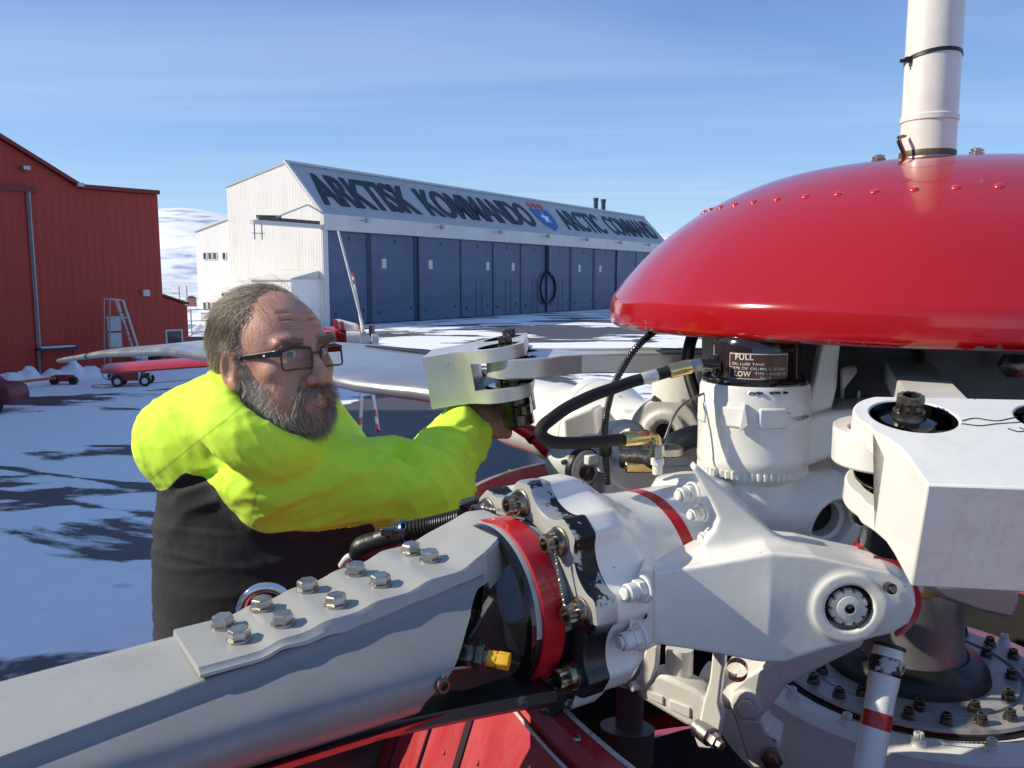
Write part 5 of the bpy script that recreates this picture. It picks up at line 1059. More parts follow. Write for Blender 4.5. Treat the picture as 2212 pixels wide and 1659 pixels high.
# ---------------------------------------------------------------- hoses
def hose(name, pts, r, m_, n=80, seg=14, ribs=None, parent=heli):
    p = spline(pts, n); rr = r
    if ribs: rr = [r * (1.0 if (i % 4) < 2 else .78) for i in range(n + 1)]
    return MB().tube(p, rr, seg).build(name, m_, parent, smooth=60)
BRAID = mat("braided_hose_cover", (.008, .008, .009), .6, spec=.35, var=.4, vscale=300, bump=1.0, bscale=520)
hp = [(1350, 948.5, 1.335), (1302, 953, 1.30), (1238, 957, 1.26), (1195, 955, 1.235), (1170, 941, 1.225), (1172, 922, 1.23), (1190, 906, 1.24), (1227, 880, 1.27), (1281, 854, 1.31), (1324, 839, 1.33), (1367, 824, 1.345), (1403, 815, 1.352), (1446, 802, 1.358)]
oh = hose("oil_hose", [P(*q) for q in hp], .0098, BRAID, 110, 16)
def sleeve_on(name, a, b, r0, m_, parent, seg=24, prof=None):
    a, b = Vector(a), Vector(b); L_ = (b - a).length
    prof = prof or [(r0 * .93, 0), (r0, L_ * .06), (r0, L_ * .94), (r0 * .93, L_)]
    m2 = MB(); m2.lathe(prof, a, b - a, seg, cap=True); return m2.build(name, m_, parent, smooth=40)
sleeve_on("data_sleeve", P(1386, 818.5, 1.348), P(1419, 810, 1.354), .0102, ALU, oh)
sleeve_on("brass_ferrule", P(1445, 802.5, 1.358), P(1491, 791, 1.362), .0122, BRASS, oh); sleeve_on("steel_nut", P(1489, 791.5, 1.362), P(1514, 786.5, 1.366), .0112, STEEL, oh, 6)
MB().tube(spline([P(1512, 787, 1.366), P(1524, 785, 1.367), P(1535, 786, 1.368), P(1552, 788, 1.37)], 12), .0088, 16).build("black_elbow", OIL, oh)
sleeve_on("brass_ferrule", P(1346, 949, 1.333), P(1398, 943.5, 1.352), .0125, BRASS, oh)
MB().tube(spline([P(1396, 943.5, 1.352), P(1409, 941.5, 1.356), P(1419, 946, 1.358), P(1421, 957, 1.358), P(1421, 966, 1.358)], 20), .0062, 14).build("gold_elbow", BRASS, oh)
sleeve_on("hex_nut", P(1420, 962, 1.358), P(1420, 987, 1.358), .0115, STEEL, oh, 6); sleeve_on("white_adapter", P(1420, 989, 1.358), P(1420, 1004, 1.358), .0112, WHITE2, oh, 8); sleeve_on("thread", P(1420, 987, 1.358), P(1420, 1024, 1.358), .0085, WHITE2, oh, 20)
hose("corrugated_conduit", [P(u, v, y) for u, v, y in ((1475, 702, 1.72), (1458, 704, 1.70), (1427, 709, 1.64), (1396, 730, 1.60), (1368, 759, 1.58), (1344, 797, 1.57), (1326, 832, 1.57), (1316, 867, 1.57), (1309, 902, 1.57), (1306, 936, 1.58), (1307, 975, 1.59), (1309, 1006, 1.6), (1312, 1046, 1.6))], .0072, mat("corrugated_black", (.010, .010, .011), .25, coat=.3), 300, 12, ribs=True)
sleeve_on("conduit_clamp", P(1307, 955, 1.575), P(1308, 982, 1.58), .0125, RUB, heli, 20)
hose("vent_hose", [P(u, v, y) for u, v, y in ((1510, 690, 1.75), (1503, 707, 1.72), (1490, 745, 1.70), (1485, 787, 1.70), (1496, 836, 1.68), (1514, 881, 1.66), (1540, 920, 1.66))], .0125, RUB, 50)
hose("thin_cable", [P(u, v, y) for u, v, y in ((1433, 959, 1.36), (1442, 933, 1.365), (1453, 905, 1.37), (1474, 875, 1.38), (1515, 852, 1.40), (1545, 845, 1.42))], .0022, mat("smoky_cable", (.09, .085, .07), .3), 40, 8)
# ---------------------------------------------------------------- second blade (silver, drooping away behind the man)
B2 = Vector((-.588, .809, 0)).normalized(); N2 = Vector((-.809, -.588, 0)); H2 = Vector((.455, 2.12, 0)); AX2 = CAMZ - .455
def L2(s, a, b): return H2 + B2 * s + N2 * a + Z(AX2 + b)
zs = [(.3, 0), (.6, .03), (1.0, .08), (1.41, .105), (2.04, .102), (3.0, .075), (4.27, .024), (6.5, -.16), (9.0, -.413), (9.45, -.47)]
SILV = mat("bare_silver_blade", (.46, .46, .45), .30, metal=.75, var=.1, vscale=3, dirt=(.66, .60, .42), damt=.5, dscale=4, dlo=.5, dhi=.8, bump=.06, bscale=8, rvar=.08, stretch=(1, 1, 3))
mb = MB(); secs = []
for s in [.95, 1.1, 1.25, 1.41, 1.7, 2.04, 2.5, 3, 3.6, 4.27, 5, 5.7, 6.5, 7.3, 8.1, 8.8, 9.2, 9.38, 9.44]:
    zz = itp(zs, s); ch = .23 if s > 1.4 else .10 + .13 * (s - .95) / .45; ti = R(15 - 10 * min(1, s / 9)); ch *= (.8 if s > 9.3 else 1) * (.45 if s > 9.4 else 1); th_ = .032 if s < 8 else .026 if s < 9.4 else .012
    prof_ = [(1.0, .02), (.97, .5), (.86, .85), (.62, 1.0), (.3, .92), (-.2, .6), (-.7, .24), (-1.0, .04), (-.98, -.05), (-.3, -.45), (.3, -.85), (.62, -1), (.86, -.9), (.97, -.5)]
    out = []
    for c_, t_ in prof_: a = c_ * ch; b = t_ * th_; out.append(L2(s, a * math.cos(ti) + b * math.sin(ti) + .06, zz + b * math.cos(ti) - a * math.sin(ti)))
    secs.append(out)
mb.loft(secs); b2 = mb.build("rotor_blade", SILV, heli, smooth=60)
for s in (7.25,):
    mb = MB(); secs = []
    for ds in (-.05, .05):
        zz = itp(zs, s + ds); ti = R(15 - 10 * s / 9); secs.append([L2(s + ds, a * .235 * math.cos(ti) + b * .034 * math.sin(ti) + .06, zz + b * .034 * math.cos(ti) - a * .235 * math.sin(ti)) for a, b in prof_])
    mb.loft(secs, caps=False); mb.build("joint_band", DSTEEL, b2)
mb = MB(); mb.loft([[L2(s, a, itp(zs, s) + b) for a, b in ((-.10, .052), (-.10 - .075 * (2.1 - s), .052 + .02 * (2.1 - s)), (-.10 - .075 * (2.1 - s), .047 + .02 * (2.1 - s)), (-.10, .046))] for s in (1.30, 1.6, 1.9, 2.08)]); mb.build("dark_pocket_cover", BLKP, b2)
def l2lathe(mb_, prof, seg=48): mb_.lathe([(r_, s) for r_, s in prof], H2 + Z(AX2), B2 + Z(.03), seg)
mb = MB(); l2lathe(mb, [(.06, .03), (.100, .045), (.112, .08), (.118, .18), (.124, .22), (.15, .275), (.158, .295), (.158, .335)]); s2 = mb.build("blade_sleeve", WHITE, heli, smooth=40)
mb = MB(); l2lathe(mb, [(.120, .336), (.158, .337), (.158, .372), (.128, .376), (.121, .39), (.121, .50), (.124, .505), (.124, .535), (.119, .54), (.117, .74), (.10, .82), (.085, .98), (.07, 1.05)]); c2_ = mb.build("cuff_flange", WHITE, b2, smooth=40)
fb2 = None
for k in range(9):
    th = R(15) + k * 2 * math.pi / 9; mwx = frame(L2(.296, .138 * math.cos(th), .138 * math.sin(th) + .008), -B2)
    if fb2 is None: fb2 = twelve_pt(.013, .026).build("sleeve_bolt", WHITE2, s2, mw=mwx)
    else: inst(fb2, mwx, s2)
mb = MB(); mb.prism([P(u, v, 2.18) for u, v in ((1215, 905), (1282, 880), (1300, 985), (1222, 990))], Vector((.03, .08, 0))); mb.build("horn_cover", WHITE, s2, bevel=.008, bseg=3)
# hinge housing of the second blade, its lug and bore
zr2 = P(1506, 889, 2.03).z; C2 = Vector((.455, 2.12, 0))
mb = MB(); mb.lathe([(.086, zr2 - .004), (.0935, zr2 + .004), (.0938, zr2 + .03), (.0938, zr2 + .11), (.08, zr2 + .115)], C2, (0, 0, 1), 48); h2 = mb.build("hinge_housing", WHITE, heli, smooth=35)
mb = MB(); ringp = []
for hz, r_ in ((zr2 - .010, .9), (zr2 - .010, 1), (zr2 + .003, 1), (zr2 + .003, .9)):
    ringp.append([C2 + Vector(((.0935 if (i % 4) < 2 or r_ < 1 else .0885) * r_ * math.cos(2 * math.pi * i / 216), (.0935 if (i % 4) < 2 or r_ < 1 else .0885) * r_ * math.sin(2 * math.pi * i / 216), hz)) for i in range(216)])
mb.loft(ringp, caps=False); mb.build("toothed_ring", WHITE, h2, smooth=25)
l2c = np.array(P(1436, 935, 1.98)); ax2 = np.array(Vector((-.28, -.95, -.02)).normalized()); cc2 = np.array(C2 + Z(zr2 - .08))
def lug2(p):
    f = s_cyl(p, l2c - ax2 * .05, Vector(ax2), .082, .05) - .004
    f = smin(f, s_cap(p, cc2 + [-.02, 0, 0], cc2 + [.08, 0, -.01], .072), .05)
    f = smin(f, s_box(p, cc2 + [-.085, .0, .0], [.085, .075, .062], None, .014), .03)
    f = smin(f, s_cyl(p, l2c, Vector(ax2), .052, .012), .012)
    return smax(f, -s_cyl(p, l2c + ax2 * .02, Vector(ax2), .030, .05), .004)
v_, q_ = sdf_mesh(lug2, cc2 + np.array([-.24, -.26, -.16]), cc2 + np.array([.17, .12, .11]), .0055); hl2 = np_obj("hub_lug", v_, q_, WHITE, heli)
mb = MB(); mb.lathe([(.031, .0), (.024, .004), (.024, -.05)], Vector(l2c), Vector(ax2), 30); mb.build("bearing_race", WHITE2, hl2)
mb = MB(); mb.lathe([(.030, -.02), (.0001, -.021)], Vector(l2c), Vector(ax2), 24); mb.build("bore", DARK, hl2)
# ---------------------------------------------------------------- damper and dark plumbing below the hose
dc_ = P(1262, 1012, 1.72); dax = Vector((.62, -.78, -.05)).normalized()
mb = MB(); mb.lathe([(.030, -.085), (.040, -.08), (.0425, -.072), (.0425, -.012), (.041, -.010)], dc_, dax, 40); dmp = mb.build("damper", mat("pale_green_paint", (.50, .56, .52), .4, var=.06, vscale=12, dirt=(.2, .2, .17), damt=.4, dscale=30), heli)
mb = MB(); mb.lathe([(.0415, -.013), (.0445, -.012), (.0445, .002), (.0415, .004)], dc_, dax, 40); mb.build("black_band", RUB, dmp)
mb = MB(); mb.lathe([(.0415, .002), (.038, .006), (.036, .0), (.028, -.002), (.026, .006), (.022, .006), (.021, -.004), (.0001, -.004)], dc_, dax, 40); mb.build("end_face", WHITE2, dmp)
mb = MB(); mb.lathe([(.016, -.006), (.016, .012), (.011, .014), (.0001, .014)], dc_ + Vector((.004, 0, -.010)), dax, 6); mb.build("hex_plug", DSTEEL, dmp)
mb = MB(); mb.box(dc_ + Vector((.012, -.03, .026)), (.03, .02, .016), basis(dax)); mb.box(dc_ + Vector((.038, -.02, .012)), (.018, .03, .03), basis(dax)); mb.build("end_bracket", WHITE2, dmp, bevel=.003)
mb = MB(); mb.lathe([(.006, 0), (.006, .008), (.003, .009), (.0001, .009)], P(1221, 998, 1.685), (-.5, -.8, .1), 8); mb.build("bleed_screw", DSTEEL, dmp)
mb = MB(); mb.tube([P(1345, 990, 1.66), P(1425, 994, 1.62)], .021, 14); mb.build("torque_tube", DSTEEL, heli); mb = MB(); mb.box(P(1390, 1008, 1.63), (.075, .03, .02)); mb.build("strap", BRASS, heli, bevel=.003)
mb = MB(); mb.tube(spline([P(1420, 985, 1.55), P(1455, 960, 1.55), P(1490, 945, 1.56), P(1540, 938, 1.58), P(1560, 935, 1.6)], 20), [.012] * 3 + [.022] * 18, 16); mb.build("rubber_boot", mat("blue_black_rubber", (.012, .016, .03), .4, bump=.1), heli)
mb = MB(); mb.lathe([(.030, -.006), (.030, .006), (.022, .010), (.0001, .011)], P(1440, 973, 1.5), (0, 0, 1), 24); mb.build("drain_cup", STEEL, heli)
mb = MB(); mb.box(P(1330, 1010, 1.85), (.16, .1, .14)); mb.box(P(1400, 1045, 1.75), (.2, .1, .10)); mb.lathe([(.05, -.04), (.05, .04), (.03, .05)], P(1345, 955, 1.8), (.2, -1, .2), 16); mb.build("control_cluster", WHITE2, heli, bevel=.01)
# ---------------------------------------------------------------- mast, boot and swashplate
SZ = CAMZ - .87
mb = MB(); mb.lathe([(.122, .04), (.114, .075), (.112, .12), (.110, .20), (.113, .205), (.113, .225), (.106, .23), (.106, .27), (.109, .275), (.109, .29), (.100, .295), (.100, .36), (.085, .37), (.085, .55)], HC + Z(SZ), (0, 0, 1), 64); mb.build("rotor_mast", mat("oily_grey_metal", (.27, .265, .25), .30, metal=.5, var=.15, vscale=8, bump=.1, rvar=.1), heli, smooth=35)
for h_ in (.21, .28): mb = MB(); mb.lathe([(.108, -.008), (.114, -.007), (.114, .007), (.108, .008)], HC + Z(SZ + h_), (0, 0, 1), 56); mb.build("amber_seal", mat("amber_seal%d" % int(h_ * 100), (.16, .11, .04), .35), heli)
mb = MB(); mb.lathe([(.172, -.01), (.168, .015), (.150, .036), (.128, .044), (.118, .035)], HC + Z(SZ), (0, 0, 1), 64); mb.build("rubber_skirt", RUB, heli, smooth=60)
mb = MB(); mb.lathe([(.160, -.03), (.172, -.002), (.225, .0), (.228, -.006), (.234, -.006), (.236, .002), (.288, .002), (.292, -.004)], HC + Z(SZ), (0, 0, 1), 96); sw = mb.build("swashplate", mat("grimy_grey_paint", (.34, .335, .32), .38, var=.1, vscale=12, dirt=(.05, .045, .04), damt=.7, dscale=12, dlo=.5, dhi=.72, rvar=.1), heli, smooth=35)
mb = MB(); mb.lathe([(.290, -.03), (.293, -.008), (.300, -.008), (.303, -.03)], HC + Z(SZ), (0, 0, 1), 96); mb.build("rubber_seal", RUB, sw)
mb = MB(); mb.lathe([(.300, -.035), (.303, -.012), (.36, -.014), (.372, -.02), (.376, -.05), (.41, -.10), (.42, -.16), (.36, -.18)], HC + Z(SZ), (0, 0, 1), 96); sw2 = mb.build("outer_swashplate", WHITE, heli, smooth=35)
sbm = twelve_pt(.0085, .020); sb0 = None
for k in range(24):
    a = 2 * math.pi * k / 24 + .1; mwx = frame(HC + Vector((.262 * math.cos(a), .262 * math.sin(a), SZ + .003)), (0, 0, 1))
    if sb0 is None: sb0 = sbm.build("swashplate_bolt", DSTEEL, sw, mw=mwx)
    else: inst(sb0, mwx, sw)
for k in range(12):
    a = 2 * math.pi * k / 12 + .2; inst(sb0, frame(HC + Vector((.212 * math.cos(a), .212 * math.sin(a), SZ + .001)), (0, 0, 1)), sw)
wb0 = None
for k in range(16):
    a = 2 * math.pi * k / 16 + .02; mwx = frame(HC + Vector((.332 * math.cos(a), .332 * math.sin(a), SZ - .011)), (0, 0, 1))
    if wb0 is None: wb0 = twelve_pt(.0088, .022).build("outer_bolt", WHITE2, sw2, mw=mwx)
    else: inst(wb0, mwx, sw2)
def ob(k): a = 2 * math.pi * k / 16 + .02; return HC + Vector((.332 * math.cos(a), .332 * math.sin(a), SZ + .002))
for k in (8, 10, 11, 12): twist_wire([ob(k), ob(k).lerp(ob(k + 1), .5) + Z(-.004), ob(k + 1)], .0010, 50).build("lock_wire", WIRE, sw2)
# ---------------------------------------------------------------- scissors and servo linkage in the lower middle
def plate_link(name, pts, y, th, m_, bev=.006, parent=heli, back=Vector((.02, 1, 0)), turn=0.0, u0=None):
    u0 = sum(q[0] for q in pts) / len(pts) if u0 is None else u0; back = Vector((turn, 1, 0)).normalized() if turn else back
    mb = MB(); mb.prism([P(u, v, y - turn * (u - u0) * y / 1790) for u, v in pts], back * th); return mb.build(name, m_, parent, bevel=bev, bseg=3)
def yl(u, y, u0, turn=.55): return y - turn * (u - u0) * y / 1790
TN = Vector((-.48, -.87, .05))
up = plate_link("scissor_link", ((1812, 1352), (1870, 1372), (1862, 1398), (1760, 1450), (1700, 1480), (1660, 1535), (1636, 1560), (1598, 1556), (1574, 1525), (1580, 1488), (1610, 1462), (1700, 1412)), 1.40, .06, WHITE, turn=.35, u0=1620)
dnl = plate_link("scissor_link", ((1578, 1532), (1610, 1556), (1648, 1556), (1655, 1580), (1685, 1600), (1680, 1640), (1664, 1662), (1630, 1662), (1612, 1640), (1600, 1600)), 1.43, .07, WHITE, turn=.45, u0=1620)
mb = MB(); mb.lathe([(.026, -.01), (.026, .004), (.022, .006), (.0145, .006)], P(1612, 1522, 1.398), (-.33, -.94, .03), 28); mb.lathe([(.0145, .006), (.0145, .016), (.0001, .017)], P(1612, 1522, 1.398), (-.33, -.94, .03), 6); mb.build("pivot_bolt", WHITE2, up)
mb = MB(); mb.lathe([(.020, -.01), (.020, .004), (.012, .006), (.012, .016), (.0001, .017)], P(1668, 1640, 1.40), (-.4, -.9, .05), 6); mb.build("pivot_bolt", STEEL, dnl)
mb = MB(); mb.tube([P(1520, 1460, 1.48), P(1592, 1500, 1.44)], .030, 20); mb.build("scissor_barrel", WHITE2, up)
mb = MB(); mb.tube([P(1468, 1400, 1.45), P(1464, 1525, 1.44)], .0250, 26); sv = mb.build("servo_rod", WHITE, heli)
cb_ = plate_link("crosshead", ((1372, 1478), (1392, 1462), (1425, 1456), (1500, 1490), (1525, 1515), (1530, 1560), (1515, 1580), (1480, 1568), (1400, 1520), (1375, 1505)), 1.41, .055, WHITE, .008, turn=.55, u0=1450)
plate_link("side_rod", ((1395, 1395), (1420, 1395), (1418, 1440), (1408, 1470), (1390, 1490), (1370, 1492), (1366, 1478), (1380, 1458)), 1.43, .022, WHITE, .004, turn=.55)
rr_ = plate_link("side_rod", ((1540, 1400), (1568, 1400), (1558, 1470), (1552, 1520), (1560, 1550), (1552, 1600), (1535, 1620), (1508, 1616), (1498, 1590), (1510, 1560), (1518, 1520), (1532, 1470)), 1.37, .026, WHITE, .004, turn=.55)
mb = MB(); mb.lathe([(.017, -.03), (.017, .004), (.012, .006)], P(1532, 1590, 1.36), (.45, -.85, -.05), 24); mb.lathe([(.012, .006), (.013, .010), (.013, .022), (.008, .024), (.008, .034), (.0001, .035)], P(1532, 1590, 1.36), (.45, -.85, -.05), 6); mb.build("slotted_nut", STEEL, rr_)
mb = MB(); mb.lathe([(.009, -.01), (.009, .006), (.005, .008), (.0001, .008)], P(1370, 1482, 1.44), (-.9, -.4, 0), 8); mb.build("pin_end", WHITE2, cb_)
for pts in (((1398, 1492), (1432, 1506), (1432, 1524), (1398, 1508)), ((1446, 1512), (1490, 1530), (1490, 1552), (1446, 1532))): plate_link("cast_pad", pts, 1.406, .005, WHITE, .0015, cb_, turn=.55, u0=1450)
gp_ = plate_link("servo_bracket", ((1318, 1400), (1380, 1392), (1395, 1440), (1370, 1500), (1345, 1480), (1320, 1440)), 1.55, .05, mat("pale_grey_green", (.36, .38, .36), .45, var=.08), .006)
mb = MB(); mb.lathe([(.007, 0), (.007, .004), (.0001, .005)], P(1345, 1402, 1.545), (-.1, -1, 0), 6); mb.build("bracket_bolt", DSTEEL, gp_)
mb = MB(); mb.tube([P(1362, 1480, 1.6), P(1358, 1600, 1.58)], .028, 20); mb.tube([P(1355, 1570, 1.58), P(1352, 1640, 1.57)], .055, 24); mb.build("servo_cylinder", mat("dark_grey_cylinder", (.10, .105, .10), .4, metal=.3, var=.2), heli)  # cylinder in plain dark grey
mb = MB(); mb.lathe([(.018, -.01), (.018, .01)], P(1592, 1447, 1.36), (-.3, -.9, 0), 20); mb.build("red_cap", REDS, up)
plate_link("mast_fitting", ((1985, 1250), (2030, 1262), (2110, 1262), (2205, 1262), (2205, 1305), (2190, 1340), (2110, 1322), (2040, 1296)), 1.22, .10, mat("grey_alloy", (.34, .34, .33), .35, metal=.5, var=.1), .008)  # fitting in plain mid-grey alloy
plate_link("end_fork", ((1960, 1215), (1990, 1230), (2002, 1262), (1992, 1290), (1965, 1262)), 1.16, .03, ALU, .004)
# ---------------------------------------------------------------- cable and ring behind the front blade
cbp = [P(u, v, y) for u, v, y in ((738, 1222, 1.30), (750, 1206, 1.29), (770, 1196, 1.285))]
MB().tube(spline(cbp, 10), [.0062] * 11, 10).build("white_lead", CREAM, blade)
MB().tube(spline([P(u, v, y) for u, v, y in ((758, 1202, 1.29), (778, 1186, 1.282), (800, 1175, 1.278), (822, 1168, 1.275))], 14), [.006, .008, .011, .014, .0165, .018, .0185, .0185, .018, .0175, .0172, .0170, .0168, .0166, .0165], 18).build("rubber_bulb", RUB, blade)
cn = MB().tube([P(820, 1168, 1.275), P(872, 1152, 1.265)], .0185, 20).build("connector", BLKP, blade)
sleeve_on("blue_ring", P(874, 1150, 1.265), P(880, 1148, 1.264), .021, mat("blue_anodised", (.10, .16, .35), .3, metal=.8), cn); sleeve_on("knurled_nut", P(852, 1158, 1.268), P(872, 1152, 1.266), .0205, DSTEEL, cn, 30)
for u, v in ((838, 1148), (862, 1150)): MB().box(P(u, v, 1.25), (.022, .012, .012)).build("clamp_block", DSTEEL, cn, bevel=.002)
MB().tube(spline([P(880, 1148, 1.264), P(930, 1138, 1.26), P(965, 1130, 1.25), P(1000, 1120, 1.24)], 60), [.0165 if i % 3 else .0145 for i in range(61)], 16).build("ribbed_sheath", RUB, blade)
plate_link("connector_bracket", ((990, 1090), (1030, 1078), (1036, 1100), (1010, 1112), (994, 1118)), 1.27, .03, BLKP, .003, blade)
mb = MB(); rc = P(575, 1318, 1.10); rp_ = [rc + Vector((.033 * math.cos(t), .012 * math.cos(t) * .4 + .0, .033 * math.sin(t))) for t in np.linspace(0, 2 * math.pi, 40)]; mb.tube(rp_, .007, 12, caps=False); mb.build("chrome_ring", mat("chrome", (.8, .8, .8), .06, metal=1), blade)
# =================================================================== THE MAN
from mathutils import noise as mnoise
NP = lambda u, v, y: np.array(P(u, v, y))
SKIN = mat("weathered_skin", (.50, .26, .18), .50, var=.10, vscale=45, bump=.45, bscale=230, dirt=(.44, .15, .10), damt=.4, dscale=16, dlo=.5, dhi=.75, sss=.12)
LIPM = mat("lip_skin", (.42, .15, .12), .42, var=.1, vscale=60, bump=.2, bscale=120)
def attr_mix(m, attr, c_hi, th0=-.5e-3, th1=.5e-3):
    """second colour where the mesh attribute is positive (a real seam in the cloth)"""
    N, K = m.node_tree.nodes, m.node_tree.links; b = N["Principled BSDF"]; src = b.inputs["Base Color"].links[0].from_socket
    a = N.new("ShaderNodeAttribute"); a.attribute_name = attr; r_ = N.new("ShaderNodeMapRange"); r_.inputs[1].default_value = th0; r_.inputs[2].default_value = th1; K.new(a.outputs["Fac"], r_.inputs[0])
    mm = N.new("ShaderNodeMix"); mm.data_type = 'RGBA'; mm.inputs[7].default_value = (*c_hi, 1); K.new(r_.outputs[0], mm.inputs[0]); K.new(src, mm.inputs[6]); K.new(mm.outputs[2], b.inputs["Base Color"]); return m
HIVIS = mat("hi_vis_fabric", (.009, .009, .0095), .8, var=.1, vscale=30, bump=.35, bscale=420, sheen=.08)
attr_mix(HIVIS, "yoke", (.66, .98, .045))
def seam_lines(m):
    """stitched seams: a narrow darker line where a mesh attribute runs through nought"""
    N, K = m.node_tree.nodes, m.node_tree.links; b = N["Principled BSDF"]; src = b.inputs["Base Color"].links[0].from_socket
    for nm in ("seam_armhole", "seam_hood"):
        a = N.new("ShaderNodeAttribute"); a.attribute_name = nm; ab = N.new("ShaderNodeMath"); ab.operation = 'ABSOLUTE'; K.new(a.outputs["Fac"], ab.inputs[0])
        r_ = N.new("ShaderNodeMapRange"); r_.inputs[1].default_value = .0006; r_.inputs[2].default_value = .0026; r_.inputs[3].default_value = .70; r_.inputs[4].default_value = 1; K.new(ab.outputs[0], r_.inputs[0])
        mu = N.new("ShaderNodeVectorMath"); mu.operation = 'SCALE'; K.new(src, mu.inputs[0]); K.new(r_.outputs[0], mu.inputs["Scale"]); src = mu.outputs[0]
    K.new(src, b.inputs["Base Color"])
seam_lines(HIVIS)
TROU = mat("black_work_cloth", (.012, .012, .013), .8, var=.15, vscale=20, bump=.35, bscale=300, sheen=.2)
feet = np.array([-.44, 1.62, 3.245])
man = empty("person", feet, "bearded person with glasses in a yellow and black hi-vis jacket reaching to the rotor", "person")
# ---------------------------------------------------------------- head in its own frame: x his left, y forward, z up
HS = 1.045; HO = NP(594, 784, 1.45); fa = R(-36)
Fv = np.array([math.cos(fa), math.sin(fa), 0]); Lv = np.array([-Fv[1], Fv[0], 0]); tilt = R(7)
Fv = Fv * math.cos(tilt) + np.array([0, 0, math.sin(tilt)]); Uv = np.cross(Fv, -Lv); Uv = Uv / np.linalg.norm(Uv); Uv = Uv if Uv[2] > 0 else -Uv
HM = np.stack([Lv, Fv, Uv], 1)             # local -> world
def h2w(q): return (np.asarray(q) * HS) @ HM.T + HO
def both(f): return lambda p: np.minimum(f(p * np.array([1, 1, 1])), f(p * np.array([-1, 1, 1])))
def head_f(p):
    px = np.abs(p[..., 0]); m_ = np.stack([px, p[..., 1], p[..., 2]], -1)     # mirror
    f = s_ell(p, (0, -.018, .036), (.077, .098, .090))
    f = smin(f, s_ell(p, (0, .030, .025), (.066, .062, .070)), .03)
    f = smin(f, s_ell(p, (0, .028, -.035), (.060, .062, .075)), .035)
    f = smin(f, s_ell(p, (0, .050, -.078), (.046, .042, .036)), .03)
    f = smin(f, s_ell(p, (0, .080, -.098), (.020, .016, .015)), .02)
    f = smin(f, s_ell(m_, (.046, .058, -.016), (.020, .022, .016)), .02)       # cheekbone
    f = smin(f, s_ell(m_, (.032, .062, -.050), (.022, .026, .026)), .02)       # cheek
    f = smin(f, s_ell(m_, (.030, .080, .030), (.026, .014, .009)), .014)       # brow
    f = smax(f, -s_ell(m_, (.031, .102, .010), (.019, .018, .012)), .014)      # socket
    f = smin(f, s_ell(m_, (.031, .073, .010), (.016, .0165, .0145)), .006)     # lids over the eye
    f = smax(f, -s_ell(m_, (.031, .092, .0103), (.0135, .011, .0047)), .002)   # eye opening
    f = smin(f, s_ell(m_, (.033, .082, -.003), (.014, .008, .005)), .008)      # bag under the eye
    f = smin(f, s_cap(p, (0, .088, .020), (0, .112, -.026), .0085, .0125), .012)
    f = smin(f, s_ell(p, (0, .114, -.029), (.0125, .0125, .0115)), .008)
    f = smin(f, s_ell(m_, (.0145, .101, -.033), (.0085, .012, .0085)), .006)
    f = smax(f, -s_ell(m_, (.0072, .106, -.0415), (.0042, .0065, .0045)), .003)
    f = smax(f, -s_cap(m_, (.017, .096, -.030), (.034, .080, -.058), .0022), .008)   # nasolabial fold
    f = smin(f, s_ell(p, (0, .086, -.058), (.026, .016, .012)), .012)
    f = smin(f, s_cap(m_, (0, .101, -.0600), (.022, .088, -.0645), .0050, .0028), .004)
    f = smin(f, s_cap(m_, (0, .099, -.0715), (.019, .088, -.0680), .0064, .003), .004)
    f = smax(f, -s_cap(m_, (0, .108, -.0655), (.024, .092, -.0665), .0018), .002)
    for k, z_ in enumerate((.052, .064, .077)):                                 # forehead lines
        f = smax(f, -s_cap(m_, (0, .0925 - .006 * k, z_), (.034, .080 - .007 * k, z_ + .002), .0012), .006)
    f = smax(f, -s_cap(m_, (.0045, .0995, .026), (.006, .0985, .040), .0012), .005)
    for dz in (-.006, .002, .009): f = smax(f, -s_cap(m_, (.052, .066, .008 + dz * .5), (.064, .052, .008 + dz), .0008), .004)
    # ear
    e = s_ell(m_, (.0795, -.014, -.002), (.010, .021, .033)); e = smax(e, -s_ell(m_, (.090, -.009, -.002), (.010, .012, .021)), .005)
    e = smin(e, s_cap(m_, (.080, .003, -.012), (.079, .004, -.002), .005), .004); e = smin(e, s_ell(m_, (.079, -.004, -.031), (.007, .010, .010)), .006)
    f = smin(f, e, .008)
    f = smin(f, s_cap(p, (0, -.022, -.06), (0, -.045, -.21), .060, .064), .03)
    return f
hv, hq = sdf_mesh(head_f, (-.105, -.13, -.21), (.105, .135, .135), .0023)
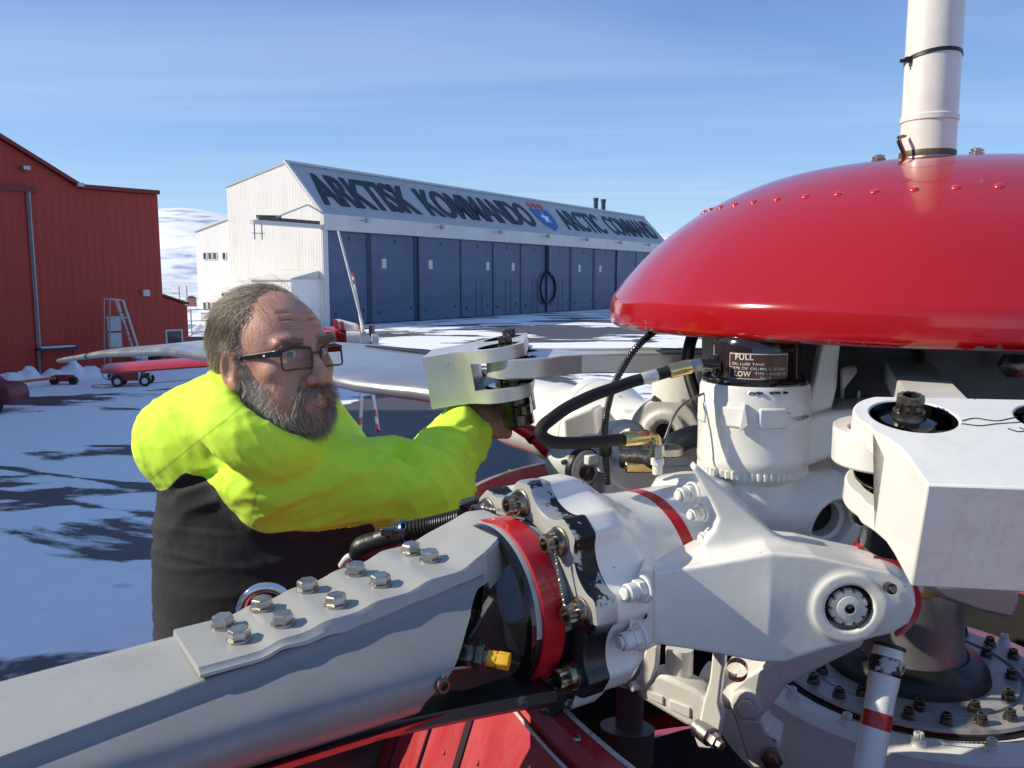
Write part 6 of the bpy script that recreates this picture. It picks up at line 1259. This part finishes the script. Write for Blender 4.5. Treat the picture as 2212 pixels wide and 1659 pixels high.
# ---------------------------------------------------------------- body joints
SH = NP(610, 1030, 1.42); EL = NP(918, 1056, 1.50); WR = NP(1018, 903, 1.73); SHL = NP(540, 1000, 1.66); ELL = NP(620, 1210, 1.76); WRL = NP(700, 1400, 1.70)
CH = NP(592, 1130, 1.56); BE = NP(588, 1360, 1.60); HP = NP(640, 1560, 1.62); NK = h2w((0, -.03, -.13))
HA = (NP(1096, 914, 1.74) - NP(1040, 892, 1.75)); HA = HA / np.linalg.norm(HA); HC0 = NP(1058, 898, 1.755)
def hand_f(p, c=None, ax=None, wr=None):
    c = HC0 if c is None else c; ax = HA if ax is None else ax; wr = WR if wr is None else wr
    back = c - wr; back = back - ax * (back @ ax); back /= np.linalg.norm(back); side = np.cross(ax, back)
    if side[2] < 0: side = -side
    kn0 = c - back * .030 + side * .020
    f = s_cap(p, wr - back * .01, wr + (kn0 - wr) * .5, .027, .030)
    f = smin(f, s_ell(p, c - back * .034 + side * .008, np.array([.040, .026, .040]), np.stack([ax, side, back], 1)), .02)
    for i, (o_, ln, r_) in enumerate(((.033, .9, .0088), (.011, 1.0, .0092), (-.011, .97, .0090), (-.032, .8, .0078))):
        b0_ = c + ax * o_ - back * .026 + side * .022; R_ = .026 * ln
        ch = [b0_, c + ax * o_ + side * (.030 * ln) + back * .004, c + ax * o_ + back * .027 + side * .012, c + ax * o_ + back * .024 - side * .012, c + ax * o_ + back * .004 - side * .024]
        for a_, b_, k in zip(ch, ch[1:], range(4)): f = smin(f, s_cap(p, a_, b_, r_ * (1.12 - .06 * k), r_ * (1.06 - .06 * k)), .005 if k else .010)
    t0 = c - back * .045 + ax * .026 - side * .004; t1 = c + ax * .048 - back * .018 - side * .014; t2 = c + ax * .046 + back * .012 - side * .022
    f = smin(f, s_cap(p, t0, t1, .0145, .0115), .012); f = smin(f, s_cap(p, t1, t2, .011, .009), .004)
    return f
gv, gq = sdf_mesh(hand_f, HC0 - np.array([.11, .11, .10]), HC0 + np.array([.10, .10, .10]), .0028)
def legs_f(p, g):
    f = 1e9
    for s_ in (0, 1):
        hp_ = HP + np.array([-.09, -.02, 0]) if s_ == 0 else HP + np.array([.08, .05, 0]); kn = hp_ + np.array([.0, .01, -.40]); an = np.array([hp_[0] - .01, hp_[1] + .04, feet[2] + .09])
        f = smin(f, s_cap(p, hp_, kn, .085 + g, .060 + g), .03) if s_ else s_cap(p, hp_, kn, .085 + g, .060 + g)
        f = smin(f, s_cap(p, kn, an, .056 + g, .042 + g), .03)
    return f
def boots_f(p):
    f = 1e9
    for s_ in (0, 1):
        hp_ = HP + np.array([-.09, -.02, 0]) if s_ == 0 else HP + np.array([.08, .05, 0]); an = np.array([hp_[0] - .01, hp_[1] + .04, feet[2]])
        f = np.minimum(f, smin(s_cap(p, an + [0, 0, .06], an + [.02, 0, .16], .052), s_cap(p, an + [-.03, 0, .04], an + [.16, .03, .035], .045, .038), .03))
    return smax(f, feet[2] - p[..., 2], .004)
def trunk_f(p):
    f = s_ell(p, CH, (.18, .12, .26)); f = smin(f, s_ell(p, BE, (.18, .14, .28)), .08); f = smin(f, s_ell(p, HP + [0, 0, .03], (.175, .14, .14)), .06)
    f = smin(f, s_cap(p, NK + [0, 0, -.02], CH + [0, 0, .2], .055, .09), .05)
    for a, b, c_ in ((SH, EL, WR), (SHL, ELL, WRL)):
        f = smin(f, s_cap(p, a, b, .058, .042), .04); f = smin(f, s_cap(p, b, c_, .042, .028), .02)
    f = smin(f, legs_f(p, 0), .05)
    return f
lo = np.minimum.reduce([SH, EL, WR, feet, HP, WRL]) - .30; hi = np.maximum.reduce([SH, EL, WR, NK, WRL]) + .2
tv, tq = sdf_mesh(trunk_f, (lo[0], lo[1], feet[2]), (hi[0], hi[1], NK[2] - .02), .014)
lhand = (WRL, ELL)
lc_ = WRL + np.array([.02, -.01, -.06]); lax2 = np.array([.25, .95, .1]); lax2 /= np.linalg.norm(lax2)
lv, lq = sdf_mesh(lambda p: hand_f(p, lc_, lax2, WRL), lc_ - .12, lc_ + .12, .0045)
Vb = np.concatenate([h2w(hv), gv, tv, lv]); Qb = np.concatenate([hq, gq + len(hv), tq + len(hv) + len(gv), lq + len(hv) + len(gv) + len(tv)])
fc_ = hv[hq].mean(1); lip = (np.abs(fc_[:, 0]) < .021) & (fc_[:, 1] > .084) & (fc_[:, 2] < -.0605) & (fc_[:, 2] > -.0765)
mi = np.zeros(len(Qb), int); mi[:len(hq)][lip] = 1
body = np_obj("body", Vb, Qb, [SKIN, LIPM], man)
# ---------------------------------------------------------------- eyes
SCL = mat("eye_white", (.62, .58, .53), .15, coat=.5); IRI = mat("grey_iris", (.10, .11, .10), .12, coat=.8); PUP = mat("pupil", (.004, .004, .004), .1, coat=1)
for sx in (-1, 1):
    ec = h2w((sx * .031, .0765, .0103)); gz = Vector(np.array([0.02, 0.0, CAMZ]) - ec).normalized(); fwd = Vector(Fv)
    gz = (gz * .75 + fwd * .25).normalized(); r_ = .0128 * HS; mb = MB(); pr = [(r_ * math.sin(a), -r_ * math.cos(a)) for a in np.linspace(.02, math.pi - .45, 14)]
    mb.lathe(pr, ec, gz, 24); n1 = len(mb.f); mb.lathe([(r_ * math.sin(math.pi - .45), r_ * math.cos(.45)), (r_ * .2, r_ * .985)], ec, gz, 24); n2 = len(mb.f); mb.lathe([(r_ * .2, r_ * .986), (.0001, r_ * .99)], ec, gz, 24)
    mb.mi = [0] * n1 + [1] * (n2 - n1) + [2] * (len(mb.f) - n2); mb.build("eye", [SCL, IRI, PUP], body, smooth=60)
# ---------------------------------------------------------------- glasses
FR = mat("dark_glasses_frame", (.012, .012, .013), .3, coat=.4); LNS = bpy.data.materials.new("lens_glass"); LNS.use_nodes = True
N_, K_ = LNS.node_tree.nodes, LNS.node_tree.links; N_.clear(); o_ = N_.new("ShaderNodeOutputMaterial"); t_ = N_.new("ShaderNodeBsdfTransparent"); t_.inputs[0].default_value = (.97, .98, .98, 1); g_ = N_.new("ShaderNodeBsdfGlossy"); g_.inputs["Roughness"].default_value = .03
fz = N_.new("ShaderNodeFresnel"); fz.inputs[0].default_value = 1.45; mx_ = N_.new("ShaderNodeMixShader"); K_.new(fz.outputs[0], mx_.inputs[0]); K_.new(t_.outputs[0], mx_.inputs[1]); K_.new(g_.outputs[0], mx_.inputs[2]); K_.new(mx_.outputs[0], o_.inputs[0])
gl = empty("glasses", h2w((0, .11, .005))); gl.parent = body; gl.matrix_parent_inverse = WM[body.name].inverted()
def hw(q): return Vector(h2w(q))
def lens_pts(sx, n=40):
    out = []
    for i in range(n):
        a = 2 * math.pi * i / n; ca, sa = math.cos(a), math.sin(a); x = .0265 * math.copysign(abs(ca) ** .38, ca); z = .0165 * math.copysign(abs(sa) ** .38, sa); xx = sx * .0355 + x
        out.append((xx, .1065 - 2.6 * xx * xx, .0035 + z - .0025 * (1 if z < 0 else 0) * (abs(x) / .026) ** 2))
    return out
for sx in (-1, 1):
    pts = lens_pts(sx); mb = MB(); mb.tube([hw(p) for p in pts + pts[:2]], .00165 * HS, 8, caps=False); mb.build("rim", FR, gl)
    mb = MB(); mb.add([hw(p) for p in pts], [tuple(range(len(pts)))]); mb.build("lens", LNS, gl, smooth=0)
    mb = MB(); secs = []
    for t in np.linspace(0, 1, 10):
        x = sx * (.0635 + .0145 * min(1, t * 1.3)); y = .096 - .112 * t; z = .014 - .002 * t - (.016 * max(0, t - .88) / .12); h_ = .0055 - .003 * t
        secs.append([hw((x - sx * .0012, y, z - h_)), hw((x + sx * .0012, y, z - h_)), hw((x + sx * .0012, y, z + h_)), hw((x - sx * .0012, y, z + h_))])
    mb.loft(secs); tp_ = mb.build("temple", FR, gl, bevel=.0006)
    mb = MB(); mb.add([hw((sx * (.0722 + dx * .0012), .068 + dx * .006, .0125 + dz)) for dx, dz in ((-.5, -.0014), (.5, -.0014), (.5, .0014), (-.5, .0014))], [(0, 1, 2, 3)]); mb.build("silver_mark", CRW, tp_, smooth=0)
mb = MB(); mb.tube([hw((x, .1068 - 2.2 * x * x, .0105)) for x in (-.0095, -.004, .004, .0095)], .0019 * HS, 8); mb.build("bridge", FR, gl)
for sx in (-1, 1): mb = MB(); mb.tube([hw(p) for p in ((sx * .062, .0975, .0165), (sx * .045, .1025, .0205), (sx * .012, .107, .0185))], .0024 * HS, 8); mb.build("brow_bar", FR, gl)
# ---------------------------------------------------------------- hair: real strands
def strand_mat(name, dark, light, rough=.45):
    m = bpy.data.materials.new(name); m.use_nodes = True; N, K = m.node_tree.nodes, m.node_tree.links; b = N["Principled BSDF"]; b.inputs["Roughness"].default_value = rough; b.inputs["Specular IOR Level"].default_value = .45
    a = N.new("ShaderNodeAttribute"); a.attribute_name = "tint"; r_ = N.new("ShaderNodeValToRGB"); K.new(a.outputs["Fac"], r_.inputs[0]); e = r_.color_ramp.elements; e[0].color = (*dark, 1); e[1].color = (*light, 1); K.new(r_.outputs[0], b.inputs["Base Color"]); return m
gq_n = None
def grad(p, e=.0015): return np.stack([head_f(p + np.eye(3)[i] * e) - head_f(p - np.eye(3)[i] * e) for i in range(3)], -1) / (2 * e)
def strands(name, roots, dirf, length, width, m_, steps=7, lift=.15, keep=.001, rs=1, tintf=None, jit=.25, curl=0.0, parent=None):
    rg = np.random.default_rng(rs); n = len(roots); L = length if hasattr(length, '__len__') else np.full(n, length); L = L * rg.uniform(.65, 1.2, n)
    p = roots.copy(); g = grad(p); g /= np.linalg.norm(g, axis=1)[:, None] + 1e-9; p = p - g * .002; path = [p.copy()]; ph = rg.uniform(0, 6.28, n)
    jt = rg.normal(0, jit, (n, 3)); hold = keep + rg.uniform(0, 1, n) * lift * .02
    for s in range(steps):
        d = dirf(p) + jt * (.6 + .4 * s / steps); d = d - g * (d * g).sum(1)[:, None] * .8 + g * (lift * (1 - .8 * s / steps)); d += curl * np.stack([np.sin(ph + s), np.cos(ph * 1.3 + s), np.zeros(n)], -1); d /= np.linalg.norm(d, axis=1)[:, None] + 1e-9
        p = p + d * (L / steps)[:, None]; f = head_f(p); g = grad(p); g /= np.linalg.norm(g, axis=1)[:, None] + 1e-9; push = np.maximum(hold + .0005 * s - f, 0); p = p + g * push[:, None]; path.append(p.copy())
    A = np.stack(path, 1); A = (A * HS) @ HM.T + HO; k = steps + 1; T = np.gradient(A, axis=1); T /= np.linalg.norm(T, axis=2)[..., None] + 1e-9
    X = np.cross(T, np.array([.3, .5, .81])); X /= np.linalg.norm(X, axis=2)[..., None] + 1e-9; Y = np.cross(T, X); w = width * np.linspace(1, .25, k)[None, :, None] * rg.uniform(.7, 1.25, (n, 1, 1))
    V3 = np.stack([A + X * w, A + (-.5 * X + .866 * Y) * w, A + (-.5 * X - .866 * Y) * w], 2).reshape(-1, 3)
    base = (np.arange(n) * k * 3)[:, None, None] + (np.arange(k - 1) * 3)[None, :, None]; F = []
    for j in range(3): j2 = (j + 1) % 3; F.append(np.stack([base + j, base + j2, base + 3 + j2, base + 3 + j], -1).reshape(-1, 4))
    o = np_obj(name, V3, np.concatenate(F), m_, parent or body); t = (tintf(roots, rg) if tintf else rg.uniform(0, 1, n)); at = o.data.attributes.new("tint", 'FLOAT', 'POINT'); at.data.foreach_set("value", np.repeat(t, k * 3).astype(np.float32)); return o
def pick(mask, n, rs):
    rg = np.random.default_rng(rs); idx = np.where(mask)[0]; tri = idx[rg.integers(0, len(idx), n)]; return hv[tri] + rg.normal(0, .0012, (n, 3))
X_, Y_, Z_ = hv[:, 0], hv[:, 1], hv[:, 2]; ax_ = np.abs(X_)
noear = ~((ax_ > .070) & (Z_ < .032) & (Z_ > -.045) & (Y_ > -.04) & (Y_ < .012))
front = .052 - .55 * np.clip(ax_ - .03, 0, 1) - .10 * (Z_ < .06)          # receding hairline
hairm = noear & (((Z_ > .075) & (Y_ < .030 - .25 * (ax_ < .05) * (Z_ - .09))) | ((Z_ > .020) & (Z_ <= .075) & (Y_ < .010 - .3 * (.075 - Z_) * 0)) | ((Z_ > -.075) & (Z_ <= .02) & (Y_ < -.035)) | ((ax_ > .06) & (Z_ > .0) & (Z_ < .075) & (Y_ < .018)))
def hair_dir(p):
    z = p[:, 2]; d = np.zeros_like(p); top = np.clip((z - .06) / .05, 0, 1); d[:, 1] = -.75 * top - .55 * (1 - top); d[:, 2] = -.25 * top - .95 * (1 - top); d[:, 0] = -.35 * top; return d
HAIRM = strand_mat("grey_brown_hair", (.18, .135, .09), (.64, .55, .42))
hr = pick(hairm, 7200, 11); ln = np.where(hr[:, 2] > .07, .058, .046)
hair = strands("hair", hr, hair_dir, ln, .00042, HAIRM, 9, .22, .002, 21, lambda r_, g: np.clip(g.normal(.45, .28, len(r_)), 0, 1), .20)
fl = pick(hairm & (Z_ > .085), 70, 12); strands("flyaway_hair", fl, hair_dir, .042, .00026, strand_mat("pale_hair", (.30, .26, .2), (.62, .58, .5)), 10, .7, .004, 22, None, .4, .2, parent=hair)
wp_ = pick((Z_ > .085) & (Z_ < .12) & (Y_ > .0) & (Y_ < .05) & (X_ < .02), 70, 13); strands("forelock", wp_, lambda p: np.stack([-.5 + 0 * p[:, 0], .55 + 0 * p[:, 0], -.7 + 0 * p[:, 0]], -1), .034, .00026, MAT.get("x") or strand_mat("pale_forelock", (.22, .18, .13), (.55, .5, .42)), 8, .5, .003, 23, None, .35, parent=hair)
def bdir(p):
    d = np.zeros_like(p); d[:, 2] = -1; d[:, 1] = .15 + .5 * (p[:, 2] < -.075); d[:, 0] = np.sign(p[:, 0]) * .10; return d
cheek = (Z_ < -.006 - .45 * np.clip(Y_ - .0, 0, .06)) & (Y_ > -.005 + .0 * Z_) & (Y_ < .075) & (ax_ > .025) & (Z_ > -.125) & noear
sideb = (ax_ > .058) & (Y_ > .004) & (Y_ < .026) & (Z_ < .03) & (Z_ > -.04) & noear
BGREY = strand_mat("grey_beard_hair", (.32, .29, .25), (.88, .85, .80)); BBRN = strand_mat("brown_beard_hair", (.20, .155, .115), (.66, .58, .48))
cm = pick(cheek | sideb, 4600, 14); rgb_ = np.random.default_rng(5)
edge = np.clip((.072 - cm[:, 1]) / .030, 0, 1) * np.clip((-.002 - .45 * np.clip(cm[:, 1], 0, .06) - cm[:, 2]) / .022 + .25, 0, 1); cm = cm[rgb_.uniform(0, 1, len(cm)) < .12 + .75 * edge]
beard = strands("beard", cm, bdir, .0085, .00027, BGREY, 4, .5, .0008, 24, lambda r_, g: np.clip(g.normal(.72 - .25 * (r_[:, 1] > .055), .22, len(r_)), 0, 1), .35, .1)
chin = (Z_ < -.078) & (Z_ > -.125) & (Y_ > .035) & (ax_ < .048)
cb2 = pick(chin, 1900, 15); strands("chin_beard", cb2, bdir, .016, .00034, BBRN, 6, .55, .002, 25, lambda r_, g: np.clip(g.normal(.48, .25, len(r_)), 0, 1), .25, .12, parent=beard)
mo = (Z_ < -.044) & (Z_ > -.060) & (Y_ > .070) & (ax_ < .034); sidem = (Z_ < -.058) & (Z_ > -.085) & (ax_ > .022) & (ax_ < .040) & (Y_ > .058)
mm_ = pick(mo | sidem, 950, 16); strands("moustache", mm_, lambda p: np.stack([np.sign(p[:, 0]) * .55, .25 + 0 * p[:, 0], -.8 + 0 * p[:, 0]], -1), .0135, .00036, BBRN, 5, .4, .0015, 26, lambda r_, g: np.clip(g.normal(.42, .22, len(r_)), 0, 1), .22, parent=beard)
eb = (ax_ > .012) & (ax_ < .052) & (Y_ > .07) & (np.abs(Z_ - .0305 - .12 * (.03 - np.abs(ax_ - .034)) * .3) < .0052)
for sg in (-1, 1): strands("eyebrow", pick(eb & (X_ * sg > 0), 260, 17 + sg), lambda p: np.stack([np.sign(p[:, 0]) * .9, .0 * p[:, 0], .25 - 8 * np.abs(p[:, 0])], -1), .0095, .00030, BBRN, 4, .3, .001, 27 + sg, lambda r_, g: np.clip(g.normal(.25, .2, len(r_)), 0, 1), .3)
# ---------------------------------------------------------------- jacket
NKc = h2w((0, -.028, -.118)); HDc = NP(425, 935, 1.53); 
tor_n = np.array(Vector((.52, -.12, .86)).normalized()); TC = h2w((0, -.010, -.104)) + np.array([-.012, 0, -.008])
def s_torus(p, c, n_, R_, r_):
    q = p - c; t = q @ n_; d = np.sqrt(np.maximum((q * q).sum(-1) - t * t, 0)) - R_; return np.sqrt(d * d + (t * .62) ** 2) - r_
wristdir = (WR - EL) / np.linalg.norm(WR - EL); CUFF = EL + (WR - EL) * .86
def sleeve_f(p):
    f = s_cap(p, SH + [-.01, .02, .0], EL, .093, .072); f = smin(f, s_cap(p, EL, EL + (WR - EL) * .80, .074, .056), .035)
    return f
def hood_f(p):
    f = s_cap(p, NP(408, 952, 1.54), NP(515, 888, 1.48), .098, .084)
    f = smin(f, s_cap(p, NP(430, 985, 1.50), NP(620, 945, 1.43), .070, .050), .04)
    f = smin(f, s_cap(p, NP(440, 935, 1.60), NP(600, 900, 1.60), .090, .060), .03)
    f = smin(f, s_torus(p, TC, tor_n, .100, .030), .03)
    f = smax(f, -s_ell(p, TC + tor_n * .05, (.070, .088, .085)), .012)
    return f
def torso_f(p):
    f = s_ell(p, CH, (.222, .150, .29)); f = smin(f, s_ell(p, BE, (.228, .170, .33)), .08)
    f = smin(f, s_cap(p, NP(470, 1005, 1.50), NP(640, 1035, 1.48), .075, .085), .05); f = smin(f, s_cap(p, NP(640, 1035, 1.50), NP(760, 1045, 1.62), .080, .07), .05)
    f = smin(f, s_ell(p, HP + [0, 0, .05], (.205, .17, .16)), .06)
    f = smin(f, s_cap(p, SHL, ELL, .088, .07), .04); f = smin(f, s_cap(p, ELL, WRL, .068, .052), .03)
    return f
def jacket_f(p):
    f = smin(torso_f(p), sleeve_f(p), .045); f = smin(f, hood_f(p), .012)
    f = smax(f, -(s_ell(p, TC + tor_n * .055, (.074, .092, .085))), .010)
    f = smax(f, (p - (EL + (WR - EL) * .84)) @ wristdir, .004)
    f = smax(f, -s_cap(p, EL + (WR - EL) * .70, WR, .040, .046), .006)
    return smax(f, HP[2] - .10 - p[..., 2], .01)
lo = np.array([-.80, 1.26, HP[2] - .12]); hi = np.array([.04, 2.02, 4.92])
jv, jq = sdf_mesh(jacket_f, lo, hi, .0048)
fs, ft, fh = sleeve_f(jv), torso_f(jv), hood_f(jv)
def nz_(a, s): return np.array([mnoise.noise(Vector(q)) for q in (a * np.array(s)).tolist()])
gj = np.stack([jacket_f(jv + np.eye(3)[i] * .003) - jacket_f(jv - np.eye(3)[i] * .003) for i in range(3)], -1); gj /= np.linalg.norm(gj, axis=1)[:, None] + 1e-9
# folds: ridged noise stretched along the cloth
ea = (EL - SH) / np.linalg.norm(EL - SH); up_ = np.array([0, 0, 1.0]); eb_ = np.cross(ea, up_); eb_ /= np.linalg.norm(eb_)
def fr(a, b, c): return np.stack([jv @ a, jv @ b, jv @ c], -1)
rid = lambda n_: 1 - 2 * np.abs(n_)
diag = (ea + up_ * .5); diag /= np.linalg.norm(diag); dperp = np.cross(diag, eb_)
w1 = rid(nz_(fr(diag, dperp, eb_), (5, 17, 9))); w2 = nz_(fr(ea, up_, eb_), (13, 8, 8))
wS = 1 / (1 + np.exp((fs - np.minimum(ft, fh)) / .012)); wH = 1 / (1 + np.exp((fh - np.minimum(ft, fs)) / .010)); wT = np.clip(1 - wS - wH, 0, 1)
dE = np.exp(-((np.linalg.norm(jv - EL, axis=1)) / .13) ** 2)
w3 = rid(nz_(fr(wristdir, up_, eb_), (26, 9, 9)))
hd = np.array([.62, 0, -.78]); hp_ = np.array([.78, 0, .62])
w4 = rid(nz_(fr(hd, hp_, np.array([0, 1., 0])), (7, 24, 10))); w6 = rid(nz_(fr(hd, hp_, np.array([0, 1., 0])), (14, 46, 20))); w5 = rid(nz_(jv, (6, 6, 26)))
pk = lambda w: np.maximum(w, 0) ** 1.6
disp = wS * (.011 * (pk(w1) - .3) + .014 * dE * (pk(w3) - .3) + .004 * w2) + wH * (.0030 * (pk(w4) - .3) + .0018 * pk(w6) + .001 * w2) + wT * (.006 * (pk(w1) - .3) * (jv[:, 2] > 4.5) + .003 * (pk(w5) - .35) * (jv[:, 2] <= 4.56))
w7 = rid(nz_(fr(diag, dperp, eb_), (9, 42, 22))); w8 = nz_(jv, (70, 70, 70))
disp = disp + (wS + .4 * wH) * (.0030 * (pk(w7) - .25)) + .0006 * w8
# creases that run from the armpit and the inside of the elbow
def crease(p0, p1, wd, dep):
    p0, p1 = np.array(p0), np.array(p1); pa = jv - p0; ba = p1 - p0; t = np.clip((pa @ ba) / (ba @ ba), 0, 1); dd = np.linalg.norm(pa - t[:, None] * ba, axis=1); return -dep * np.exp(-(dd / wd) ** 2) * np.sin(np.pi * np.clip(t, .02, .98)) ** .5
for c0, c1, wd, dp_ in (((352, 1066, 1.44), (560, 985, 1.38), .007, .012), ((560, 985, 1.38), (700, 925, 1.38), .006, .009), ((838, 962, 1.46), (905, 1010, 1.43), .010, .016), ((850, 975, 1.46), (960, 1040, 1.44), .008, .010), ((845, 985, 1.45), (900, 1090, 1.44), .008, .009), ((560, 1090, 1.36), (600, 960, 1.36), .006, .008), ((575, 1100, 1.36), (655, 985, 1.36), .006, .006), ((590, 1110, 1.36), (740, 1060, 1.37), .007, .006),
                          ((700, 905, 1.40), (560, 1000, 1.38), .006, .006), ((660, 900, 1.40), (480, 960, 1.42), .006, .006), ((690, 930, 1.38), (850, 1010, 1.40), .006, .005), ((930, 930, 1.55), (1010, 1000, 1.55), .007, .008), ((950, 1000, 1.5), (1040, 960, 1.58), .007, .007), ((470, 830, 1.45), (440, 960, 1.42), .005, .006), ((500, 825, 1.44), (520, 930, 1.42), .005, .006), ((450, 835, 1.46), (380, 920, 1.46), .005, .005)):
    disp = disp + crease(NP(*c0), NP(*c1), wd, dp_)
jv2 = jv + gj * disp[:, None]
jk = np_obj("jacket", jv2, jq, HIVIS, man)
# yellow yoke, hood and sleeves over a black body: the seam drops from the hood to the armhole
xs = [-.80, -.585, -.52, -.45, -.40, -.32, -.24, -.1]; sv_ = [P(u, v, 1.40) for u, v in ((372, 1018), (480, 1058), (545, 1092), (600, 1121), (700, 1150), (820, 1158))]
zx = np.interp(jv[:, 0], [-.9] + [q.x for q in sv_] + [0.2], [sv_[0].z + .02] + [q.z for q in sv_] + [sv_[-1].z - .02])
yk = jv[:, 2] - zx; yk = np.maximum(yk, (np.minimum(ft, 9) - fs) * .8 - .004); yk = np.maximum(yk, np.minimum(ft, fs) - fh); yk = np.where((jv[:, 2] < NP(0, 1170, 1.35)[2]) & (jv[:, 0] < -.25), -.01, yk)
def pl(p0, n_): n_ = np.array(n_, float); n_ /= np.linalg.norm(n_); return (jv - p0) @ n_
s1 = pl(NP(568, 1000, 1.40), ea + np.array([.12, 0, -.10])) + np.where((jv[:, 2] > CH[2] - .02) & (fh > .010), 0, .5)
s2 = pl(NP(430, 950, 1.5), (.62, .1, -.78)) + np.where(fh < np.minimum(ft, fs) + .002, 0, .5)
for nm, sv in (("seam_armhole", s1), ("seam_hood", s2)): at = jk.data.attributes.new(nm, 'FLOAT', 'POINT'); at.data.foreach_set("value", sv.astype(np.float32))
at = jk.data.attributes.new("yoke", 'FLOAT', 'POINT'); at.data.foreach_set("value", yk.astype(np.float32))
# ---------------------------------------------------------------- trousers and boots
v_, q_ = sdf_mesh(lambda p: smax(smin(legs_f(p, .022), s_ell(p, HP + [0, 0, .02], (.195, .16, .15)), .05), -(p[..., 2] - feet[2] - .07), .01), (HP[0] - .3, HP[1] - .25, feet[2]), (HP[0] + .32, HP[1] + .3, HP[2] + .16), .012)
np_obj("trousers", v_, q_, TROU, man)
v_, q_ = sdf_mesh(boots_f, (HP[0] - .25, HP[1] - .15, feet[2] - .01), (HP[0] + .32, HP[1] + .25, feet[2] + .25), .008); np_obj("boots", v_, q_, RUB, man)
# engine-deck step the man stands on
mb = MB(); mb.box((-.46, 1.72, 3.118), (.95, 1.2, .05)); mb.build("service_step", REDF, heli, bevel=.01)
# ---------------------------------------------------------------- the tool in his hand
tool = empty("hand_tool", Vector(HC0), "black and red hand tool gripped under the silver rotor weight", "tool")
mb = MB(); a0 = Vector(HC0 - HA * .055); a1 = Vector(HC0 + HA * .050); mb.tube([a0, a0.lerp(a1, .1), a0.lerp(a1, .9), a1], [.010, .0135, .0135, .0115], 20); mb.build("grip", RUB, tool)
q0, q1 = P(1088, 908, 1.745), P(1152, 938, 1.76)
mb = MB(); mb.tube(spline([q0, P(1110, 917, 1.75), P(1130, 927, 1.755), q1], 16), [.010 + .008 * i / 16 for i in range(17)], 18); mb.build("red_body", REDS, tool)
mb = MB(); mb.tube([P(1149, 934, 1.755), P(1158, 945, 1.76)], .0205, 18); mb.build("black_band", RUB, tool)
mb = MB(); mb.tube(spline([P(1155, 940, 1.76), P(1172, 955, 1.765), P(1186, 970, 1.77), P(1204, 990, 1.78)], 14), .0165, 18); mb.build("white_tube", CREAM, tool)
mb = MB(); mb.tube(spline([P(1150, 946, 1.745), P(1168, 966, 1.75), P(1182, 980, 1.755), P(1200, 998, 1.765)], 12), .009, 12); mb.build("red_edge", REDS, tool)

# stand the man (and the tool in his hand) on the step: his true size is a little over the drawing units above
for o_ in (man, tool):
    s_ = 1.055; old = WM[o_.name]; o_.matrix_basis = Matrix.Translation(Vector((0, 0, CAMZ * (1 - s_)))) @ Matrix.Scale(s_, 4) @ old
